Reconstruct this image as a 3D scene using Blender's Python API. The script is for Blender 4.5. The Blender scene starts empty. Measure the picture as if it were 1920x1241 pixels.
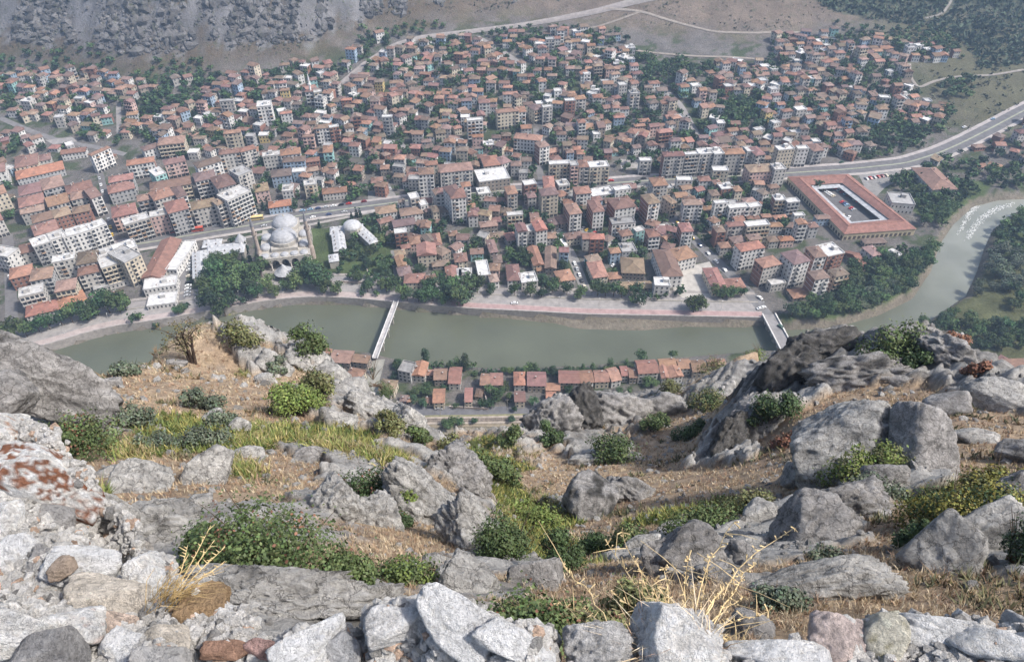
import bpy, math, random
import numpy as np
from mathutils import Vector, Matrix

random.seed(7)
RNG = np.random.default_rng(11)
SC = bpy.context.scene
COL = SC.collection

# ------------------------------------------------------------------ camera, sky, sun, exposure
FOC, PITCH, CAMH = 1340.0, math.radians(41.0), 280.0      # focal length in photo pixels, tilt, metres above the quay
cam = bpy.data.objects.new('camera', bpy.data.cameras.new('camera'))
COL.objects.link(cam)
cam.location = (0, 0, CAMH)
cam.rotation_euler = (math.pi / 2 - PITCH, 0, 0)
cam.data.sensor_width = 36.0
cam.data.lens = 36.0 * FOC / 1920.0
cam.data.clip_start = 0.1
cam.data.clip_end = 9000.0
SC.camera = cam
HAZE_D = 0.00019      # density of the air in the haze box

SUN_EL, SUN_AZ = math.radians(52), math.radians(104)      # azimuth clockwise from +Y (view direction)
world = bpy.data.worlds.new('World')
SC.world = world
world.use_nodes = True
wn = world.node_tree
wn.nodes.clear()
sky = wn.nodes.new('ShaderNodeTexSky')
sky.sky_type = 'NISHITA'
sky.sun_disc = False
sky.sun_elevation = SUN_EL
sky.sun_rotation = SUN_AZ
sky.air_density = 1.0
sky.dust_density = 3.0
bg = wn.nodes.new('ShaderNodeBackground')
bg.inputs['Strength'].default_value = 0.122
wo = wn.nodes.new('ShaderNodeOutputWorld')
wn.links.new(sky.outputs[0], bg.inputs[0])
wn.links.new(bg.outputs[0], wo.inputs[0])
sun = bpy.data.objects.new('sun', bpy.data.lights.new('sun', 'SUN'))
COL.objects.link(sun)
sun.data.energy = 3.0
sun.data.angle = math.radians(5.0)
sun.data.color = (1.0, 0.95, 0.88)
sd = Vector((math.sin(SUN_AZ) * math.cos(SUN_EL), math.cos(SUN_AZ) * math.cos(SUN_EL), math.sin(SUN_EL)))
sun.rotation_euler = sd.to_track_quat('Z', 'Y').to_euler()
SC.view_settings.view_transform = 'Standard'
SC.view_settings.look = 'None'
SC.view_settings.exposure = 0.85
SC.view_settings.gamma = 1.0
SC.view_settings.use_curve_mapping = False
SC.render.engine = 'CYCLES'
SC.cycles.max_bounces = 4
SC.cycles.diffuse_bounces = 2
SC.cycles.glossy_bounces = 2
SC.cycles.transmission_bounces = 2
SC.cycles.transparent_max_bounces = 4
SC.cycles.volume_bounces = 0
SC.cycles.caustics_reflective = False
SC.cycles.caustics_refractive = False
SC.cycles.use_adaptive_sampling = True
SC.cycles.adaptive_threshold = 0.02
SC.cycles.use_denoising = True

# ------------------------------------------------------------------ numpy noise
_perm = np.random.default_rng(3).permutation(512).astype(np.int64)
_perm = np.concatenate([_perm, _perm, _perm])
_ang = np.random.default_rng(4).normal(size=(512, 3))
_ang /= np.linalg.norm(_ang, axis=1)[:, None]


def perlin(p):
    p = np.asarray(p, dtype=np.float64)
    i = np.floor(p).astype(np.int64)
    f = p - i
    i &= 255
    w = f * f * f * (f * (f * 6 - 15) + 10)
    out = np.zeros(len(p))
    for dx in (0, 1):
        wx = w[:, 0] if dx else 1 - w[:, 0]
        hx = _perm[i[:, 0] + dx]
        for dy in (0, 1):
            wy = w[:, 1] if dy else 1 - w[:, 1]
            hy = _perm[hx + i[:, 1] + dy]
            for dz in (0, 1):
                wz = w[:, 2] if dz else 1 - w[:, 2]
                g = _ang[_perm[hy + i[:, 2] + dz] & 511]
                d = (f[:, 0] - dx) * g[:, 0] + (f[:, 1] - dy) * g[:, 1] + (f[:, 2] - dz) * g[:, 2]
                out += wx * wy * wz * d
    return out * 1.5


def fbm(p, octaves=4, lac=2.03, gain=0.5, ridged=False):
    p = np.asarray(p, dtype=np.float64)
    a, s, t = 1.0, np.zeros(len(p)), 0.0
    for o in range(octaves):
        n = perlin(p + 17.3 * o)
        if ridged:
            n = 1 - 2 * np.abs(n)
        s += a * n
        t += a
        a *= gain
        p = p * lac
    return s / t


def smooth(e0, e1, x):
    t = np.clip((np.asarray(x, float) - e0) / (e1 - e0), 0, 1)
    return t * t * (3 - 2 * t)


# ------------------------------------------------------------------ photo pixel -> place
CP, SP = math.cos(PITCH), math.sin(PITCH)


def ray(px, py):
    u, v = (px - 960.0) / FOC, (620.5 - py) / FOC
    d = np.array([u, CP + v * SP, -SP + v * CP])
    return d / np.linalg.norm(d)


def at_range(px, py, r):
    return ray(px, py) * r + np.array([0, 0, CAMH])


def at_z(px, py, z=0.0):
    d = ray(px, py)
    return d * ((z - CAMH) / d[2]) + np.array([0, 0, CAMH])


def to_px(p):
    x, y, z = p[0], p[1], p[2] - CAMH
    zc = y * CP - z * SP
    yc = y * SP + z * CP
    return 960 + FOC * x / zc, 620.5 - FOC * yc / zc, zc


def town_z(X, Y):
    """Height of the valley floor and the slopes across the river (arrays)."""
    X, Y = np.asarray(X, float), np.asarray(Y, float)
    base = 0.125 * 12 * np.logaddexp(0, (Y - 505 - 0.05 * np.abs(X)) / 12) * smooth(470, 500, Y)
    foot = np.interp(X, [-1500, -700, -500, -350, -206, -140, 0, 120, 260, 420, 600, 900, 1500],
                     [560, 640, 700, 662, 690, 750, 790, 760, 745, 800, 760, 700, 600])
    s = np.interp(X, [-1500, -260, -60, 300, 700, 1500], [0.85, 0.85, 0.42, 0.30, 0.42, 0.6])
    z = base + s * 14 * np.logaddexp(0, (Y - foot) / 14)
    rock = smooth(40, -220, X) * smooth(10, 90, Y - foot)
    P = np.stack([X / 42, Y / 95, np.zeros_like(X)], -1).reshape(-1, 3)
    n = fbm(P, 5, ridged=True).reshape(X.shape)
    P2 = np.stack([X / 120, Y / 120, np.full_like(X, 4.0)], -1).reshape(-1, 3)
    n2 = fbm(P2, 3).reshape(X.shape)
    hill = smooth(0, 60, Y - foot)
    z = z + rock * (n * 30 - 6) + hill * n2 * (9 - 3 * rock)
    z = 315 - 40 * np.logaddexp(0, (315 - z) / 40)          # everything levels off under 315 m
    return z


def ground(px, py, dz=0.0):
    """Where the sight line of a photo pixel meets the valley."""
    d = ray(px, py)
    t0 = (3.0 - CAMH) / d[2]
    t = np.arange(t0 * 0.6, t0 * 1.15 + 5, 1.0)
    X, Y, Z = d[0] * t, d[1] * t, CAMH + d[2] * t
    gz = town_z(X, Y) * smooth(465, 470, Y) + dz
    k = int(np.argmax(Z <= gz))
    if Z[k] > gz[k]:
        k = len(t) - 1
    return np.array([X[k], Y[k], gz[k] - dz])


def gz(x, y):
    return float(town_z(np.array([x]), np.array([y]))[0]) if y > 468 else 0.0


# ------------------------------------------------------------------ meshes and objects
def set_attr(me, col):
    a = me.color_attributes.new('col', 'FLOAT_COLOR', 'POINT')
    c = np.ones((len(me.vertices), 4), np.float32)
    c[:, :3] = col
    a.data.foreach_set('color', c.ravel())


def mesh_np(name, V, F, mats, col=None, midx=None, smooth_shade=False):
    """V (n,3); F an (m,k) array or a list of such arrays."""
    me = bpy.data.meshes.new(name)
    Fs = F if isinstance(F, list) else [F]
    Fs = [np.asarray(f, np.int32) for f in Fs if len(f)]
    V = np.asarray(V, np.float32)
    me.vertices.add(len(V))
    me.vertices.foreach_set('co', V.ravel())
    loops = np.concatenate([f.ravel() for f in Fs])
    tot = np.concatenate([np.full(len(f), f.shape[1], np.int32) for f in Fs])
    me.loops.add(len(loops))
    me.loops.foreach_set('vertex_index', loops)
    me.polygons.add(len(tot))
    st = np.zeros(len(tot), np.int32)
    st[1:] = np.cumsum(tot)[:-1]
    me.polygons.foreach_set('loop_start', st)
    me.polygons.foreach_set('loop_total', tot)
    for m in mats:
        me.materials.append(m)
    if midx is not None:
        me.polygons.foreach_set('material_index', np.asarray(midx, np.int32))
    me.polygons.foreach_set('use_smooth', np.full(len(tot), smooth_shade))
    me.update(calc_edges=True)
    if col is not None:
        set_attr(me, col)
    return me


class MB:
    """Collects boxes, prisms, lathes and tubes, then makes ONE mesh of them."""

    def __init__(s):
        s.v, s.f, s.c, s.m = [], [], [], []

    def poly(s, pts, faces, col=(1, 1, 1), m=0):
        o = len(s.v)
        s.v += [tuple(p) for p in pts]
        s.c += [col] * len(pts)
        for f in faces:
            s.f.append([o + i for i in f])
            s.m.append(m)

    def box(s, x0, x1, y0, y1, z0, z1, col=(1, 1, 1), m=0, bottom=False):
        p = [(x0, y0, z0), (x1, y0, z0), (x1, y1, z0), (x0, y1, z0), (x0, y0, z1), (x1, y0, z1), (x1, y1, z1), (x0, y1, z1)]
        f = [(0, 1, 5, 4), (1, 2, 6, 5), (2, 3, 7, 6), (3, 0, 4, 7), (4, 5, 6, 7)]
        if bottom:
            f.append((3, 2, 1, 0))
        s.poly(p, f, col, m)

    def beam(s, a, b, w, h, col=(1, 1, 1), m=0):
        a, b = Vector(a), Vector(b)
        d = (b - a).normalized()
        r = d.cross(Vector((0, 0, 1)))
        r = r.normalized() if r.length > 1e-4 else Vector((1, 0, 0))
        u = r.cross(d)
        p = [q + r * (sx * w / 2) + u * (sz * h / 2) for q in (a, b) for sx, sz in ((-1, -1), (1, -1), (1, 1), (-1, 1))]
        s.poly(p, [(0, 1, 5, 4), (1, 2, 6, 5), (2, 3, 7, 6), (3, 0, 4, 7), (3, 2, 1, 0), (4, 5, 6, 7)], col, m)

    def tube(s, pts, rad, n=6, col=(1, 1, 1), m=0, cap=True):
        pts = [Vector(p) for p in pts]
        if not isinstance(rad, (list, tuple)):
            rad = [rad] * len(pts)
        o, V = 0, []
        for i, p in enumerate(pts):
            d = (pts[min(i + 1, len(pts) - 1)] - pts[max(i - 1, 0)]).normalized()
            r = d.cross(Vector((0.31, 0.95, 0.05))).normalized()
            u = d.cross(r)
            for k in range(n):
                a = 2 * math.pi * k / n
                V.append(p + (r * math.cos(a) + u * math.sin(a)) * rad[i])
        F = [(i * n + k, i * n + (k + 1) % n, (i + 1) * n + (k + 1) % n, (i + 1) * n + k) for i in range(len(pts) - 1) for k in range(n)]
        if cap:
            F += [tuple(range(n - 1, -1, -1)), tuple((len(pts) - 1) * n + k for k in range(n))]
        s.poly(V, F, col, m)

    def lathe(s, prof, n=16, c=(0, 0), col=(1, 1, 1), m=0, z=0.0, a0=0.0):
        V = [(c[0] + r * math.cos(a0 + 2 * math.pi * k / n), c[1] + r * math.sin(a0 + 2 * math.pi * k / n), z + h) for r, h in prof for k in range(n)]
        F = [(i * n + k, i * n + (k + 1) % n, (i + 1) * n + (k + 1) % n, (i + 1) * n + k) for i in range(len(prof) - 1) for k in range(n)]
        F.append(tuple((len(prof) - 1) * n + k for k in range(n)))
        s.poly(V, F, col, m)

    def mesh(s, name, mats, smooth_shade=False):
        me = bpy.data.meshes.new(name)
        me.from_pydata(s.v, [], s.f)
        for m in mats:
            me.materials.append(m)
        if len(mats) > 1:
            me.polygons.foreach_set('material_index', np.array(s.m, np.int32))
        if smooth_shade:
            me.polygons.foreach_set('use_smooth', np.ones(len(s.f), bool))
        set_attr(me, np.array(s.c, np.float32))
        me.update()
        return me

    def obj(s, name, mats, parent=None, smooth_shade=False, **kw):
        return obj(name, s.mesh(name, mats if isinstance(mats, list) else [mats], smooth_shade), parent, **kw)


def obj(name, me, parent=None, kind=None, label=None, cat=None, group=None, loc=None, rz=None):
    o = bpy.data.objects.new(name, me)
    COL.objects.link(o)
    if parent is not None:
        o.parent = parent
    if loc is not None:
        o.location = loc
    if rz is not None:
        o.rotation_euler = (0, 0, rz)
    tag(o, label, cat, group, kind)
    return o


def tag(o, label=None, cat=None, group=None, kind=None):
    for k, v in (('label', label), ('category', cat), ('group', group), ('kind', kind)):
        if v:
            o[k] = v
    return o


def empty(name, loc, rz=0.0, **kw):
    o = obj(name, None, None, loc=loc, rz=rz, **kw)
    o.empty_display_size = 0.5
    return o


# ------------------------------------------------------------------ materials
def nodes(name):
    m = bpy.data.materials.new(name)
    m.use_nodes = True
    t = m.node_tree
    b = t.nodes['Principled BSDF']
    return m, t, b


def N(t, kind, **inp):
    n = t.nodes.new(kind)
    for k, v in inp.items():
        if k in n.inputs:
            n.inputs[k].default_value = v
        else:
            setattr(n, k, v)
    return n


def noise(t, scale, detail=4, rough=0.6, vec=None):
    n = N(t, 'ShaderNodeTexNoise', Scale=scale, Detail=detail, Roughness=rough)
    if vec is not None:
        t.links.new(vec, n.inputs['Vector'])
    return n


def ramp(t, fac, stops):
    r = t.nodes.new('ShaderNodeValToRGB')
    e = r.color_ramp.elements
    while len(e) < len(stops):
        e.new(0.5)
    for k, (p, c) in enumerate(stops):
        e[k].position = p
        e[k].color = (c[0], c[1], c[2], 1) if isinstance(c, (tuple, list)) else (c, c, c, 1)
    t.links.new(fac, r.inputs[0])
    return r.outputs[0]


def mix(t, fac, a, b, mode='MIX'):
    n = N(t, 'ShaderNodeMix', data_type='RGBA', blend_type=mode)
    for s, v in ((n.inputs[0], fac), (n.inputs[6], a), (n.inputs[7], b)):
        if hasattr(v, 'is_linked'):
            t.links.new(v, s)
        elif isinstance(v, (int, float)):
            s.default_value = v
        else:
            s.default_value = (v[0], v[1], v[2], 1)
    return n.outputs[2]


def bump(t, b, h, strength=0.5, dist=0.1):
    n = N(t, 'ShaderNodeBump', Strength=strength, Distance=dist)
    t.links.new(h, n.inputs['Height'])
    t.links.new(n.outputs[0], b.inputs['Normal'])


def coord(t):
    return t.nodes.new('ShaderNodeNewGeometry').outputs['Position']


def m_attr(name, scale=0.3, lo=0.6, hi=1.25, rough=0.9, spec=0.2, bumpy=0.0, bscale=3.0, vivid=None):
    """Base colour from the mesh's own colour attribute, weathered by noise."""
    m, t, b = nodes(name)
    a = N(t, 'ShaderNodeVertexColor', layer_name='col')
    p = coord(t)
    n = noise(t, scale, 5, 0.65, p)
    f = ramp(t, n.outputs[0], [(0.3, lo), (0.7, hi)])
    c = mix(t, 1.0, a.outputs[0], f, 'MULTIPLY')
    if vivid:
        n2 = noise(t, vivid[0], 3, 0.6, p)
        c = mix(t, ramp(t, n2.outputs[0], [(0.5, 0.0), (0.68, vivid[2])]), c, vivid[1])
    t.links.new(c, b.inputs['Base Color'])
    b.inputs['Roughness'].default_value = rough
    b.inputs['Specular IOR Level'].default_value = spec
    if bumpy:
        nb = noise(t, bscale, 6, 0.7, p)
        bump(t, b, nb.outputs[0], bumpy, 0.3)
    return m


M_WALL = m_attr('render_wall', 0.22, 0.72, 1.12, 0.9, 0.2)
M_ROOF = m_attr('clay_tile', 0.35, 0.68, 1.22, 0.9, 0.15, 0.5, 1.6, (0.5, (0.17, 0.115, 0.095), 0.55))
M_GLASS = m_attr('window_glass', 0.8, 0.7, 1.2, 0.25, 0.5)
M_CONC = m_attr('concrete', 0.4, 0.6, 1.15, 0.9, 0.2)
M_LEAD = m_attr('lead_sheet', 0.5, 0.72, 1.15, 0.6, 0.3)
M_PAVE = m_attr('paving', 0.25, 0.72, 1.15, 0.95, 0.15)
M_PAINT = m_attr('car_paint', 2.0, 0.95, 1.03, 0.3, 0.5)
M_STONE = m_attr('ashlar', 0.5, 0.72, 1.2, 0.9, 0.2, 0.3, 1.2)


def m_leaf(name, scale=0.8):
    m, t, b = nodes(name)
    a = N(t, 'ShaderNodeVertexColor', layer_name='col')
    oi = t.nodes.new('ShaderNodeObjectInfo')
    hv = N(t, 'ShaderNodeHueSaturation')
    mp = N(t, 'ShaderNodeMapRange', **{'From Min': 0.0, 'From Max': 1.0, 'To Min': 0.6, 'To Max': 1.6})
    t.links.new(oi.outputs['Random'], mp.inputs['Value'])
    t.links.new(mp.outputs[0], hv.inputs['Value'])
    mh = N(t, 'ShaderNodeMapRange', **{'From Min': 0.0, 'From Max': 1.0, 'To Min': 0.475, 'To Max': 0.525})
    sc = N(t, 'ShaderNodeMath', operation='FRACT')
    mu = N(t, 'ShaderNodeMath', operation='MULTIPLY')
    mu.inputs[1].default_value = 7.31
    t.links.new(oi.outputs['Random'], mu.inputs[0])
    t.links.new(mu.outputs[0], sc.inputs[0])
    t.links.new(sc.outputs[0], mh.inputs['Value'])
    t.links.new(mh.outputs[0], hv.inputs['Hue'])
    t.links.new(a.outputs[0], hv.inputs['Color'])
    t.links.new(hv.outputs[0], b.inputs['Base Color'])
    b.inputs['Roughness'].default_value = 0.7
    b.inputs['Specular IOR Level'].default_value = 0.2
    return m


M_LEAF = m_leaf('leaves')
M_BARK = m_attr('bark', 4.0, 0.6, 1.3, 0.95, 0.1, 0.5, 8.0)

# ================================================================== LARGE STRUCTURE: valley, river, hills
TAN, DRYG, ROCKC = np.array([0.165, 0.132, 0.106]), np.array([0.105, 0.082, 0.058]), np.array([0.118, 0.115, 0.118])


def m_hill():
    m, t, b = nodes('hill_ground')
    a = N(t, 'ShaderNodeVertexColor', layer_name='col')
    p = coord(t)
    n1 = noise(t, 0.05, 6, 0.7, p)
    n2 = noise(t, 0.6, 4, 0.7, p)
    c = mix(t, 1.0, a.outputs[0], ramp(t, n1.outputs[0], [(0.3, 0.72), (0.7, 1.22)]), 'MULTIPLY')
    c = mix(t, 1.0, c, ramp(t, n2.outputs[0], [(0.3, 0.7), (0.7, 1.25)]), 'MULTIPLY')
    vn = noise(t, 0.16, 5, 0.75, p)
    c = mix(t, ramp(t, vn.outputs[0], [(0.55, 0.0), (0.66, 0.7)]), c, (0.075, 0.085, 0.05))
    t.links.new(c, b.inputs['Base Color'])
    b.inputs['Roughness'].default_value = 0.95
    b.inputs['Specular IOR Level'].default_value = 0.1
    bump(t, b, n2.outputs[0], 0.8, 1.2)
    return m


M_HILL = m_hill()

# quay edge (top of the embankment wall) read off the photo, left to right
QUAY = [(-260, 760), (-120, 700), (0, 668), (91, 646), (169, 622), (217, 611), (271, 604), (332, 594), (451, 573), (503, 564), (560, 558), (606, 557),
        (671, 560), (743, 567), (787, 571), (882, 579), (992, 584), (1101, 590), (1280, 593), (1432, 596)]
QW = np.array([at_z(x, y, 0)[:2] for x, y in QUAY])
EASTBANK = [(1470, 612), (1560, 607), (1640, 585), (1700, 556), (1735, 505), (1752, 455), (1778, 418), (1815, 385), (1862, 372), (1960, 366)]
EW = np.array([at_z(x, y, -5)[:2] for x, y in EASTBANK])
FARB = [(1990, 392), (1915, 402), (1872, 434), (1856, 470), (1842, 515), (1822, 560), (1740, 616), (1640, 640), (1560, 668), (1478, 672)]
FW = np.array([at_z(x, y, -5)[:2] for x, y in FARB])
NEARB = [(1440, 668), (1340, 676), (1240, 684), (1100, 697), (960, 702), (860, 700), (760, 690), (690, 672), (600, 668), (480, 690), (300, 715), (120, 745), (-100, 800), (-260, 850)]
NW = np.array([at_z(x, y, -5)[:2] for x, y in NEARB])
RIVER = np.concatenate([QW, EW, FW, NW])


def inside(poly, X, Y):
    X, Y = np.asarray(X, float), np.asarray(Y, float)
    r = np.zeros(X.shape, bool)
    n = len(poly)
    for i in range(n):
        (x0, y0), (x1, y1) = poly[i], poly[(i + 1) % n]
        c = ((y0 > Y) != (y1 > Y)) & (X < (x1 - x0) * (Y - y0) / (y1 - y0 + 1e-12) + x0)
        r ^= c
    return r


def dist_line(poly, X, Y, closed=False):
    X, Y = np.asarray(X, float), np.asarray(Y, float)
    d = np.full(X.shape, 1e9)
    n = len(poly)
    for i in range(n if closed else n - 1):
        a, b = np.array(poly[i], float)[:2], np.array(poly[(i + 1) % n], float)[:2]
        ab = b - a
        L = ab @ ab + 1e-12
        t = np.clip(((X - a[0]) * ab[0] + (Y - a[1]) * ab[1]) / L, 0, 1)
        d = np.minimum(d, np.hypot(X - a[0] - t * ab[0], Y - a[1] - t * ab[1]))
    return d


def pxpoly(pts):
    return np.array([ground(x, y)[:2] for x, y in pts])


# tan bare hillside, forested hillside, parks: regions given by photo pixels, stored as ground polygons
GREENS = [pxpoly(p) for p in (
    [(480, 440), (735, 415), (745, 540), (660, 545), (480, 555)],
    [(1440, 600), (1600, 540), (1620, 480), (1740, 470), (1750, 520), (1690, 570), (1560, 612)],
    [(1660, 380), (1740, 330), (1860, 340), (1850, 380), (1770, 420)],
    [(1860, 400), (1960, 380), (2000, 640), (1880, 560)])]


def ysp(lo, hi, step):
    return np.arange(lo, hi, step)


Ys = np.concatenate([ysp(-400, 180, 20), ysp(180, 260, 5), ysp(260, 480, 2.5), ysp(480, 640, 4), ysp(640, 1000, 3.6), ysp(1000, 1300, 12), ysp(1300, 2301, 50)])
Xs = np.concatenate([ysp(-1700, -700, 40), ysp(-700, -320, 4.5), ysp(-320, 400, 3.4), ysp(400, 860, 6), ysp(860, 1900, 40)])
XX, YY = np.meshgrid(Xs, Ys)
ZZ = town_z(XX, YY)
ZZ = np.where(YY < 468, 0.0, ZZ)
inr = inside(RIVER, XX, YY)
dq = dist_line(RIVER, XX, YY, True)
ZZ = np.where(inr, -8.5 * smooth(0, 7, dq) - 0.6, ZZ)
qd = dist_line(QW, XX, YY)
wallside = inr & (qd < 9) & (XX > -420)
ZZ = np.where(wallside, np.minimum(ZZ, -6.3), ZZ)
# mud bar and sloping bank under the quay
BAR = np.array([at_z(x, y, -5)[:2] for x, y in [(860, 590), (960, 604), (1040, 612), (1080, 622), (1200, 626), (1290, 618), (1400, 620), (1440, 612), (1440, 596), (880, 576)]])
inb = inside(BAR, XX, YY)
db = dist_line(BAR, XX, YY, True)
ZZ = np.where(inb, np.maximum(ZZ, -5.6 + 1.6 * smooth(0, 7, db)), ZZ)
# the cliff under the viewpoint (only its hidden lower part; the crag in view is its own sheet)
back = np.clip(233 - YY, 0, None)
cl = 3 + np.minimum(back * 1.02, 235)
ZZ = np.where(YY < 236, np.maximum(cl - 4, -2), ZZ)
P3 = np.stack([XX, YY, ZZ], -1).reshape(-1, 3)
nv = fbm(P3 / np.array([30, 30, 30]), 4)
nf = fbm(P3 / 9.0 + 50, 3)
foot = np.interp(P3[:, 0], [-1500, -700, -500, -350, -206, -140, 0, 120, 260, 420, 600, 900, 1500], [560, 640, 700, 662, 690, 750, 790, 760, 745, 800, 760, 700, 600])
onhill = smooth(-30, 25, P3[:, 1] - foot + 25 * nv)[:, None]
leftrock = smooth(60, -140, P3[:, 0])[:, None]
gyz = np.gradient(ZZ, Ys, axis=0).ravel()
gxz = np.gradient(ZZ, Xs, axis=1).ravel()
rib = fbm(np.stack([P3[:, 0] / 16, P3[:, 1] / 60, P3[:, 2] / 60], -1), 5, ridged=True)
steep = smooth(0.85, 1.2, np.hypot(gyz, gxz) + 0.55 * nf + 0.35 * rib)[:, None]
street = np.array([0.135, 0.125, 0.118]) * (1 + 0.25 * nf[:, None])
yard = np.where((nv + 0.6 * nf)[:, None] > 0.12, np.array([0.06, 0.075, 0.042]), street)
hillc = TAN * (1 + 0.3 * nv[:, None])
hillc = hillc * (1 - leftrock) + (DRYG * 0.95 * (1 - steep) + ROCKC * np.clip(1.0 + 1.1 * (rib - 0.25), 0.35, 1.7)[:, None] * steep) * leftrock
fr = inside(pxpoly([(1500, -25), (1560, 22), (1740, 52), (1810, 84), (1835, 132), (1990, 112), (2000, -25)]), P3[:, 0], P3[:, 1])[:, None] * 0.8        # scrub oak forest on the eastern slope
hillc = hillc * (1 - fr) + np.array([0.055, 0.072, 0.045]) * fr
colr = yard * (1 - onhill) + hillc * onhill
eastlow = smooth(330, 420, P3[:, 0])[:, None] * smooth(560, 600, P3[:, 1])[:, None] * (1 - onhill)
colr = colr * (1 - eastlow) + np.array([0.105, 0.10, 0.062]) * eastlow
for gp in GREENS:
    k = inside(gp, P3[:, 0], P3[:, 1])[:, None]
    colr = np.where(k, np.array([0.07, 0.095, 0.04]) * (1 + 0.5 * nf[:, None]), colr)
k = (inr | inb).ravel()[:, None]
colr = np.where(k, np.array([0.17, 0.15, 0.12]) * (1 + 0.3 * nf[:, None]), colr)
k = (YY < 262).ravel()[:, None]
colr = np.where(k, np.array([0.20, 0.18, 0.14]) * (1 + 0.3 * nf[:, None]), colr)
east = ((P3[:, 0] > 215) & (P3[:, 1] < 400))[:, None] & ~k & ~(inr.ravel()[:, None])
colr = np.where(east & inside(np.concatenate([FW, [[800, 250], [800, 470]]]), P3[:, 0], P3[:, 1])[:, None], np.array([0.085, 0.09, 0.045]) * (1 + 0.5 * nf[:, None]), colr)
ny_, nx_ = XX.shape
idx = np.arange(nx_ * ny_).reshape(ny_, nx_)
quads = np.stack([idx[:-1, :-1], idx[:-1, 1:], idx[1:, 1:], idx[1:, :-1]], -1).reshape(-1, 4)
terrain = obj('terrain', mesh_np('terrain', P3, quads, [M_HILL], np.clip(colr, 0.01, 0.8), smooth_shade=True), kind='structure')

# ---- the river
m, t, b = nodes('river_water')
p = coord(t)
nn = noise(t, 0.03, 3, 0.5, p)
va = N(t, 'ShaderNodeVertexColor', layer_name='col')
t.links.new(mix(t, 1.0, va.outputs[0], ramp(t, nn.outputs[0], [(0.3, 0.86), (0.7, 1.12)]), 'MULTIPLY'), b.inputs['Base Color'])
b.inputs['Roughness'].default_value = 0.12
b.inputs['IOR'].default_value = 1.33
n2 = noise(t, 0.7, 4, 0.65, p)
bump(t, b, n2.outputs[0], 0.35, 0.25)
M_WATER = m
bx0, bx1, by0, by1 = RIVER[:, 0].min() - 30, RIVER[:, 0].max() + 30, RIVER[:, 1].min() - 10, RIVER[:, 1].max() + 10
wx, wy = np.meshgrid(np.linspace(bx0, bx1, 160), np.linspace(by0, by1, 60))
wp = np.stack([wx.ravel(), wy.ravel(), np.full(wx.size, -5.0)], -1)
wi = np.arange(wx.size).reshape(wx.shape)
wq = np.stack([wi[:-1, :-1], wi[:-1, 1:], wi[1:, 1:], wi[1:, :-1]], -1).reshape(-1, 4)
glare = (smooth(190, 350, wp[:, 0]) * (0.75 + 0.5 * fbm(wp / 18.0, 3)))[:, None]      # aerated reach below the weir, with glare put into the water colour
wcol = np.array([0.10, 0.108, 0.078]) * (1 - glare) + np.array([0.25, 0.258, 0.228]) * glare
obj('river', mesh_np('river', wp, wq, [M_WATER], np.clip(wcol, 0.01, 0.6)), kind='structure')

# ---- quay: wall, promenade, road
def offset_line(L, d):
    L = np.asarray(L, float)
    T = np.gradient(L, axis=0)
    T /= np.linalg.norm(T, axis=1)[:, None] + 1e-9
    return L + np.stack([-T[:, 1], T[:, 0]], -1) * d


def resample(L, step):
    L = np.asarray(L, float)
    s = np.concatenate([[0], np.cumsum(np.linalg.norm(np.diff(L, axis=0), axis=1))])
    q = np.linspace(0, s[-1], max(2, int(s[-1] / step) + 1))
    out = np.stack([np.interp(q, s, L[:, k]) for k in range(L.shape[1])], -1)
    if len(out) > 6:
        for _ in range(3):
            out[1:-1] = (out[:-2] + 2 * out[1:-1] + out[2:]) / 4
    return out


def band(mb, L, d0, d1, z, col, m=0, drape=False, jit=0.0):
    """A flat strip between two offsets of a line."""
    A, B = offset_line(L, d0), offset_line(L, d1)
    n = len(L)
    V = []
    for i in range(n):
        for q in (A[i], B[i]):
            V.append((q[0], q[1], (gz(q[0], q[1]) if drape else 0.0) + z))
    c = np.array(col)
    o = len(mb.v)
    mb.poly(V, [(2 * i, 2 * i + 2, 2 * i + 3, 2 * i + 1) for i in range(n - 1)], tuple(c), m)
    return A, B


QL = resample(QW, 4.0)
mb = MB()
A, B = offset_line(QL, -0.5), offset_line(QL, 0.35)
V, F = [], []
for i in range(len(QL)):
    V += [(A[i][0] - 0.0, A[i][1], -8.0), (A[i][0], A[i][1], 0.75), (B[i][0], B[i][1], 0.75), (B[i][0], B[i][1], 0.02)]
for i in range(len(QL) - 1):
    for k in range(3):
        F.append((4 * i + k, 4 * i + 4 + k, 4 * i + 5 + k, 4 * i + 1 + k))
mb.poly(V, F, (0.33, 0.305, 0.29))
mb.obj('quay_wall', M_STONE, label='long stone quay wall along the far bank of the river', cat='wall')
mb = MB()
band(mb, QL, 0.35, 6.0, 0.16, (0.385, 0.328, 0.312))
mb.obj('promenade', M_PAVE, kind='structure')
iw = [i for i, q in enumerate(QL) if -40 < q[0] < 160]
mb = MB()
band(mb, QL[iw], 1.2, 5.4, 0.165, (0.36, 0.255, 0.245))
for i in iw[::2]:
    pass
mb.obj('pink_paving', M_PAVE, kind='structure')
mb = MB()
band(mb, QL, 6.2, 14.5, 0.03, (0.295, 0.279, 0.271))
mb.obj('riverside_road', M_PAVE, kind='structure')
mb = MB()
band(mb, QL, 14.7, 16.0, 0.15, (0.30, 0.28, 0.25))
band(mb, QL, 16.0, 22.5, 0.03, (0.271, 0.254, 0.25))
band(mb, QL, 22.7, 25.5, 0.14, (0.295, 0.271, 0.254))
mb.obj('boulevard', M_PAVE, kind='structure')

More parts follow.
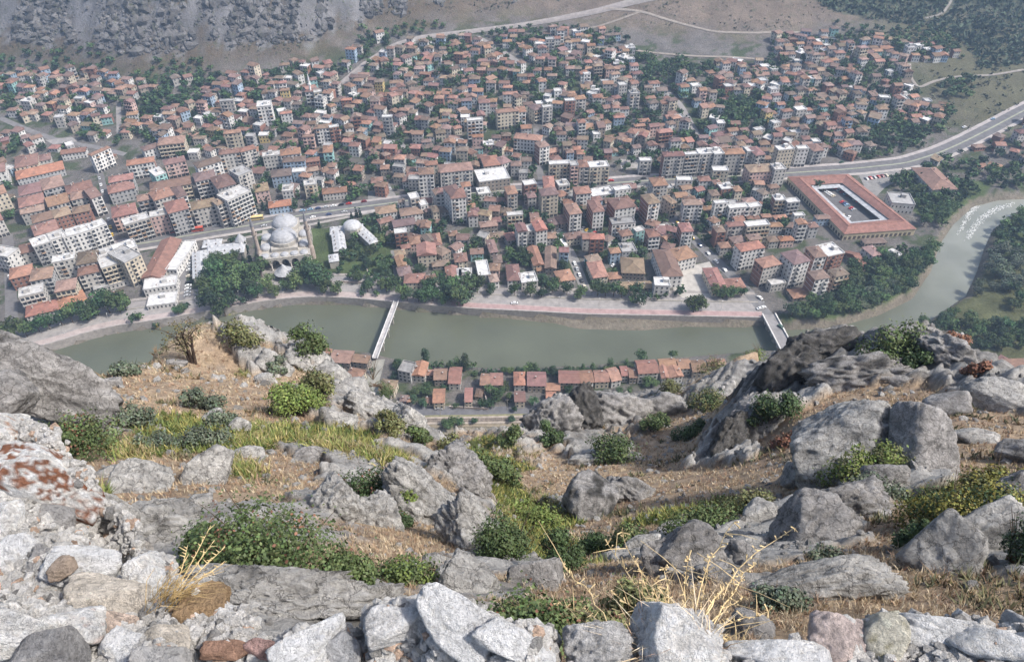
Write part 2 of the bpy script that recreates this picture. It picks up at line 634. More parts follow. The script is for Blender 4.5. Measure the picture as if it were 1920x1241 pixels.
# ---- streets, by centre line in photo pixels and width in metres
STREETS = [
    ('avenue', 13, (0.20, 0.195, 0.20), [(150, 500), (206, 466), (300, 452), (400, 434), (480, 422), (568, 403), (640, 394), (699, 386), (800, 372), (900, 362), (1000, 355), (1074, 349), (1211, 340), (1330, 334), (1474, 326), (1600, 317), (1699, 307), (1760, 288), (1800, 270), (1860, 240), (1920, 208), (2000, 170)]),
    ('avenue_footpath', 3.0, (0.42, 0.39, 0.36), [(380, 457), (450, 449), (540, 430), (600, 418), (700, 398)]),
    ('street', 10.5, (0.25, 0.24, 0.24), [(343, 455), (338, 500), (333, 575)]),
    ('street', 6, (0.20, 0.19, 0.19), [(182, 300), (191, 340), (203, 400), (219, 462)]),
    ('street', 8, (0.22, 0.21, 0.21), [(14, 440), (20, 517), (24, 640)]),
    ('street', 8, (0.30, 0.29, 0.28), [(1035, 410), (1048, 440), (1075, 485), (1102, 556)]),
    ('street', 9, (0.25, 0.245, 0.25), [(1205, 345), (1237, 384), (1275, 425), (1330, 478), (1400, 545), (1440, 592)]),
    ('street', 6, (0.24, 0.23, 0.23), [(1005, 240), (1009, 300), (1016, 345)]),
    ('street', 6, (0.36, 0.34, 0.33), [(1240, 165), (1275, 195), (1300, 240), (1312, 262)]),
    ('hill_road', 11, (0.42, 0.38, 0.36), [(640, 160), (690, 118), (740, 86), (790, 72), (900, 58), (1000, 45), (1070, 32), (1130, 20), (1200, 2), (1260, -8)]),
    ('street', 7, (0.36, 0.33, 0.32), [(895, 70), (940, 95), (985, 128)]),
    ('track', 5, (0.42, 0.37, 0.32), [(1130, 18), (1200, 22), (1280, 46), (1340, 62), (1420, 64), (1500, 62)]),
    ('track', 4, (0.40, 0.35, 0.3), [(1200, 24), (1160, 38), (1110, 54), (1040, 60)]),
    ('track', 5, (0.42, 0.37, 0.32), [(1110, 90), (1170, 93), (1230, 101), (1300, 107), (1380, 109), (1444, 114), (1455, 130)]),
    ('track', 5, (0.42, 0.38, 0.34), [(1705, 120), (1705, 145), (1722, 168), (1745, 155), (1790, 145), (1860, 142), (1920, 132)]),
    ('track', 4, (0.40, 0.37, 0.33), [(1735, 36), (1768, 28), (1785, 0)]),
    ('street', 6, (0.26, 0.25, 0.25), [(0, 222), (60, 248), (120, 268), (175, 275), (235, 290)]),
    ('street', 5, (0.34, 0.32, 0.31), [(222, 195), (224, 255)]),
    ('street', 5, (0.33, 0.31, 0.31), [(745, 262), (735, 245), (760, 280), (770, 300)][0:3:2]),
    ('street', 5, (0.30, 0.28, 0.27), [(1046, 436), (1130, 440), (1215, 452), (1232, 462)]),
    ('street', 5, (0.30, 0.29, 0.28), [(738, 470), (748, 540)]),
    ('riverbank_lane', 7.5, (0.20, 0.20, 0.215), [(610, 752), (700, 765), (760, 769), (870, 773), (960, 772), (1060, 768), (1200, 758)]),
    ('alley', 4, (0.25, 0.235, 0.225), [(695, 678), (680, 720), (665, 760)]),
]
ROADW = []
for nm, w, c, pts in STREETS:
    c = tuple(np.array(c) * (0.62 if nm in ('hill_road', 'track') else 0.72))
    w = w * {'hill_road': 0.75, 'track': 0.62, 'street': 0.85}.get(nm, 1.0)
    L = resample(np.array([ground(x, y)[:2] for x, y in pts]), 5.0)
    ROADW.append((L, w))
    mb = MB()
    steep_road = nm in ('hill_road', 'track', 'street')
    z = 0.05 + 0.005 * (len(ROADW) % 9) + (0.35 if nm in ('hill_road', 'track') else 0)
    n = len(L)
    if nm in ('hill_road', 'track'):
        for k in range(3):
            band(mb, L, -w / 2 + k * w / 3, -w / 2 + (k + 1) * w / 3, z, tuple(np.array(c) * (0.9 + 0.1 * k)), drape=True)
    else:
        band(mb, L, -w / 2, w / 2, z, c, drape=L[:, 1].max() > 500)
    if nm == 'avenue':
        band(mb, L, -0.7, 0.7, z + 0.12, (0.30, 0.31, 0.24), drape=True)
        band(mb, L, w / 2 - 0.2, w / 2 + 3, z + 0.1, (0.36, 0.33, 0.32), drape=True)
        band(mb, L, -w / 2 - 3, -w / 2 + 0.2, z + 0.1, (0.38, 0.35, 0.33), drape=True)
    mb.obj(nm, M_PAVE, kind='structure')
# open squares
SQUARES = [('school_yard', (0.55, 0.52, 0.48), [(1262, 545), (1268, 505), (1330, 492), (1345, 520), (1345, 558), (1280, 560)]),
           ('market_yard', (0.17, 0.165, 0.165), [(1515, 345), (1580, 338), (1674, 412), (1595, 420)]),
           ('car_park', (0.30, 0.29, 0.28), [(1610, 330), (1680, 318), (1700, 330), (1660, 352), (1640, 372), (1620, 350)]),
           ('mosque_court', (0.33, 0.31, 0.29), [(488, 500), (580, 487), (575, 520), (490, 535)]),
           ('terrace', (0.36, 0.35, 0.31), [(700, 676), (722, 674), (712, 714), (715, 745), (676, 732)]),
           ('square', (0.32, 0.31, 0.30), [(1050, 440), (1065, 425), (1110, 430), (1125, 445), (1062, 452)]),
           ('square', (0.30, 0.29, 0.28), [(690, 350), (730, 346), (745, 372), (690, 378)]),
           ('square', (0.42, 0.40, 0.38), [(1160, 300), (1200, 300), (1198, 316), (1165, 318)]),
           ('square', (0.36, 0.34, 0.33), [(85, 264), (135, 258), (145, 266), (100, 272)])]
for nm, c, pts in SQUARES:
    c = tuple(np.array(c) * 0.75)
    mb = MB()
    V = []
    for x, y in pts:
        g = ground(x, y)
        V.append((g[0], g[1], g[2] + 0.115))
    mb.poly(V, [tuple(range(len(V)))], c)
    o = mb.obj(nm, M_PAVE, kind='structure')
    ROADW.append((np.array([v[:2] for v in V] + [V[0][:2]]), 3.0))
# the railway under the cliff
RL = resample(np.array([at_z(x, y, 0.6)[:2] for x, y in [(700, 792), (810, 788), (900, 787), (990, 785), (1120, 778)]]), 2.0)
mb = MB()
band(mb, RL, -2.6, 2.6, 0.55, (0.36, 0.31, 0.26))
band(mb, RL, -4.6, -2.6, 0.3, (0.26, 0.22, 0.16))
band(mb, RL, 2.6, 4.0, 0.3, (0.22, 0.21, 0.12))
rw = mb.obj('railway_bed', M_CONC, kind='structure')
rail = empty('railway_track', (0, 0, 0), label='single railway track on a pale ballast bed below the crag', cat='railway')
mb = MB()
for i in range(len(RL) - 1):
    a, b_ = RL[i], RL[i + 1]
    d = (b_ - a) / np.linalg.norm(b_ - a)
    nrm = np.array([-d[1], d[0]])
    for q in (0.15, 0.5, 0.85):
        c = a + (b_ - a) * q
        mb.beam((*(c - nrm * 1.3), 0.6), (*(c + nrm * 1.3), 0.6), 0.25, 0.16, (0.13, 0.10, 0.08))
mb.obj('sleepers', M_CONC, rail, kind='stuff')
for s in (-0.72, 0.72):
    mb = MB()
    A = offset_line(RL, s)
    for i in range(len(A) - 1):
        mb.beam((*A[i], 0.76), (*A[i + 1], 0.76), 0.09, 0.16, (0.22, 0.19, 0.17))
    mb.obj('rail', M_CONC, rail)

# ================================================================== BUILDINGS
ZT = {'4': (0, 260, 2.954), '5': (400, 300, 3.879), '6': (800, 260, 3.65), '7': (1200, 260, 2.667), '0': (1200, 240, 5.172), '9': (1380, 400, 6.0),
      '1': (600, 640, 4.8), '2': (980, 640, 4.8), 'A': (400, 130, 4.0), 'B': (840, 130, 4.0), 'R': (1600, 200, 5.64)}
WALLC = {'w': (0.66, 0.65, 0.63), 'c': (0.56, 0.50, 0.40), 'g': (0.40, 0.40, 0.40), 'k': (0.29, 0.155, 0.12), 'b': (0.33, 0.42, 0.52), 'y': (0.60, 0.47, 0.22),
         't': (0.33, 0.55, 0.53), 'p': (0.58, 0.42, 0.38), 'n': (0.30, 0.26, 0.22), 'm': (0.50, 0.48, 0.45)}
WALLN = {'w': 'white', 'c': 'cream', 'g': 'grey', 'k': 'bare brick', 'b': 'pale blue', 'y': 'ochre', 't': 'turquoise', 'p': 'pink', 'n': 'brown', 'm': 'off-white'}
ROOFC = [(0.262, 0.148, 0.125), (0.228, 0.138, 0.122), (0.295, 0.165, 0.135), (0.198, 0.126, 0.115), (0.26, 0.182, 0.16), (0.178, 0.13, 0.122), (0.325, 0.16, 0.122)]
ROOFN = ['red', 'dull red', 'orange red', 'dark red', 'faded', 'brown red', 'bright red']
BUILT = []          # (x, y, radius, rz, w, d) of all footprints
THINGS = []         # things that still need a label: dict(o, kind, adj, x, y)


def roof_mesh(mb, w, d, h, rt, col, pitch=0.36, ov=0.45):
    """Roof slab over a w x d plan (x along the front, y away from it), eaves at height h."""
    x0, x1, y0, y1 = -w / 2 - ov, w / 2 + ov, -ov, d + ov
    z0, z1 = h + 0.003, h + 0.24
    lo = [(x0, y0, z0), (x1, y0, z0), (x1, y1, z0), (x0, y1, z0)]
    hi = [(x0, y0, z1), (x1, y0, z1), (x1, y1, z1), (x0, y1, z1)]
    W, D = x1 - x0, y1 - y0
    rh = min(W, D) / 2 * pitch
    edge = [(0, 1, 5, 4), (1, 2, 6, 5), (2, 3, 7, 6), (3, 0, 4, 7), (3, 2, 1, 0)]
    cy, cx = (y0 + y1) / 2, 0.0
    if rt == 'h':
        if W >= D:
            r = [(x0 + D / 2, cy, z1 + rh), (x1 - D / 2 + 0.01, cy, z1 + rh)]
            f = [(4, 5, 9, 8), (5, 6, 9), (6, 7, 8, 9), (7, 4, 8)]
        else:
            r = [(cx, y0 + W / 2, z1 + rh), (cx, y1 - W / 2 + 0.01, z1 + rh)]
            f = [(4, 5, 8), (5, 6, 9, 8), (6, 7, 9), (7, 4, 8, 9)]
    elif rt == 'G':
        rh = W / 2 * pitch
        r = [(cx, y0, z1 + rh), (cx, y1, z1 + rh)]
        f = [(4, 5, 8), (5, 6, 9, 8), (6, 7, 9), (7, 4, 8, 9)]
    elif rt == 's':
        r = [(x0, y1, z1 + D * 0.2), (x1, y1, z1 + D * 0.2)]
        f = [(4, 5, 9, 8), (5, 6, 9), (6, 7, 8, 9), (7, 4, 8)]
    else:
        rh = D / 2 * pitch
        cy = y0 + D * 0.56
        r = [(x0, cy, z1 + rh), (x1, cy, z1 + rh)]
        f = [(4, 5, 9, 8), (5, 6, 9), (6, 7, 8, 9), (7, 4, 8)]
    mb.poly(lo + hi + r, edge + f, col)
    # ridge and hip tiles
    rc = tuple(np.array(col) * 1.12)
    mb.beam(r[0], (r[1][0], r[1][1], r[1][2]), 0.35, 0.2, rc)
    if rt == 'h':
        a, b = (4, 7), (5, 6)
        if W >= D:
            for k in a:
                mb.beam(hi[k - 4], r[0], 0.3, 0.16, rc)
            for k in b:
                mb.beam(hi[k - 4], r[1], 0.3, 0.16, rc)
        else:
            for k in (4, 5):
                mb.beam(hi[k - 4], r[0], 0.3, 0.16, rc)
            for k in (6, 7):
                mb.beam(hi[k - 4], r[1], 0.3, 0.16, rc)
    return rh


def flat_roof(mb, w, d, h, col, rnd):
    mb.box(-w / 2 + 0.25, w / 2 - 0.25, 0.25, d - 0.25, h - 0.02, h + 0.12, col)
    pc = tuple(np.array(col) * 0.94)
    for a in ((-w / 2 - 0.15, w / 2 + 0.15, -0.15, 0.24), (-w / 2 - 0.15, w / 2 + 0.15, d - 0.24, d + 0.15), (-w / 2 - 0.15, -w / 2 + 0.24, 0.24, d - 0.24), (w / 2 - 0.24, w / 2 + 0.15, 0.24, d - 0.24)):
        mb.box(*a, h + 0.003, h + 0.75, pc, 0, True)
    if w > 8 and d > 7:
        sx, sy = rnd.uniform(-w / 4, w / 4), d * rnd.uniform(0.45, 0.7)
        mb.box(sx - 1.6, sx + 1.6, sy - 1.4, sy + 1.4, h + 0.123, h + 2.5, tuple(np.array(col) * 0.9))
        for q in range(rnd.randint(0, 3)):
            x, y = rnd.uniform(-w / 2 + 1, w / 2 - 1), rnd.uniform(1, d - 1)
            mb.box(x, x + 0.5, y, y + 0.5, h + 0.125, h + 1.0, (0.5, 0.42, 0.38))


def dark(c, k):
    return tuple(np.array(c) * k)


def make_building(mbs, w, d, nf, rt, wall, side, rc, rnd, fh=3.0, detail=2, shop=False):
    """Fills four mesh builders: wall, roof, glazing, balcony."""
    mw, mr, mg, mbk = mbs
    h = nf * fh
    wc, sc = WALLC[wall], WALLC[side]
    j = rnd.uniform(0.86, 1.1)
    wc, sc = dark(wc, j), dark(sc, j)
    X0, X1 = -w / 2, w / 2
    zb = -4.0
    q = [(X0, 0), (X1, 0), (X1, d), (X0, d)]
    for k in range(4):
        a, b = q[k], q[(k + 1) % 4]
        mw.poly([(*a, zb), (*b, zb), (*b, h), (*a, h)], [(0, 1, 2, 3)], wc if k in (0, 2) else sc)
    mw.poly([(*p, h) for p in q], [(0, 1, 2, 3)], wc)
    if rt == 'f':
        flat_roof(mr, w, d, h, rc, rnd)
    else:
        rh = roof_mesh(mr, w, d, h, rt, rc)
        if rt == 'G':       # gable triangles
            for y in (0.001, d - 0.001):
                mw.poly([(X0, y, h), (X1, y, h), (0, y, h + 0.3 + w / 2 * 0.36)], [(0, 1, 2)], wc)
        elif rt == 'g':
            for x in (X0 + 0.001, X1 - 0.001):
                mw.poly([(x, 0, h), (x, d, h), (x, d * 0.56, h + 0.2 + d / 2 * 0.36)], [(0, 1, 2)], sc)
    if detail == 0:
        return
    gl = (0.045, 0.05, 0.06)
    fr = (0.55, 0.54, 0.52) if wall != 'w' else (0.36, 0.33, 0.30)

    def win(side_k, u, z, ww, wh, c=gl):
        e = 0.05
        if side_k == 0:
            mg.box(u - ww / 2, u + ww / 2, -e, 0.02, z, z + wh, c, 0, True)
            if detail > 1:
                mg.box(u - ww / 2 - 0.1, u + ww / 2 + 0.1, -0.16, 0.0, z - 0.13, z - 0.003, fr, 0, True)
        elif side_k == 2:
            mg.box(u - ww / 2, u + ww / 2, d - 0.02, d + e, z, z + wh, c, 0, True)
        elif side_k == 1:
            mg.box(X1 - 0.02, X1 + e, u - ww / 2, u + ww / 2, z, z + wh, c, 0, True)
        else:
            mg.box(X0 - e, X0 + 0.02, u - ww / 2, u + ww / 2, z, z + wh, c, 0, True)

    nc = max(2, int(round(w / (2.9 if nf > 2 else 2.5))))
    nd = max(1, int(round(d / 3.6)))
    bal = set()
    if nf >= 4 and mbk is not None:
        style = rnd.random()
        if style < 0.45:
            bal = {k for k in range(nc) if k % 3 == 1}
        elif style < 0.7:
            bal = {0, nc - 1}
        elif style < 0.85:
            bal = set(range(nc))
    for f in range(nf):
        z = f * fh + 0.95
        for k in range(nc):
            u = X0 + w * (k + 0.5) / nc
            if f == 0 and shop:
                win(0, u, 0.15, w / nc * 0.82, 2.3, (0.05, 0.05, 0.055))
                continue
            if k in bal and f > 0:
                win(0, u, f * fh + 0.1, min(2.0, w / nc * 0.7), 2.2)
            else:
                win(0, u, z, 1.15 if nf > 2 else 0.95, 1.4)
            if f == nf - 1 and detail > 1:
                win(2, u, z, 1.1, 1.35)
        if side != 'k' or rnd.random() < 0.3:
            for k in range(nd):
                u = d * (k + 0.5) / nd
                win(1, u, z, 1.0, 1.35)
                win(3, u, z, 1.0, 1.35)
        if f > 0 and detail > 1 and nf >= 3:
            mw.box(X0 - 0.06, X1 + 0.06, -0.07, d + 0.06, f * fh - 0.12, f * fh + 0.1, dark(wc, 0.93))
        for k in bal:
            if f == 0:
                continue
            u0, u1 = X0 + w * (k + 0.06) / nc, X0 + w * (k + 0.94) / nc
            mbk.box(u0, u1, -1.25, -0.06, f * fh - 0.1, f * fh + 0.08, dark(wc, 0.95), 0, True)
            pc = dark(wc, 1.1) if rnd.random() < 0.85 else (0.45, 0.3, 0.2)
            mbk.box(u0, u1, -1.25, -1.15, f * fh + 0.083, f * fh + 0.95, pc, 0, True)
            mbk.box(u0, u0 + 0.1, -1.148, -0.07, f * fh + 0.083, f * fh + 0.95, pc, 0, True)
            mbk.box(u1 - 0.1, u1, -1.148, -0.07, f * fh + 0.083, f * fh + 0.95, pc, 0, True)


def building(x, y, z, rz, w, d, nf, rt, wall, side=None, roofi=0, rnd=random, shop=False, name=None, label=None, tint=None, fh=3.0):
    side = side or wall
    mbs = [MB(), MB(), MB(), MB()]
    if rt == 'f':
        rc = tint or [(0.50, 0.49, 0.475), (0.36, 0.355, 0.35), (0.58, 0.575, 0.565), (0.27, 0.265, 0.26)][roofi % 4]
    else:
        rc = tint or tuple(np.array(ROOFC[roofi % 7]) * rnd.uniform(0.78, 1.2) * np.array([1, rnd.uniform(0.94, 1.12), rnd.uniform(0.82, 1.04)]))
    make_building(mbs, w, d, nf, rt, wall, side, rc, rnd, fh=fh, shop=shop)
    big = nf >= 4
    nm = name or ('apartment_block' if big else 'house')
    o = empty(nm, (x, y, z), rz)
    mbs[0].obj('wall', M_WALL, o)
    rf = mbs[1].obj('roof', M_CONC if rt == 'f' else M_ROOF, o)
    mbs[2].obj('glazing', M_GLASS, o, kind='stuff')
    if mbs[3].v:
        mbs[3].obj('balconies', M_WALL, o, kind='stuff')
    if rt != 'f' and rnd.random() < 0.75:
        for q in range(1 if w < 14 else 3):
            mc = MB()
            cx, cy = rnd.uniform(-w * 0.35, w * 0.35), d * rnd.uniform(0.3, 0.75)
            zc = nf * fh
            top = zc + min(w, d) * 0.2 + 1.0
            mc.box(cx - 0.3, cx + 0.3, cy - 0.3, cy + 0.3, zc + 0.3, top, (0.5, 0.44, 0.40) if q % 2 else (0.42, 0.26, 0.2))
            mc.box(cx - 0.38, cx + 0.38, cy - 0.38, cy + 0.38, top - 0.01, top + 0.14, (0.40, 0.38, 0.36))
            mc.obj('chimney', M_WALL, rf)
    rfn = {'f': 'flat concrete roof' if sum(rc) < 1.45 else 'pale flat roof', 'h': ROOFN[roofi % 7] + ' hipped tile roof', 'g': ROOFN[roofi % 7] + ' gabled tile roof',
           'G': ROOFN[roofi % 7] + ' end-gabled tile roof', 's': ROOFN[roofi % 7] + ' lean-to tile roof'}[rt]
    st = ['', 'single-storey', 'two-storey', 'three-storey', 'four-storey', 'five-storey', 'six-storey', 'seven-storey', 'eight-storey'][nf]
    wn_ = WALLN[wall] + (' brick-sided' if side == 'k' and wall != 'k' else '')
    noun = 'apartment block' if big else 'house'
    if label:
        tag(o, label, noun if name is None else name.replace('_', ' '))
    else:
        THINGS.append(dict(o=o, cat='apartment block' if big else 'house', adj=f'{st} {wn_} {noun}, {rfn}', short=f'{st} {wn_} {noun}', x=x, y=y,
                           group='apartment blocks of the town' if big else 'tile-roofed houses of the town'))
    c, s_ = math.cos(rz), math.sin(rz)
    BUILT.append((x - s_ * d / 2, y + c * d / 2, math.hypot(w, d) / 2, rz, w, d))
    return o


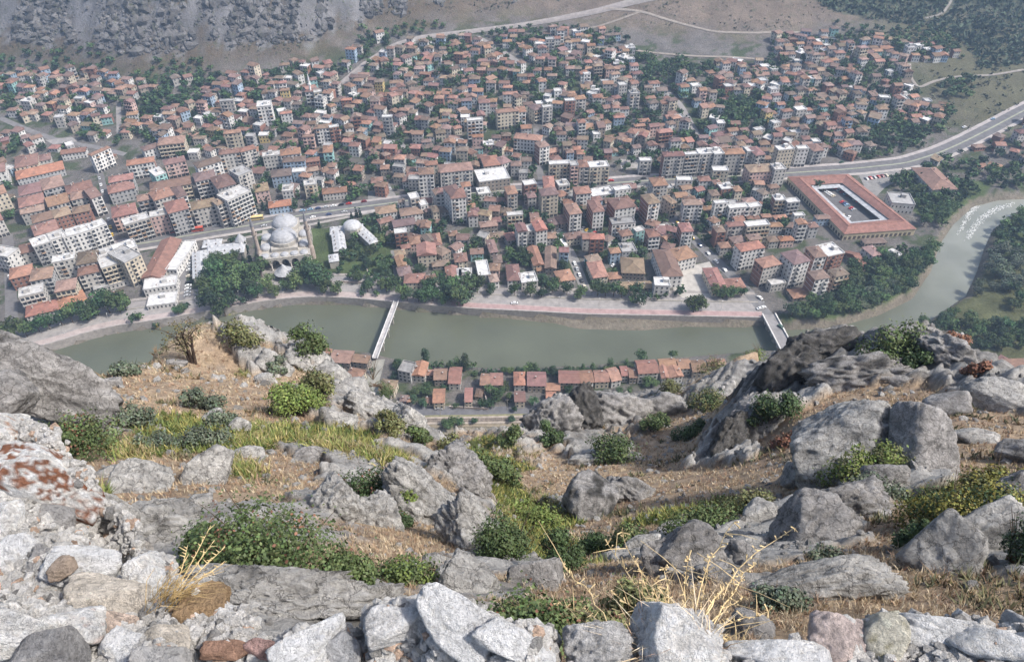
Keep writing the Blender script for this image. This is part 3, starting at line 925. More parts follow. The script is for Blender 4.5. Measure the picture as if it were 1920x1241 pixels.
# ---- buildings read off the photo: frame, front eave left (x y), right (x y), back eave y, storeys, roof, walls
LIST = '''
4 90 232 358 168 150 2 h g 6
4 80 165 212 140 85 3 h c
4 215 130 282 115 80 2 h m
4 335 92 475 70 48 2 g w
4 505 100 612 46 62 5 h w
4 795 72 885 42 28 3 h w
4 870 42 1020 20 -22 4 h c
4 700 155 855 127 108 4 h wk
4 600 247 740 222 200 4 h g
4 600 308 750 276 242 3 h g
4 105 322 232 292 252 4 h m
4 237 290 360 260 214 4 h g
4 370 312 520 276 246 4 h m
4 105 388 250 352 316 4 h g
4 265 382 388 352 312 4 g mk
4 392 346 498 322 290 4 h m
4 502 335 565 315 280 5 g wk
4 112 422 250 396 372 3 g m
4 180 472 298 442 414 4 h gk
4 300 444 398 416 386 4 h k
4 400 422 500 400 372 4 h k
4 190 542 330 502 466 5 h m
4 350 552 500 512 505 5 f w
4 500 508 592 476 462 5 f wk
4 100 642 200 620 580 3 h m
4 185 604 282 572 545 5 f gk
4 284 570 370 540 516 5 f w
4 372 545 500 512 486 5 f g 2
4 290 692 412 668 640 5 f m
4 420 702 545 680 622 5 h g
4 548 664 640 634 608 5 f m
4 642 642 762 602 574 6 f wk
4 430 764 560 736 700 4 h mk
4 562 722 688 684 648 5 f c
4 692 694 782 644 612 6 f c
4 105 884 240 852 816 4 f m
4 300 852 420 830 780 4 h c
4 160 792 290 770 714 4 h g
4 50 782 180 752 706 3 h k
4 520 842 772 772 762 1 f m 1
4 140 992 326 946 906 2 h m 6
4 330 946 486 890 864 2 h m 6
4 520 902 690 860 850 2 h g
4 690 484 828 442 428 5 f mk
4 832 442 928 420 398 5 f pk
4 930 420 1048 388 344 6 h g
4 1060 398 1198 372 340 5 h m
4 1200 372 1255 352 334 6 h m
4 1260 350 1390 292 284 7 f w
4 620 442 758 412 368 4 h p
4 760 352 850 335 308 4 h g
4 852 346 970 312 284 5 h m
4 980 332 1040 312 272 5 h wk
4 830 292 1060 252 226 4 h c
4 1080 242 1200 216 182 5 h w
4 1092 166 1230 122 114 5 h w
4 1202 282 1310 252 204 5 h g
4 1320 212 1398 182 162 6 f m 1
4 860 212 920 192 168 4 f t
4 910 152 1030 122 104 4 h p
4 1212 92 1330 76 56 5 h m
4 1332 80 1420 52 40 5 h m
4 780 776 905 772 562 2 G m 2
4 918 732 978 730 565 2 f w 2
4 795 842 978 812 766 2 f w 2
4 815 934 972 912 852 1 f w 2
4 -60 200 30 180 140 4 h w
4 -70 330 40 300 270 5 h c
4 -80 480 20 450 400 4 h m
4 -80 640 40 660 600 4 f w
5 300 242 410 222 172 3 h p
5 500 236 580 226 178 3 f wk
5 660 190 752 180 148 4 f c
5 400 356 570 330 296 2 h b 6
5 790 252 975 236 200 2 h m
5 955 196 1040 182 152 1 h c
5 1145 172 1236 166 122 1 h n
5 420 132 570 112 62 3 h b
5 575 96 670 86 58 3 f b 2
5 672 92 770 76 50 3 h gk
5 1490 112 1606 106 56 7 h w
5 1540 46 1636 36 6 6 h c
5 1612 252 1690 246 202 5 h w
5 1726 288 1842 272 206 7 h w
5 1435 292 1500 276 242 4 f m
5 1510 338 1562 330 292 3 f w
5 1345 316 1396 310 286 2 h w
5 1185 402 1340 376 336 2 h w
5 1360 412 1530 392 346 2 h w
5 1540 382 1592 374 342 2 h n
5 1596 388 1650 376 332 3 h c
5 1652 392 1716 376 340 2 h m
5 1210 472 1316 442 418 2 h c
5 1310 494 1476 466 430 2 g g
5 1480 468 1660 460 432 1 g c
5 1320 542 1410 530 500 4 f k 2
5 1430 622 1512 610 560 2 h p
5 1606 624 1666 616 536 2 h n
5 1480 702 1626 690 610 3 G c 2
5 1370 652 1440 642 612 2 h n
5 1320 702 1402 690 652 2 h c
5 1340 782 1412 766 702 2 G n
5 1350 852 1450 830 776 2 h c
5 1384 898 1540 896 824 2 h c 2
5 1542 892 1620 888 832 2 g n
5 1590 782 1720 772 728 1 h n
5 1686 868 1776 866 776 2 G c 2
5 1780 872 1880 870 790 2 f w 2
5 1660 702 1730 664 640 2 h n
5 1780 752 1850 732 690 2 h c
5 1712 552 1780 540 518 1 h n
6 390 192 508 180 106 3 h c
6 512 180 582 152 120 3 h w
6 90 238 320 216 166 5 h m
6 360 302 572 276 200 3 f n 2
6 840 182 984 176 150 6 f c 2
6 986 192 1040 186 150 6 f p 1
6 1042 202 1114 196 142 5 h m
6 1116 202 1250 192 152 5 f c 2
6 800 342 880 340 256 4 h k
6 785 396 906 382 340 6 h c
6 906 330 980 318 285 4 f g
6 550 388 626 376 326 5 h mk
6 670 324 752 312 286 4 f k 2
6 172 412 266 386 322 7 h w
6 240 336 306 326 296 5 h w 2
6 55 388 120 376 346 5 h m
6 388 428 540 440 402 2 h w
6 356 386 440 376 336 2 f m 2
6 1020 386 1130 376 330 5 h wk
6 976 522 1066 510 442 5 h wk
6 1136 508 1220 500 420 5 h wk
6 1136 402 1290 380 336 2 f g 2
6 1292 362 1400 346 326 3 f w 2
6 1286 488 1436 466 404 5 h wk
6 1516 452 1600 440 380 6 h wk
6 1270 592 1430 580 540 4 f wk 3
6 1562 316 1650 310 262 5 h m
6 1520 662 1606 652 616 4 h wk
6 1116 694 1220 692 652 5 h k 6
6 955 692 1080 676 644 2 h c
6 1340 782 1440 770 712 2 f g 1
6 1436 642 1496 630 606 3 f t
6 728 872 806 866 738 2 G c 2
6 806 888 890 890 742 2 G n
6 750 908 850 900 866 1 g n
6 906 988 1020 966 900 2 h m
6 620 642 694 636 584 5 G w
6 696 642 744 632 590 4 f w
6 746 638 830 626 570 5 G w 6
6 554 532 660 526 500 4 f c
6 1136 958 1246 946 840 2 h c 2
6 1246 968 1336 960 916 1 h n
6 1330 922 1496 926 816 2 h n
6 1326 1032 1545 1026 976 1 g n
6 1560 1012 1666 1012 950 3 f w 2
6 130 966 210 960 876 2 h c 2
6 212 972 300 966 892 2 f w 2
6 355 946 436 936 832 2 f m 2
6 436 986 500 980 924 2 h w
6 550 976 646 970 862 2 h w
6 650 992 762 980 916 2 f m 2
6 0 962 66 950 930 2 g c
6 366 612 490 600 566 2 h n
6 150 672 210 664 640 2 h c
6 550 702 622 692 646 2 h g
6 430 690 545 672 640 1 h n
6 430 786 492 776 690 2 h n
6 190 850 284 840 782 2 h c
6 455 852 520 848 792 2 h n
6 45 738 105 730 650 2 h c
6 850 600 910 590 545 2 h n
6 915 590 975 575 530 2 h n
6 0 720 66 700 660 2 G n
7 360 758 440 752 646 2 h c
7 442 752 532 746 700 2 h c
7 190 612 288 590 545 3 h w
7 112 692 216 690 556 3 h w
9 300 625 515 575 492 5 h mk
9 645 582 840 535 425 6 h w 5
9 880 502 1030 486 372 5 h wk
9 1032 492 1222 450 346 5 f kk 2
9 880 758 1060 726 646 5 h wk 5
9 1112 718 1275 686 616 4 h c 5
9 395 820 560 792 742 2 f m
9 640 962 870 940 846 1 h n 2
9 50 442 330 386 326 5 h w 6
9 1530 492 1656 462 372 2 h w
9 1440 352 1700 332 282 1 h n
9 1420 622 1490 612 430 1 g n
9 1610 632 1722 602 552 1 f w 2
9 1782 512 1862 472 422 1 f g
0 230 282 440 272 226 6 h mk
0 442 266 570 260 238 6 f m 2
0 580 262 720 252 192 6 f m 2
0 722 262 820 252 184 6 f g 2
0 822 262 1025 252 190 6 h m
0 1040 238 1116 230 172 4 f g
0 1120 272 1220 260 170 4 h m
0 1346 222 1500 210 162 6 f c 2
0 1530 212 1640 206 168 5 f w 2
0 1680 232 1790 220 140 4 h g
0 1060 438 1310 422 346 4 h p
0 1312 412 1420 406 342 5 f m
0 126 570 276 556 482 5 h m
0 420 756 616 746 696 5 h w
0 300 742 362 722 656 4 h c
0 730 742 850 732 712 5 f w 2
0 870 792 1060 772 736 4 f w 2
0 1065 778 1180 762 726 4 f m 2
0 1310 712 1420 706 652 4 f ck 2
0 1430 732 1550 720 682 4 f g 2
0 790 602 910 592 532 3 f k 2
0 920 622 1000 612 562 3 h c
0 710 422 860 420 372 4 f c 2
0 720 552 800 542 502 3 h c
0 690 662 780 656 602 3 h c
0 360 514 510 516 472 3 f w 2
0 1260 592 1360 582 545 2 h n
0 850 962 1016 950 912 4 h m
0 1040 962 1260 942 900 4 f c 2
0 740 1022 836 1012 946 4 h k
0 400 1012 522 1006 920 5 h wk
0 80 1062 200 1052 980 4 h wk
0 1530 942 1632 932 892 5 G w
0 1640 972 1740 962 912 3 h g
0 1710 892 1862 882 842 2 h b
0 900 892 1020 890 852 2 h m
0 1040 892 1170 882 850 2 h n
0 1180 872 1280 870 832 2 h n
0 1310 892 1440 882 842 2 h w
0 1500 862 1600 852 826 2 f w 2
0 1260 962 1390 962 912 2 h w
0 1250 1112 1350 1102 1052 2 h m
0 1360 1102 1500 1092 1046 2 h p 6
0 600 345 700 335 300 3 f g
1 85 187 275 202 84 2 g n 1
1 282 182 430 202 122 2 g n 1
1 12 100 78 120 70 2 g y
1 225 312 370 347 248 2 h c 1
1 282 392 345 392 346 1 h t
1 522 447 672 462 348 2 h c 4
1 700 266 812 290 178 3 f g 3
1 822 312 948 318 188 2 G m 6
1 952 306 1018 312 257 1 g n
1 1020 348 1146 348 247 2 g n 1
1 1150 382 1268 387 232 2 g m 0
1 1436 392 1528 398 290 2 g n 1
1 1531 396 1650 394 284 2 g c 1
1 1742 397 1850 396 272 2 h m 6
1 1748 547 1850 546 446 2 g c
1 1012 552 1124 552 422 2 g c 2
1 962 556 1006 556 502 1 g c
1 1298 546 1374 546 416 2 g c 0
1 1392 502 1458 502 422 1 h n
1 716 537 788 542 502 1 h k
1 790 546 850 547 490 1 h n
2 38 402 214 402 270 2 g n 1
2 206 447 340 446 377 1 g n 0
2 208 542 302 542 457 1 g n
2 322 377 518 377 262 2 g n 0
2 521 377 644 374 257 2 g w 2
2 648 372 784 362 262 2 g c 1
2 797 362 893 347 240 2 g w 2
2 892 314 952 308 218 2 g m 2
2 956 332 1034 327 232 2 g n 1
2 1038 292 1228 282 167 3 g m 0
2 1232 232 1390 222 156 2 g m 0
2 1247 337 1322 332 212 2 G w 2
2 1327 327 1450 312 222 2 G w 2
2 1402 252 1522 247 162 2 g m 0
2 1526 282 1664 276 167 2 g n 1
2 1668 218 1830 208 167 2 g c 0
7 1790 1275 2090 1268 1100 2 h c 1
7 1700 1180 1765 1210 1095 1 h c 1
A 325 286 432 274 226 7 f w 2
A 45 246 150 240 222 5 f m 1
A 75 492 206 472 448 6 h c
A 765 452 870 440 402 5 h w
A 872 442 942 430 420 5 f k 2
A 665 512 756 506 482 4 h p
A 1265 366 1340 360 346 6 f g 2
A 1170 246 1246 240 196 4 h p
A 820 632 896 622 560 4 h t
A 500 342 590 330 314 3 h w
A 40 642 190 622 590 4 h c
A 190 636 340 616 580 4 h m
A 370 662 500 642 612 4 f m
A 500 652 656 632 585 4 h w
A 515 702 690 690 652 4 h b
A 690 702 800 690 660 3 h k
A 685 175 750 168 150 4 h w
A 755 180 815 172 150 4 f c
A 485 110 550 104 80 4 h w
A 495 168 570 160 138 3 h y
A 1320 110 1430 105 74 2 h w
A 955 240 1040 232 212 3 h k 6
B 145 392 262 380 360 6 f w
B 365 332 535 312 284 5 h c
B 645 312 710 292 256 4 h c
B 712 292 785 286 264 5 f m
B 880 242 955 240 216 5 f k 2
B 490 512 695 542 476 4 h w
B 685 592 766 572 534 5 h wk
B 1020 42 1070 40 24 4 f w 2
B 1285 127 1345 120 94 4 f m
B 1370 192 1440 182 150 5 f m
B 1580 482 1690 472 440 4 h k
B 1440 692 1530 690 660 4 f m 2
B 180 512 268 508 482 3 h p 6
B 180 600 265 594 572 2 h t
B 410 195 525 190 160 3 h w
B 1245 370 1330 365 345 3 h b
B 1400 435 1485 428 405 2 h p
'''


def place(line):
    p = line.split()
    zx, zy, zs = ZT[p[0]]
    x0, y0, x1, y1, yb = [float(q) for q in p[1:6]]
    nf, rt = int(p[6]), p[7]
    wall, side = p[8][0], (p[8][1] if len(p[8]) > 1 else None)
    px = lambda x, y: (zx + x / zs, zy + y / zs)
    fh = 3.1 if nf > 2 else 2.9
    if p[0] in '12':
        fh = 2.6
    fh *= 1 + 0.012 * ((sum(ord(c) for c in line) * 7) % 11 - 5) / 5
    hh = nf * fh
    a0, a1 = px(x0, y0), px(x1, y1)
    A, B = ground(*a0, hh), ground(*a1, hh)
    A, B = A[:2], B[:2]
    w = float(np.linalg.norm(B - A))
    t = (B - A) / w
    nrm = np.array([-t[1], t[0]])
    mid = (A + B) / 2
    C = ground((a0[0] + a1[0]) / 2, zy + yb / zs, hh)[:2]
    d = float((C - mid)[1] / max(nrm[1], 0.35))
    d = min(max(d, 4.5), 48.0)
    z = min(gz(*A), gz(*B))
    rz = math.atan2(t[1], t[0])
    rnd = random.Random(hash(line) & 0xffff if False else sum(ord(c) * (i + 1) for i, c in enumerate(line)))
    ri = int(p[9]) if len(p) > 9 else rnd.choice([0, 1, 2, 3, 4, 5])
    if rt == 'f' and len(p) <= 9:
        ri = rnd.choice([0, 0, 1, 2])
    return building(mid[0], mid[1], z, rz, max(w - 0.9, 3.5) if rt != 'f' else w, max(d - 0.9, 4), nf, rt, wall, side, ri, rnd, shop=nf >= 4, fh=fh)


PLACED = [place(l) for l in LIST.strip().splitlines()]

# ---- landmarks built by hand -------------------------------------------------------------------
PALE, LEADC = (0.40, 0.375, 0.335), (0.36, 0.365, 0.38)


def dome(mb, cx, cy, z, r, n=20, k=0.92, col=LEADC, rings=6):
    mb.lathe([(r * math.cos(a), r * k * math.sin(a)) for a in np.linspace(0, math.pi / 2 * 0.97, rings)], n, (cx, cy), col, z=z)


# the two-minareted mosque on the river side of the avenue
A, B = at_z(400 + 340 / 3.879, 300 + 735 / 3.879, 9)[:2], at_z(400 + 695 / 3.879, 300 + 695 / 3.879, 9)[:2]
t_ = (B - A) / np.linalg.norm(B - A)
mw_ = float(np.linalg.norm(B - A))
mrz = math.atan2(t_[1], t_[0])
mid = (A + B) / 2
mosque = empty('mosque', (mid[0], mid[1], 0), mrz, label='large grey domed mosque with two minarets and an arched porch by the river', cat='mosque')
W2 = mw_ / 2
mb = MB()
PD = 7.0           # porch depth
# porch: five pointed arches carried on columns
nb = 5
bw = mw_ / nb
for k in range(nb):
    x0 = -W2 + k * bw
    xs = np.linspace(x0 + 0.7, x0 + bw - 0.7, 13)
    arch = [(x, 5.0 + 3.1 * math.sqrt(max(0, 1 - ((x - x0 - bw / 2) / (bw / 2 - 0.7)) ** 2))) for x in xs]
    for i in range(12):
        (xa, za), (xb, zb) = arch[i], arch[i + 1]
        mb.poly([(xa, 0, za), (xb, 0, zb), (xb, 0, 9.3), (xa, 0, 9.3), (xa, 0.8, za), (xb, 0.8, zb), (xb, 0.8, 9.3), (xa, 0.8, 9.3)],
                [(0, 1, 2, 3), (4, 5, 1, 0), (7, 6, 5, 4)], PALE)
    mb.box(x0 - 0.7 + 0.001, x0 + 0.7, 0, 0.8, 5.0, 9.3, PALE, 0, True)
mb.box(W2 - 0.7, W2 + 0.7, 0, 0.8, 5.0, 9.3, PALE, 0, True)
for sx in (-W2, W2):
    mb.box(sx - 0.6, sx + 0.6, 0.8, PD, 0, 9.3, PALE)
mb.box(-W2 - 0.7, W2 + 0.7, 0.0, PD, 9.303, 9.7, dark(PALE, 0.9), 0, True)
mb.box(-W2, W2, PD, PD + 0.8, 0, 9.3, dark(PALE, 0.85))
mb.obj('porch', M_STONE, mosque)
mb = MB()
for k in range(nb + 1):
    mb.lathe([(0.75, 0), (0.5, 0.5), (0.45, 4.2), (0.8, 5.0)], 10, (-W2 + k * bw, 0.4), (0.56, 0.52, 0.48))
mb.obj('column', M_STONE, mosque)
mb = MB()
for k in range(nb):
    dome(mb, -W2 + (k + 0.5) * bw, PD / 2, 9.72, bw * 0.44, 16, 0.55)
mb.obj('porch_domes', M_LEAD, mosque)
mb = MB()
HX = W2 * 0.55
mb.box(-HX, HX, PD + 0.8, PD + 38, 0, 11.5, PALE)
for sx in (-1, 1):
    a, b = sorted((sx * HX * 1.002, sx * W2 * 1.04))
    mb.box(a, b, PD + 0.8, PD + 30, 0, 9.0, dark(PALE, 0.95))
for k in range(5):
    for z in (2.5, 7.5):
        for sx in (-1, 1):
            xx = sx * W2 * 1.045
            mb.box(min(xx, xx - sx * 0.2), max(xx, xx - sx * 0.2), PD + 3 + k * 5.6, PD + 4.4 + k * 5.6, z * 0.8, z * 0.8 + 2.2, (0.07, 0.07, 0.08), 0, True)
mb.obj('prayer_hall', M_STONE, mosque)
mb = MB()
for cy in (PD + 10.5, PD + 28):
    mb.lathe([(9.2, 0), (9.2, 2.6), (8.7, 2.7)], 20, (0, cy), PALE, z=11.5)
    dome(mb, 0, cy, 14.2, 8.5, 24, 0.66)
    mb.lathe([(0.28, 0), (0.2, 0.8), (0.05, 1.8)], 8, (0, cy), (0.5, 0.42, 0.2), z=14.2 + 8.5 * 0.66 - 0.2)
for sx in (-1, 1):
    for cy in (PD + 7, PD + 19):
        mb.lathe([(4.0, 0), (4.0, 0.8)], 16, (sx * W2 * 0.79, cy), PALE, z=9.0)
        dome(mb, sx * W2 * 0.79, cy, 9.8, 3.9, 16, 0.6)
mb.obj('domes', M_LEAD, mosque)
for sx in (-1, 1):
    mb = MB()
    c = (sx * (W2 + 1.2), PD + 3)
    sc_ = (0.36, 0.30, 0.26)
    mb.lathe([(2.0, 0), (2.0, 9), (1.35, 11), (1.3, 22.5), (2.0, 23.4), (2.0, 24.6), (1.85, 24.6), (1.85, 23.6), (1.05, 23.6), (1.0, 29.5)], 14, c, sc_)
    mn = mb.obj('minaret', M_STONE, mosque)
    mb = MB()
    mb.lathe([(1.2, 29.4), (0.75, 32.5), (0.05, 37.5)], 14, c, (0.20, 0.20, 0.22))
    mb.obj('spire', M_LEAD, mn)
mb = MB()
for k in range(5):
    mb.box(-W2 + (k + 0.5) * bw - 1.2, -W2 + (k + 0.5) * bw + 1.2, PD - 0.08, PD - 0.001, 0.3, 4.0 if k == 2 else 2.9, (0.05, 0.055, 0.07), 0, True)
mb.obj('door', M_GLASS, mosque)
BUILT.append((mid[0], mid[1] + 22, 36, 0, 1, 1))
# fountain kiosk with a conical lead roof in front
fk = at_z(400 + 525 / 3.879, 300 + 850 / 3.879, 0)
fo = empty('fountain_kiosk', (fk[0], fk[1], 0), label='round fountain kiosk with a conical lead roof before the mosque porch', cat='fountain')
mb = MB()
for k in range(8):
    a = k * math.pi / 4
    mb.lathe([(0.25, 0), (0.2, 4.2)], 8, (4.2 * math.cos(a), 4.2 * math.sin(a)), (0.45, 0.38, 0.32))
mb.obj('posts', M_STONE, fo)
mb = MB()
mb.lathe([(6.3, 4.0), (6.3, 4.25), (4.5, 5.2), (2.2, 7.4), (0.1, 10.4)], 16, (0, 0), (0.38, 0.385, 0.40))
mb.obj('roof', M_LEAD, fo)
mb = MB()
mb.lathe([(2.6, 0), (2.6, 1.4), (2.3, 1.4), (2.2, 1.2)], 12, (0, 0), (0.5, 0.48, 0.45))
mb.obj('basin', M_STONE, fo)


def lead_wing(name_obj, mb, a, b, y_back, z0=4.5, chim=True):
    pass


def vault_building(nm, label, cat, wings, cone=None):
    """Low stone ranges with lead roofs; wings: (front-left px, front-right px, back y px, height)."""
    parts = []
    for (x0, y0, x1, y1, yb, h) in wings:
        A, B = at_z(x0, y0, h)[:2], at_z(x1, y1, h)[:2]
        w = float(np.linalg.norm(B - A))
        t = (B - A) / w
        n = np.array([-t[1], t[0]])
        m_ = (A + B) / 2
        C = at_z((x0 + x1) / 2, yb, h)[:2]
        d = max(4.0, float((C - m_)[1] / max(n[1], 0.35)))
        parts.append((m_, t, n, w, d, h))
    o = empty(nm, (parts[0][0][0], parts[0][0][1], 0), label=label, cat=cat)
    o0 = parts[0][0]
    for m_, t, n, w, d, h in parts:
        g = lambda x, y, z: (m_[0] + t[0] * x + n[0] * y - o0[0], m_[1] + t[1] * x + n[1] * y - o0[1], z)
        mw = MB()
        Q = [(-w / 2, 0), (w / 2, 0), (w / 2, d), (-w / 2, d)]
        for k in range(4):
            a, b = Q[k], Q[(k + 1) % 4]
            mw.poly([g(*a, -1), g(*b, -1), g(*b, h), g(*a, h)], [(0, 1, 2, 3)], dark(PALE, 0.9))
        mw.obj('wall', M_STONE, o)
        mr = MB()
        lc = (0.44, 0.445, 0.455)
        e = 0.35
        rdg = [g(-w / 2 + 1, d / 2, h + 1.3), g(w / 2 - 1, d / 2, h + 1.3)] if w > d else [g(0, 1, h + 1.3), g(0, d - 1, h + 1.3)]
        V = [g(-w / 2 - e, -e, h), g(w / 2 + e, -e, h), g(w / 2 + e, d + e, h), g(-w / 2 - e, d + e, h)]
        V2 = [(x, y, z + 0.3) for x, y, z in V]
        top = [(4, 5, 9, 8), (5, 6, 9), (6, 7, 8, 9), (7, 4, 8)] if w > d else [(4, 5, 8), (5, 6, 9, 8), (6, 7, 9), (7, 4, 8, 9)]
        mr.poly(V + V2 + rdg, [(0, 1, 5, 4), (1, 2, 6, 5), (2, 3, 7, 6), (3, 0, 4, 7), (3, 2, 1, 0)] + top, lc)
        L = max(w, d)
        for k in range(int(L / 4.2)):
            s = (k + 0.5) / int(L / 4.2) - 0.5
            for side in (-1, 1):
                xy = (s * w, d / 2 + side * d * 0.3) if w > d else (side * w * 0.3, d / 2 + s * d)
                q = g(*xy, 0)
                if side > 0:
                    mr.lathe([(1.5, 0.0), (1.1, 0.7), (0.4, 1.05)], 10, (q[0], q[1]), dark(lc, 0.95), z=h + 0.6)
                else:
                    mr.box(q[0] - 0.3, q[0] + 0.3, q[1] - 0.3, q[1] + 0.3, h + 0.5, h + 1.9, (0.25, 0.22, 0.2))
        mr.obj('roof', M_LEAD, o)
        BUILT.append((m_[0] + n[0] * d / 2, m_[1] + n[1] * d / 2, max(w, d) / 2, 0, w, d))
    if cone:
        x, y, r, h, kind = cone
        c = at_z(x, y, h)
        mc = MB()
        c0 = (c[0] - o0[0], c[1] - o0[1])
        mc.lathe([(r, -1), (r, h)], 8, c0, PALE)
        mc.obj('drum', M_STONE, o)
        mc = MB()
        if kind == 'cone':
            mc.lathe([(r * 1.1, h), (r * 1.1, h + 0.3), (0.1, h + r * 1.5)], 8, c0, LEADC)
        else:
            dome(mc, c0[0], c0[1], h + 0.02, r * 1.02, 16, 0.6, (0.44, 0.445, 0.455))
        mc.obj('dome', M_LEAD, o)
    return o


p5 = lambda x, y: (400 + x / 3.879, 300 + y / 3.879)
p4 = lambda x, y: (x / 2.954, 260 + y / 2.954)
vault_building('medrese', 'low U-shaped stone college with pale lead roofs right of the mosque', 'medrese',
               [(*p5(878, 668), *p5(968, 655), p5(0, 525)[1], 5.0), (*p5(850, 545), *p5(1090, 520), p5(0, 480)[1], 5.0), (*p5(1140, 615), *p5(1205, 590), p5(0, 468)[1], 5.0)],
               (*p5(1008, 480), 6.2, 8.5, 'dome'))
vault_building('library', 'L-shaped stone hall with a streaked silver lead roof left of the mosque', 'stone hall',
               [(*p4(1070, 775), *p4(1160, 758), p4(0, 625)[1], 5.0), (*p4(1140, 650), *p4(1350, 630), p4(0, 585)[1], 5.0), (*p4(1120, 606), *p4(1222, 596), p4(0, 562)[1], 4.6)],
               (*p4(1332, 562), 3.6, 6.0, 'cone'))
vault_building('tomb', 'small square stone tomb with a lead roof in the mosque garden', 'tomb', [(*p5(845, 745), *p5(912, 735), p5(0, 690)[1], 5.5)])


# market courtyard: four tiled ranges round a yard
def p7(x, y):
    return (1200 + x / 2.667, 260 + y / 2.667)


OUT = [at_z(*p7(x, y), 5.5)[:2] for x, y in [(1022, 478), (1385, 452), (1042, 176), (736, 190)]]
INN = [at_z(*p7(x, y), 5.5)[:2] for x, y in [(1052, 424), (1250, 405), (1010, 222), (850, 232)]]
c0 = sum(OUT) / 4
mk = empty('market_hall', (c0[0], c0[1], 0), label='red-roofed market court of four long wings round a yard full of cars', cat='market hall')
loc = lambda p, z: (p[0] - c0[0], p[1] - c0[1], z)
mr, mw = MB(), MB()
for k in range(4):
    a, b = OUT[k], OUT[(k + 1) % 4]
    ia, ib = INN[k], INN[(k + 1) % 4]
    ra, rb = (a + ia) / 2, (b + ib) / 2
    mr = MB()
    mr.poly([loc(a, 5.5), loc(b, 5.5), loc(rb, 8.0), loc(ra, 8.0), loc(ia, 5.5), loc(ib, 5.5)], [(0, 1, 2, 3), (3, 2, 5, 4), (0, 4, 5, 1)], (0.265, 0.14, 0.115))
    mr.beam(loc(ra, 8.05), loc(rb, 8.05), 0.4, 0.25, (0.33, 0.17, 0.13))
    mr.obj('roof', M_ROOF, mk)
    mw = MB()
    wa, wb = a + (c0 - a) * 0.012, b + (c0 - b) * 0.012
    mw.poly([loc(wa, 0), loc(wb, 0), loc(wb, 5.49), loc(wa, 5.49)], [(0, 1, 2, 3)], (0.55, 0.47, 0.33))
    va, vb = ia - (c0 - ia) * 0.02, ib - (c0 - ib) * 0.02
    mw.poly([loc(va, 0), loc(vb, 0), loc(vb, 5.49), loc(va, 5.49)], [(3, 2, 1, 0)], (0.4, 0.38, 0.36))
    mw.obj('wall', M_WALL, mk)
    # white awning along the yard
    ma = MB()
    d = (ib - ia) / np.linalg.norm(ib - ia)
    n = np.array([-d[1], d[0]])
    n = n if n @ (c0 - ia) > 0 else -n
    ja, jb = ia + d * 1.5, ib - d * 1.5
    ka, kb = ja + n * 4.0, jb + n * 4.0
    ma.poly([loc(ja, 4.6), loc(jb, 4.6), loc(kb, 3.9), loc(ka, 3.9), loc(ja, 4.45), loc(jb, 4.45), loc(kb, 3.75), loc(ka, 3.75)],
            [(0, 1, 2, 3), (7, 6, 5, 4), (3, 2, 6, 7), (0, 3, 7, 4), (2, 1, 5, 6)], (0.40, 0.41, 0.43))
    ma.obj('awning', M_CONC, mk)
    mg = MB()
    L = float(np.linalg.norm(b - a))
    tt = (b - a) / L
    nn_ = np.array([tt[1], -tt[0]])
    for q in range(int(L / 3.4)):
        c = a + tt * (q + 0.5) * 3.4 + (c0 - a) * 0.012
        e1, e2 = c - tt * 1.0 + nn_ * 0.02, c + tt * 1.0 + nn_ * 0.02
        o1, o2 = e1 + nn_ * 0.08, e2 + nn_ * 0.08
        mg.poly([loc(e1, 0.4), loc(e2, 0.4), loc(e2, 2.9), loc(e1, 2.9), loc(o1, 0.4), loc(o2, 0.4), loc(o2, 2.9), loc(o1, 2.9)], [(4, 5, 6, 7), (7, 6, 2, 3), (5, 1, 2, 6), (0, 4, 7, 3)], (0.12, 0.10, 0.09))
    mg.obj('shop_fronts', M_GLASS, mk, kind='stuff')
BUILT.append((c0[0], c0[1], 52, 0, 1, 1))

# big red-roofed hall and the stepped white ruin near the weir
for (x0, y0, x1, y1, yb, nf, rt, wl, lab) in ((1748, 357, 1795, 356, 326, 2, 'h', 'm', 'broad two-storey hall with red hipped roof among the trees by the weir'),
                                             (1672, 382, 1716, 385, 360, 2, 'f', 'w', 'white stepped concrete frame building below the poplars by the weir')):
    A, B = ground(x0, y0, nf * 4)[:2], ground(x1, y1, nf * 4)[:2]
    mid = (A + B) / 2
    building(mid[0], mid[1], 0, math.atan2(B[1] - A[1], B[0] - A[0]), float(np.linalg.norm(B - A)), 34 if rt == 'h' else 16, nf, rt, wl, None, 1, random.Random(5), label=lab, name='hall' if rt == 'h' else 'concrete_building', fh=4)
# small mosque minaret on the upper town slope
mpx = ground(587, 196)
mi = empty('minaret', (mpx[0], mpx[1], mpx[2]), label='slim white minaret standing among the upper town houses', cat='minaret')
mb = MB()
mb.lathe([(1.5, -1), (1.5, 6), (0.95, 8), (0.9, 17), (1.5, 17.8), (1.5, 18.8), (0.8, 18.8), (0.75, 22)], 12, (0, 0), (0.68, 0.67, 0.65))
sh = mb.obj('shaft', M_STONE, mi)
mb = MB()
mb.lathe([(0.9, 22), (0.5, 25), (0.04, 29)], 12, (0, 0), (0.55, 0.55, 0.57))
mb.obj('spire', M_LEAD, mi)

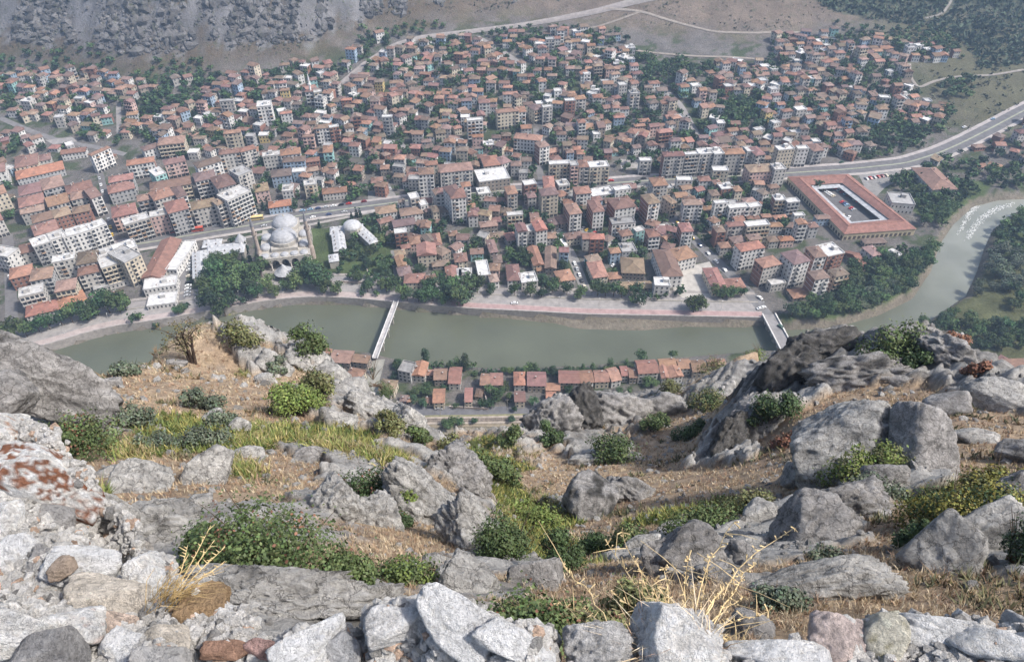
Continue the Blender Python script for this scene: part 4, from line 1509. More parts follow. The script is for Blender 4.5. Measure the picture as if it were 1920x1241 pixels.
# ---- bridges
fb0, fb1 = at_z(743, 566, 1.2), at_z(703, 672, 2.0)
fb = empty('footbridge', (fb0[0], fb0[1], 0), label='narrow white concrete footbridge crossing the river on three piers', cat='footbridge')
A, B = Vector((0, 0, 1.2)), Vector((fb1[0] - fb0[0], fb1[1] - fb0[1], 2.0))
d = (B - A).normalized()
n = Vector((-d.y, d.x, 0))
mb = MB()
mb.beam(A, B, 3.0, 0.5, (0.42, 0.40, 0.40))
mb.obj('deck', M_CONC, fb)
for s in (-1, 1):
    mb = MB()
    for q in range(25):
        c = A + (B - A) * ((q + 0.5) / 25) + n * s * 1.45
        mb.beam(c + Vector((0, 0, 0.25)), c + Vector((0, 0.001, 1.25)), 0.12, 0.12, (0.6, 0.6, 0.6))
    for z in (0.45, 0.85, 1.25):
        mb.beam(A + n * s * 1.45 + Vector((0, 0, z)), B + n * s * 1.45 + Vector((0, 0, z)), 0.16, 0.14, (0.66, 0.66, 0.66))
    mb.beam(A + n * s * 1.45 + Vector((0, 0, 0.35)), B + n * s * 1.45 + Vector((0, 0, 0.35)), 0.3, 0.25, (0.6, 0.6, 0.6))
    mb.obj('railing', M_CONC, fb)
for q in (0.27, 0.5, 0.73):
    c = A + (B - A) * q
    mb = MB()
    mb.box(c.x - 1.2, c.x + 1.2, c.y - 0.7, c.y + 0.7, -9, c.z - 0.255, (0.36, 0.34, 0.31))
    mb.box(c.x - 1.9, c.x + 1.9, c.y - 0.8, c.y + 0.8, c.z - 1.0, c.z - 0.253, (0.40, 0.38, 0.36))
    mb.obj('pier', M_CONC, fb)
rb0, rb1 = at_z(1441, 590, 1.0), at_z(1486, 676, 2.0)
rbz = empty('road_bridge', (rb0[0], rb0[1], 0), label='old stone road bridge with white parapets at the river bend', cat='bridge')
A, B = Vector((0, 0, 0.9)), Vector((rb1[0] - rb0[0], rb1[1] - rb0[1], 2.0))
d = (B - A).normalized()
n = Vector((-d.y, d.x, 0))
mb = MB()
mb.beam(A, B, 8.4, 0.8, (0.24, 0.23, 0.23))
mb.obj('deck', M_PAVE, rbz)
for s in (-1, 1):
    mb = MB()
    mb.beam(A + n * s * 4.0 + Vector((0, 0, 0.85)), B + n * s * 4.0 + Vector((0, 0, 0.85)), 0.7, 0.9, (0.60, 0.58, 0.55))
    mb.obj('parapet', M_STONE, rbz)
for q in (0.15, 0.42, 0.68, 0.93):
    c = A + (B - A) * q
    mb = MB()
    mb.lathe([(2.6, -9 - c.z), (2.4, -0.45)], 10, (c.x, c.y), (0.34, 0.31, 0.27), z=c.z)
    mb.beam(c - n * 4.2 + Vector((0, 0, -1.2)), c + n * 4.2 + Vector((0, 0, -1.2)), 2.6, 1.5, (0.36, 0.33, 0.29))
    mb.obj('pier', M_STONE, rbz)

# weir: broken white water
mb = MB()
for poly in ([(1815, 388), (1838, 374), (1848, 376), (1826, 402), (1806, 432), (1790, 446)], [(1838, 402), (1868, 385), (1905, 378), (1902, 386), (1872, 396), (1846, 416), (1822, 448), (1806, 452), (1816, 428)]):
    pp = np.array([at_z(x, y, -4.9)[:2] for x, y in poly])
    lo, hi = pp.min(0), pp.max(0)
    rs = RNG.uniform(lo, hi, (14000, 2))
    rs = rs[inside(pp, rs[:, 0], rs[:, 1])]
    dd = dist_line(pp, rs[:, 0], rs[:, 1], True)
    for (x, y), q in zip(rs, dd):
        if RNG.random() > 0.06 + (q / 5) ** 1.3:
            continue
        s = RNG.uniform(0.2, 0.7)
        a = RNG.uniform(0, 6.28)
        V = [(x + (1.5 * s * math.cos(k * 1.2566) * 0.67 - 0.5 * s * math.sin(k * 1.2566) * 0.74) * RNG.uniform(0.6, 1.3), y + (1.5 * s * math.cos(k * 1.2566) * 0.74 + 0.5 * s * math.sin(k * 1.2566) * 0.67) * RNG.uniform(0.6, 1.3), -4.95 + RNG.uniform(0, 0.05)) for k in range(5)]
        V.append((x, y, -4.78 + RNG.uniform(0, 0.16)))
        mb.poly(V, [(0, 1, 5), (1, 2, 5), (2, 3, 5), (3, 4, 5), (4, 0, 5)], (0.62, 0.63, 0.62))
mb.obj('foam', M_CONC, kind='stuff')

# ================================================================== THE OLD TOWN: houses filled in along the slope
UPPER = pxpoly([(-30, 150), (60, 135), (170, 130), (240, 150), (330, 155), (420, 150), (520, 128), (640, 118), (690, 60), (760, 88), (880, 70), (1010, 70), (1060, 62), (1150, 68), (1180, 85), (1230, 118), (1330, 125),
                (1440, 122), (1450, 72), (1520, 66), (1650, 76), (1790, 92), (1810, 110), (1720, 120), (1690, 140), (1720, 190), (1790, 205), (1760, 240), (1690, 270), (1600, 300), (1480, 312), (1330, 318), (1200, 322), (1080, 330), (1000, 338), (880, 345), (700, 372), (560, 385),
                (480, 330), (470, 290), (340, 300), (250, 260), (180, 260), (0, 220)])
MIDTOWN = pxpoly([(700, 395), (860, 380), (1040, 352), (1300, 340), (1460, 335), (1480, 360), (1580, 420), (1600, 445), (1480, 450), (1400, 470), (1380, 520), (1300, 480), (1210, 480), (1190, 540), (1110, 545), (1060, 470), (1080, 545), (880, 535), (745, 530), (735, 470)])
EASTEND = pxpoly([(1700, 330), (1790, 290), (1920, 225), (2240, 170), (2240, 350), (1920, 345), (1860, 340), (1800, 330)])
LEFTED = pxpoly([(-420, 180), (-10, 160), (-10, 260), (60, 280), (10, 480), (-30, 610), (-420, 640)])
LEFTGAP = pxpoly([(-20, 222), (180, 258), (245, 258), (245, 300), (160, 300), (20, 292), (-60, 285)])
GAPS = [pxpoly(p) for p in ([(255, 190), (320, 160), (410, 150), (330, 210), (300, 228), (255, 230)],                   # groves and open ground
                            [(1350, 200), (1380, 185), (1425, 195), (1425, 240), (1365, 240)],
                            [(1180, 110), (1300, 120), (1330, 140), (1240, 160), (1190, 140)],
                            [(1230, 170), (1270, 170), (1330, 235), (1290, 240)], [(1140, 300), (1240, 298), (1245, 330), (1150, 330)],
                            [(1620, 250), (1690, 225), (1720, 250), (1660, 285), (1600, 280)],
                            [(1555, 55), (1620, 60), (1640, 85), (1570, 85)], [(480, 340), (520, 330), (540, 370), (490, 395)],
                            [(650, 335), (700, 340), (700, 385), (640, 385)], [(960, 480), (1000, 460), (1010, 530), (975, 530)])]


_BA = None


def blocked(x, y, r):
    global _BA
    if _BA is None or len(_BA) != len(BUILT):
        _BA = np.array(BUILT)
    near_ = np.where((x - _BA[:, 0]) ** 2 + (y - _BA[:, 1]) ** 2 < (_BA[:, 2] + r) ** 2)[0]
    for k in near_:
        bx, by, br, rz, w, d = _BA[k]
        dx, dy = x - bx, y - by
        if True:
            c, s = math.cos(rz), math.sin(rz)
            lx, ly = dx * c + dy * s, -dx * s + dy * c
            if w <= 1:
                return True
            if abs(lx) < w / 2 + r * 0.8 and abs(ly) < d / 2 + r * 0.8:
                return True
    return False


def road_gap(x, y, r):
    X, Y = np.array([x]), np.array([y])
    for L, w in ROADW:
        if abs(L[:, 0] - x).min() > 60 + w or abs(L[:, 1] - y).min() > 60 + w:
            continue
        if dist_line(L, X, Y)[0] < w / 2 + r:
            return True
    return False


SPOTS, TREESPOTS = [], []
rnd = random.Random(21)
for region, step, dens in ((MIDTOWN, 10.8, 0.9), (UPPER, 10.0, 0.76), (LEFTGAP, 11.5, 0.72), (EASTEND, 14.0, 0.7), (LEFTED, 13.0, 0.75)):
    lo, hi = region.min(0), region.max(0)
    xs, ys = np.arange(lo[0], hi[0], step), np.arange(lo[1], hi[1], step * 0.92)
    for j, y0 in enumerate(ys):
        for x0 in xs:
            x = x0 + rnd.uniform(-3.2, 3.2) + (step / 2 if j % 2 else 0) + 5 * math.sin(y0 / 37)
            y = y0 + rnd.uniform(-2.6, 2.6) + 6 * math.sin(x0 / 50) + 0.06 * x0
            if not inside(region, np.array([x]), np.array([y]))[0]:
                continue
            if road_gap(x, y, 4.4) or blocked(x, y, 4.4):
                if not road_gap(x, y, 2.0) and not blocked(x, y, 2.2) and rnd.random() < 0.45:
                    TREESPOTS.append((x, y, rnd.uniform(4, 7)))
                continue
            in_gap = any(inside(g, np.array([x]), np.array([y]))[0] for g in GAPS)
            ndn = perlin(np.array([[x / 55, y / 45, 1.5]]))[0]
            if in_gap or rnd.random() > dens + 0.35 * ndn:
                for q in range(2 if in_gap or rnd.random() < 0.4 else 1):
                    TREESPOTS.append((x + rnd.uniform(-4, 4), y + rnd.uniform(-4, 4), rnd.uniform(5, 9.5)))
                continue
            SPOTS.append((x, y))
            if rnd.random() < 0.5:
                TREESPOTS.append((x + rnd.choice([-6, 6]), y + rnd.uniform(-5, 5), rnd.uniform(3.5, 6.5)))
HSPECS = []
for x, y in SPOTS:
    nf = rnd.choices([1, 2, 3, 4], [0.18, 0.55, 0.22, 0.05])[0]
    w, d = rnd.uniform(5.8, 9.6), rnd.uniform(5.4, 7.8)
    rz = 0.12 * math.sin(x / 90) + 0.0006 * x + rnd.gauss(0, 0.13)
    if rnd.random() < 0.25:
        rz += rnd.choice([-1, 1]) * rnd.uniform(0.3, 0.9)
    rt = rnd.choices(['h', 'g', 'G', 'f', 's'], [0.52, 0.24, 0.1, 0.09, 0.05])[0]
    wall = rnd.choices(['w', 'm', 'c', 'g', 'b', 't', 'y', 'p', 'n', 'k'], [0.3, 0.2, 0.12, 0.09, 0.06, 0.04, 0.03, 0.05, 0.06, 0.05])[0]
    side = 'k' if rnd.random() < 0.07 else wall
    HSPECS.append((x, y, gz(x, y), rz, w, d, nf, rt, wall, side, rnd.choice([0, 1, 2, 3, 4, 5, 5, 3])))
n_house = sum(1 for h in THINGS if h['cat'] == 'house')
HSPECS.sort(key=lambda h: to_px((h[0], h[1], h[2]))[2] - 12 * h[6])
inview = lambda h: -5 < to_px((h[0], h[1], h[2]))[0] < 1925 and to_px((h[0], h[1], h[2]))[1] > 5
HSPECS = [h for h in HSPECS if inview(h) or -420 < to_px((h[0], h[1], h[2]))[0] < 2240]
room = 296 - n_house
solo, far = [], []
for h in HSPECS:
    if h[6] >= 4:
        solo.append(h)
    elif room > 0 and inview(h):
        solo.append(h)
        room -= 1
    else:
        far.append(h)
for h in solo:
    x, y, z, rz, w, d, nf, rt, wall, side, ri = h
    c, s = math.cos(rz), math.sin(rz)
    building(x + s * d / 2, y - c * d / 2, z, rz, w, d, nf, rt, wall, side, ri, random.Random(int(x * 31 + y * 17)))
fm = [MB(), MB(), MB(), None]
allf = MB()
MI = {'w': 0, 'r': 1, 'f': 2, 'g': 3}
for h in far:
    x, y, z, rz, w, d, nf, rt, wall, side, ri = h
    c, s = math.cos(rz), math.sin(rz)
    ox, oy = x + s * d / 2, y - c * d / 2
    tmp = [MB(), MB(), MB(), None]
    q_ = random.Random(int(x * 13 + y * 7))
    rc = (tuple(np.array(ROOFC[ri % 7]) * q_.uniform(0.75, 1.22) * np.array([1, q_.uniform(0.94, 1.14), q_.uniform(0.82, 1.04)])) if rt != 'f' else [(0.58, 0.57, 0.55), (0.46, 0.455, 0.45), (0.66, 0.65, 0.64)][ri % 3])
    make_building(tmp, w, d, nf, rt, wall, side, rc, random.Random(int(x * 31 + y * 17)), detail=1)
    for k in range(3):
        o = len(allf.v)
        allf.v += [(ox + vx * c - vy * s, oy + vx * s + vy * c, z + vz) for vx, vy, vz in tmp[k].v]
        allf.c += tmp[k].c
        mi_ = 2 if (k == 1 and rt == 'f') else k if k < 2 else 3
        allf.f += [[o + i for i in f] for f in tmp[k].f]
        allf.m += [mi_] * len(tmp[k].f)
allf.obj('distant_houses', [M_WALL, M_ROOF, M_CONC, M_GLASS], kind='stuff')
print('houses', n_house, 'solo', len(solo), 'far', len(far), 'trees', len(TREESPOTS))

# ================================================================== TREES
def leaf_cloud(centers, radii, n, size, col, seed, flat=0.8, up=0.35, aspect=1.0, rag=0.15):
    """n leaf-sized quads spread through blobs; returns V, F, C."""
    r = np.random.default_rng(seed)
    k = r.choice(len(centers), n, p=np.array([q ** 2 for q in radii]) / sum(q ** 2 for q in radii))
    d = r.normal(size=(n, 3))
    d /= np.linalg.norm(d, axis=1)[:, None]
    rr = r.uniform(0.25, 1.0, n) ** 0.45 * np.where(r.random(n) < rag, r.uniform(1.0, 1.7, n), 1.0)
    c = np.array(centers)[k] + d * (np.array(radii)[k] * rr)[:, None] * np.array([1, 1, flat])
    nrm = d + r.normal(size=(n, 3)) * 0.55 + np.array([0, 0, up])
    nrm /= np.linalg.norm(nrm, axis=1)[:, None]
    a = np.cross(nrm, r.normal(size=(n, 3)))
    a /= np.linalg.norm(a, axis=1)[:, None]
    b = np.cross(nrm, a)
    s = size * r.uniform(0.6, 1.35, n)[:, None]
    V = np.stack([c - a * s - b * s * 0.45 * aspect, c + a * s * 0.3 - b * s * 0.75 * aspect, c + a * s + b * s * 0.35 * aspect, c - a * s * 0.25 + b * s * 0.8 * aspect], 1).reshape(-1, 3)
    F = np.arange(4 * n).reshape(n, 4)
    tone = r.uniform(0.7, 1.3, n)[:, None] * (1 + 0.22 * np.sin(k * 2.4))[:, None]
    C = np.repeat(np.array(col) * tone * (1 + r.normal(0, 0.06, (n, 3))), 4, axis=0)
    return V, F, np.clip(C, 0.004, 1)


def crown_blobs(seed, h, w, kind):
    r = random.Random(seed)
    if kind == 'poplar':
        n = 9
        return [(r.uniform(-.1, .1) * w, r.uniform(-.1, .1) * w, h * (0.14 + 0.8 * i / n)) for i in range(n)], [w * 0.5 * (0.55 + 0.75 * math.sin(math.pi * (0.12 + 0.8 * i / n))) for i in range(n)]
    if kind == 'cypress':
        n = 9
        return [(0, 0, h * (0.08 + 0.86 * i / n)) for i in range(n)], [w * 0.5 * (1.05 - 0.9 * i / n) for i in range(n)]
    C, R = [], []
    n = r.randint(8, 12)
    for i in range(n):
        a = 2 * math.pi * i / n * 2.4 + r.uniform(-.4, .4)
        q = r.uniform(0.12, 0.36) * w
        C.append((q * math.cos(a), q * math.sin(a), h * r.uniform(0.38, 0.84)))
        R.append(w * r.uniform(0.15, 0.27))
    C.append((0, 0, h * 0.62))
    R.append(w * 0.3)
    return C, R


TREE_KINDS = {'broad': dict(h=10, w=9, n=900, s=0.42, c=[(0.040, 0.072, 0.030), (0.055, 0.088, 0.034), (0.035, 0.062, 0.032), (0.065, 0.098, 0.036)]),
              'willow': dict(h=10, w=10, n=1000, s=0.36, c=[(0.085, 0.105, 0.075), (0.075, 0.10, 0.06)]),
              'poplar': dict(h=14, w=3.2, n=700, s=0.32, c=[(0.038, 0.066, 0.030), (0.05, 0.08, 0.035)]),
              'cypress': dict(h=12, w=3.4, n=700, s=0.3, c=[(0.022, 0.042, 0.024)])}
PROTO = {}
for kn, K in TREE_KINDS.items():
    L = []
    for v in range(4 if kn == 'broad' else 2):
        C_, R_ = crown_blobs(100 + v * 7 + len(kn), K['h'], K['w'], kn)
        V, F, cc = leaf_cloud(C_, R_, K['n'], K['s'], K['c'][v % len(K['c'])], 50 + v)
        crown = mesh_np('crown', V, F, [M_LEAF], cc)
        mb = MB()
        mb.tube([(0, 0, -0.5), (0.08, 0.05, K['h'] * 0.25), (-0.1, 0.1, K['h'] * 0.6)], [0.03 * K['h'], 0.022 * K['h'], 0.008 * K['h']], 7, (0.13, 0.10, 0.075))
        if kn in ('broad', 'willow'):
            for c in C_[:6]:
                mb.tube([(0, 0, K['h'] * 0.25), (c[0] * 0.5, c[1] * 0.5, c[2] * 0.7), c], [0.014 * K['h'], 0.009 * K['h'], 0.003 * K['h']], 5, (0.13, 0.10, 0.075))
        trunk = mb.mesh('trunk', [M_BARK])
        L.append((crown, trunk, V, F, cc))
    PROTO[kn] = L


def tree(kn, x, y, z, h, w, seed, label=None, group=None):
    K = TREE_KINDS[kn]
    P = PROTO[kn][seed % len(PROTO[kn])]
    nm = {'broad': 'broadleaf_tree', 'willow': 'willow_tree', 'poplar': 'poplar_tree', 'cypress': 'cypress_tree'}[kn]
    o = empty(nm, (x, y, z), (seed * 2.39996) % 6.283)
    sc = (w / K['w'], w / K['w'], h / K['h'])
    for nm2, me in (('trunk', P[1]), ('crown', P[0])):
        c = obj(nm2, me, o)
        c.scale = sc
    noun = {'broad': ['dark green bushy tree', 'mid green leafy tree', 'deep green rounded tree', 'bright green leafy tree'][seed % 4], 'willow': 'silvery willow tree', 'poplar': 'tall columnar poplar', 'cypress': 'dark pointed cypress'}[kn]
    sz = 'low' if h < 5.5 else 'tall' if h > 10 else 'medium'
    if label:
        tag(o, label, 'tree', group)
    else:
        THINGS.append(dict(o=o, cat='tree', adj=(noun if noun.startswith('tall') else sz + ' ' + noun), short=noun, x=x, y=y, group='trees of the town and river banks'))
    return o


TSPEC = []


def row(pts, kn, h, w, jit=1.0, pri=0):
    for q in pts:
        x, y = q[0], q[1]
        s = q[2] if len(q) > 2 else 1.0
        g = ground(x, y)
        if kn == 'broad' and inside(RIVER, np.array([g[0]]), np.array([g[1]]))[0]:
            g[2] = -5
        TSPEC.append((kn, g[0], g[1], g[2], h * s * rnd.uniform(0.9, 1.1), w * s * rnd.uniform(0.9, 1.1), pri))


rnd = random.Random(5)
# along the promenade (photo pixel of the foot, size factor)
row([(8, 650, 1.3), (28, 640, 1.4), (52, 632, 1.1), (75, 622, 1.0), (95, 618, 1.0), (118, 611, 1.0), (138, 606, 1.3), (152, 600, 1.2), (172, 600, 1.3), (186, 592, 1.2), (207, 588, 1.5), (226, 586, 1.5), (238, 582, 1.2),
     (258, 600, .5), (250, 606, .6), (264, 600, .5), (290, 604, .45), (336, 592, .6), (345, 585, .6), (354, 580, .5),
     (398, 582, 1.4), (420, 582, 1.6), (438, 574, 1.3), (458, 572, .6), (395, 560, 1.4), (420, 552, 1.5), (445, 548, 1.4), (470, 555, 1.2), (410, 530, 1.6), (435, 520, 1.6), (455, 528, 1.5), (390, 545, 1.2),
     (505, 545, 1.1), (517, 556, 1.0), (485, 560, 1.0), (492, 520, 1.4), (480, 535, 1.3), (538, 545, .8), (560, 542, 1.2), (575, 530, 1.4), (592, 538, 1.6), (608, 540, 1.4), (590, 520, 1.5), (612, 548, 1.1),
     (634, 552, .9), (690, 548, .9), (680, 556, .5), (707, 556, .45), (725, 548, 1.0), (742, 546, 1.1), (755, 562, 1.1), (764, 565, 1.0), (785, 566, .9), (798, 568, 1.1), (812, 566, 1.0), (833, 570, .9), (846, 566, 1.2), (858, 573, 1.4), (868, 574, 1.3),
     (805, 548, 1.1), (835, 550, 1.2), (850, 548, 1.3), (880, 552, 1.2), (895, 550, 1.1), (920, 553, .8), (965, 555, .9), (995, 556, 1.0), (1015, 558, .7), (1035, 552, .9), (1063, 553, .9), (1088, 562, 1.0), (1120, 556, 1.0), (1135, 556, .9), (1150, 556, 1.0), (1165, 558, .8),
     (1190, 558, 1.0), (1185, 570, .6), (1215, 562, .6), (1198, 572, .8), (1275, 552, .6), (1300, 586, 1.3), (1310, 580, 1.0), (1270, 556, .6), (1340, 556, .8), (1355, 560, .9), (1372, 560, .8), (1390, 556, .7), (1245, 560, .5), (1230, 564, .45)], 'broad', 11, 9.5, pri=-50)
# near bank hedge line along the water
row([(660 + 12 * i, 692 - (i % 3), rnd.uniform(.5, .9)) for i in range(7, 20)], 'broad', 6, 6)
row([(892 + 13 * i, 702 + rnd.uniform(-2, 3), rnd.uniform(.6, 1.0)) for i in range(0, 25)], 'broad', 5.5, 6.5)
row([(745, 690, .9), (752, 700, .9), (740, 712, .8), (990, 700, 1.0), (998, 702, 1.1), (1200, 678, 1.0), (1260, 672, .9), (745, 688, .8), (780, 745, 1.1), (800, 740, 1.1), (795, 762, 1.0), (775, 756, .8), (830, 735, .8), (920, 740, 1.0), (935, 752, 1.2), (945, 735, 1.1), (918, 765, .8), (905, 765, .8), (855, 765, .6), (955, 750, .8), (700, 700, .6),
     (1000, 762, .9), (1065, 735, .8), (1075, 745, .8), (1215, 722, 1.1), (1225, 725, .9), (1160, 738, .7), (1180, 738, .6), (640, 690, .7), (620, 700, .6), (965, 772, .6), (850, 798, .9), (840, 806, .9), (862, 800, .8), (890, 795, .6), (960, 792, .7), (835, 798, .7)], 'broad', 6.5, 6.5)
row([(799, 682), (858, 694, .9), (873, 697, 1.15), (1092, 700, .6), (1110, 698, .65), (1143, 694, .8), (1173, 690, .6), (847, 700, .8)], 'poplar', 12.5, 3.4, pri=-60)
# conifers and poplars
row([(1530, 356, 1.0)], 'broad', 9, 9)
row([(463, 470, .8), (470, 490, .9), (460, 500, 1.0), (600, 428, .7), (548, 535, .6), (562, 528, .7), (483, 400, .9), (495, 395, 1.0), (503, 388, .9), (669, 408, .8), (660, 412, .7), (676, 408, .8), (1693, 345, .9), (1712, 350, 1.0), (1720, 345, 1.0), (1810, 340, 1.0), (1880, 352, 1.1)], 'cypress', 12, 3.6, pri=-40)
row([(480, 380, 1), (490, 375, 1), (500, 372, 1), (560, 375, .8), (555, 390, .8), (1110, 490, .5), (1098, 500, .5), (1140, 480, .5), (990, 385, .9), (995, 372, .9)], 'poplar', 13, 3.8)


def scatter(poly, n, kn, h, w, pri=0, mind=3.0):
    pp = pxpoly(poly)
    lo, hi = pp.min(0), pp.max(0)
    got = []
    for q in range(n * 12):
        if len(got) >= n:
            break
        x, y = rnd.uniform(lo[0], hi[0]), rnd.uniform(lo[1], hi[1])
        if not inside(pp, np.array([x]), np.array([y]))[0] or inside(RIVER, np.array([x]), np.array([y]))[0]:
            continue
        if any((x - a) ** 2 + (y - b) ** 2 < mind ** 2 for a, b in got) or blocked(x, y, 1.2) or road_gap(x, y, 0.6):
            continue
        got.append((x, y))
        s = rnd.uniform(0.7, 1.25)
        TSPEC.append((kn, x, y, gz(x, y), h * s, w * s * rnd.uniform(0.85, 1.15), pri))


scatter([(590, 440), (650, 430), (735, 415), (742, 540), (680, 545), (650, 520), (600, 500)], 42, 'broad', 7.5, 7, -20, 6)
scatter([(380, 470), (480, 450), (490, 520), (470, 540), (380, 560)], 22, 'broad', 8.5, 8, -20, 6)
scatter([(1460, 605), (1590, 535), (1600, 500), (1650, 480), (1745, 470), (1745, 500), (1690, 560), (1560, 604), (1480, 616)], 75, 'broad', 9, 8.5, -30, 5)
scatter([(1575, 540), (1640, 520), (1680, 560), (1600, 590)], 12, 'willow', 9, 9, -30, 6)
scatter([(1640, 360), (1730, 325), (1760, 330), (1850, 372), (1780, 408), (1760, 430), (1700, 420)], 48, 'broad', 9, 8, -10, 5.5)
scatter([(1840, 425), (1920, 385), (1990, 390), (1990, 480), (1840, 480)], 34, 'broad', 9, 9, -10, 6)
scatter([(1822, 480), (1930, 470), (1930, 530), (1830, 560)], 20, 'willow', 9, 10, -10, 6)
scatter([(1880, 470), (1990, 450), (1990, 640), (1900, 600)], 30, 'broad', 8, 8, -10, 6)
scatter([(1720, 610), (1760, 590), (1800, 585), (1830, 620), (1760, 650)], 12, 'broad', 7.5, 8, -10, 5)
scatter([(1790, 640), (1850, 610), (1940, 625), (1940, 660), (1830, 668)], 18, 'broad', 8.5, 9, -10, 5)
scatter([(1700, 300), (1780, 325), (1920, 300), (1920, 360), (1860, 350)], 20, 'broad', 8, 8)
scatter([(500, 395), (680, 385), (700, 395), (560, 415)], 14, 'broad', 6, 6, 0, 6)
scatter([(640, 345), (690, 335), (690, 380), (650, 385)], 10, 'broad', 8, 8)
for x, y, s in TREESPOTS:
    if not road_gap(x, y, 0.5):
        TSPEC.append(('broad', x, y, gz(x, y), s * rnd.uniform(0.8, 1.1), s * rnd.uniform(0.9, 1.2), 20))
for region, k in ((UPPER, 900), (MIDTOWN, 200), (LEFTED, 80)):
    lo, hi = region.min(0), region.max(0)
    got = 0
    for q in range(k * 14):
        x, y = rnd.uniform(lo[0], hi[0]), rnd.uniform(lo[1], hi[1])
        if got < k and inside(region, np.array([x]), np.array([y]))[0] and not blocked(x, y, 0.6) and not road_gap(x, y, 1.0):
            got += 1
            s = rnd.uniform(4.5, 8.5)
            TSPEC.append(('broad', x, y, gz(x, y), s * rnd.uniform(0.9, 1.2), s, 20))
# trees along the foot of the hills and on the slope
scatter([(250, 150), (300, 118), (380, 118), (420, 150), (330, 155)], 26, 'broad', 6, 7, 30, 5)
scatter([(0, 115), (90, 100), (180, 80), (240, 130), (160, 135), (0, 150)], 30, 'broad', 6, 7, 30, 7)
scatter([(680, 55), (800, 45), (860, 50), (740, 75), (690, 85)], 24, 'broad', 6, 7, 30, 6)
scatter([(900, 56), (1080, 50), (1110, 56), (900, 68)], 20, 'broad', 5, 6, 30, 6)
scatter([(1560, 40), (1600, 55), (1760, 58), (1800, 100), (1700, 80), (1600, 75)], 60, 'broad', 6.5, 7, 30, 6)
scatter([(1600, 250), (1790, 200), (1800, 225), (1690, 285)], 30, 'broad', 7, 8, 30, 6)
scatter([(1760, 150), (1825, 150), (1820, 185), (1760, 185)], 22, 'broad', 7, 8, 30, 6)
scatter([(1560, 292), (1660, 282), (1720, 268), (1740, 280), (1600, 305)], 18, 'broad', 5, 6, 30, 5)
scatter([(1345, 195), (1430, 190), (1430, 245), (1360, 245)], 26, 'broad', 8, 8, 10, 5)
vis = lambda s: -20 < to_px(s[1:4])[0] < 1940 and to_px(s[1:4])[1] > -5
TSPEC.sort(key=lambda s: (not vis(s), to_px(s[1:4])[2] - 14 * s[4] - 10 * s[5]))
tsolo, tfar = TSPEC[:292], TSPEC[292:]
for i, (kn, x, y, z, h, w, pri) in enumerate(tsolo):
    tree(kn, x, y, z, h, w, i * 7 + int(abs(x) * 3))
VV, FF, CC, off = [], [], [], 0
for i, (kn, x, y, z, h, w, pri) in enumerate(tfar):
    K = TREE_KINDS[kn]
    P = PROTO[kn][i % len(PROTO[kn])]
    k = np.random.default_rng(i).choice(len(P[3]), 72, replace=False)
    q = P[2].reshape(-1, 4, 3)[k]
    cq = q.mean(1, keepdims=True)
    q = cq + (q - cq) * 2.8
    a = i * 2.4
    R = np.array([[math.cos(a), -math.sin(a), 0], [math.sin(a), math.cos(a), 0], [0, 0, 1]])
    q = (q.reshape(-1, 3) * np.array([w / K['w'], w / K['w'], h / K['h']])) @ R.T + np.array([x, y, z])
    VV.append(q)
    FF.append(np.arange(len(k) * 4).reshape(-1, 4) + off)
    CC.append(P[4].reshape(-1, 4, 3)[k].reshape(-1, 3) * rnd.uniform(0.75, 1.25))
    off += len(k) * 4
if VV:
    obj('distant_trees', mesh_np('distant_trees', np.concatenate(VV), np.concatenate(FF), [M_LEAF], np.concatenate(CC)), kind='stuff')
print('trees', len(tsolo), len(tfar))
# scrub dotted over the bare hills, oak wood on the eastern slope, crags on the western one
VV, CC = [], []
r = np.random.default_rng(9)
FT = lambda X: np.interp(X, [-1500, -700, -500, -350, -206, -140, 0, 120, 260, 420, 600, 900, 1500], [560, 640, 700, 662, 690, 750, 790, 760, 745, 800, 760, 700, 600])
WOOD = pxpoly([(1500, -25), (1560, 22), (1740, 52), (1810, 84), (1835, 132), (1990, 112), (2000, -25)])
STRIP = pxpoly([(1700, 118), (1835, 132), (1990, 120), (2000, 185), (1800, 262), (1745, 262), (1800, 215), (1740, 185)])
X, Y = r.uniform(-750, 1000, 90000), r.uniform(560, 1020, 90000)
nz = fbm(np.stack([X / 60, Y / 60, X * 0 + 9], -1), 3)
wood, strip = inside(WOOD, X, Y), inside(STRIP, X, Y)
prob = np.where(wood, 0.9, np.where(strip, 0.10 + 0.5 * smooth(0.05, 0.4, nz), (0.08 + 0.6 * smooth(0.0, 0.4, nz)) * (Y > FT(X) + 4)))
keep = (r.random(len(X)) < prob) & ~(inside(UPPER, X, Y))
for L, w in ROADW:
    if L[:, 1].max() > 560:
        keep &= dist_line(L, X, Y) > w / 2 + 1.5
Zs = town_z(X, Y)
c = np.stack([X, Y, Zs], -1)[keep]
n = len(c)
wk = wood[keep]
s = np.where(wk, r.uniform(1.4, 3.6, n), np.where(strip[keep], r.uniform(0.8, 2.6, n), r.uniform(0.5, 1.5, n)))
k = 4
pts = c[:, None, :] + r.normal(size=(n, k, 3)) * (s[:, None, None] * np.array([0.5, 0.5, 0.3])) + np.array([0, 0, 0.55]) * s[:, None, None]
a = r.normal(size=(n, k, 3))
b = r.normal(size=(n, k, 3))
sz = s[:, None, None] * 0.62
V = np.stack([pts - a * sz * .6, pts + b * sz * .6, pts + a * sz * .6, pts - b * sz * .6], 2).reshape(-1, 3)
V[:, 2] = np.maximum(V[:, 2], np.repeat(c[:, 2], k * 4) - 0.3)
colv = np.repeat(np.where(wk[:, None], np.array([0.036, 0.056, 0.034]), np.array([0.05, 0.058, 0.034])) * r.uniform(0.55, 1.5, n)[:, None], k * 4, axis=0)
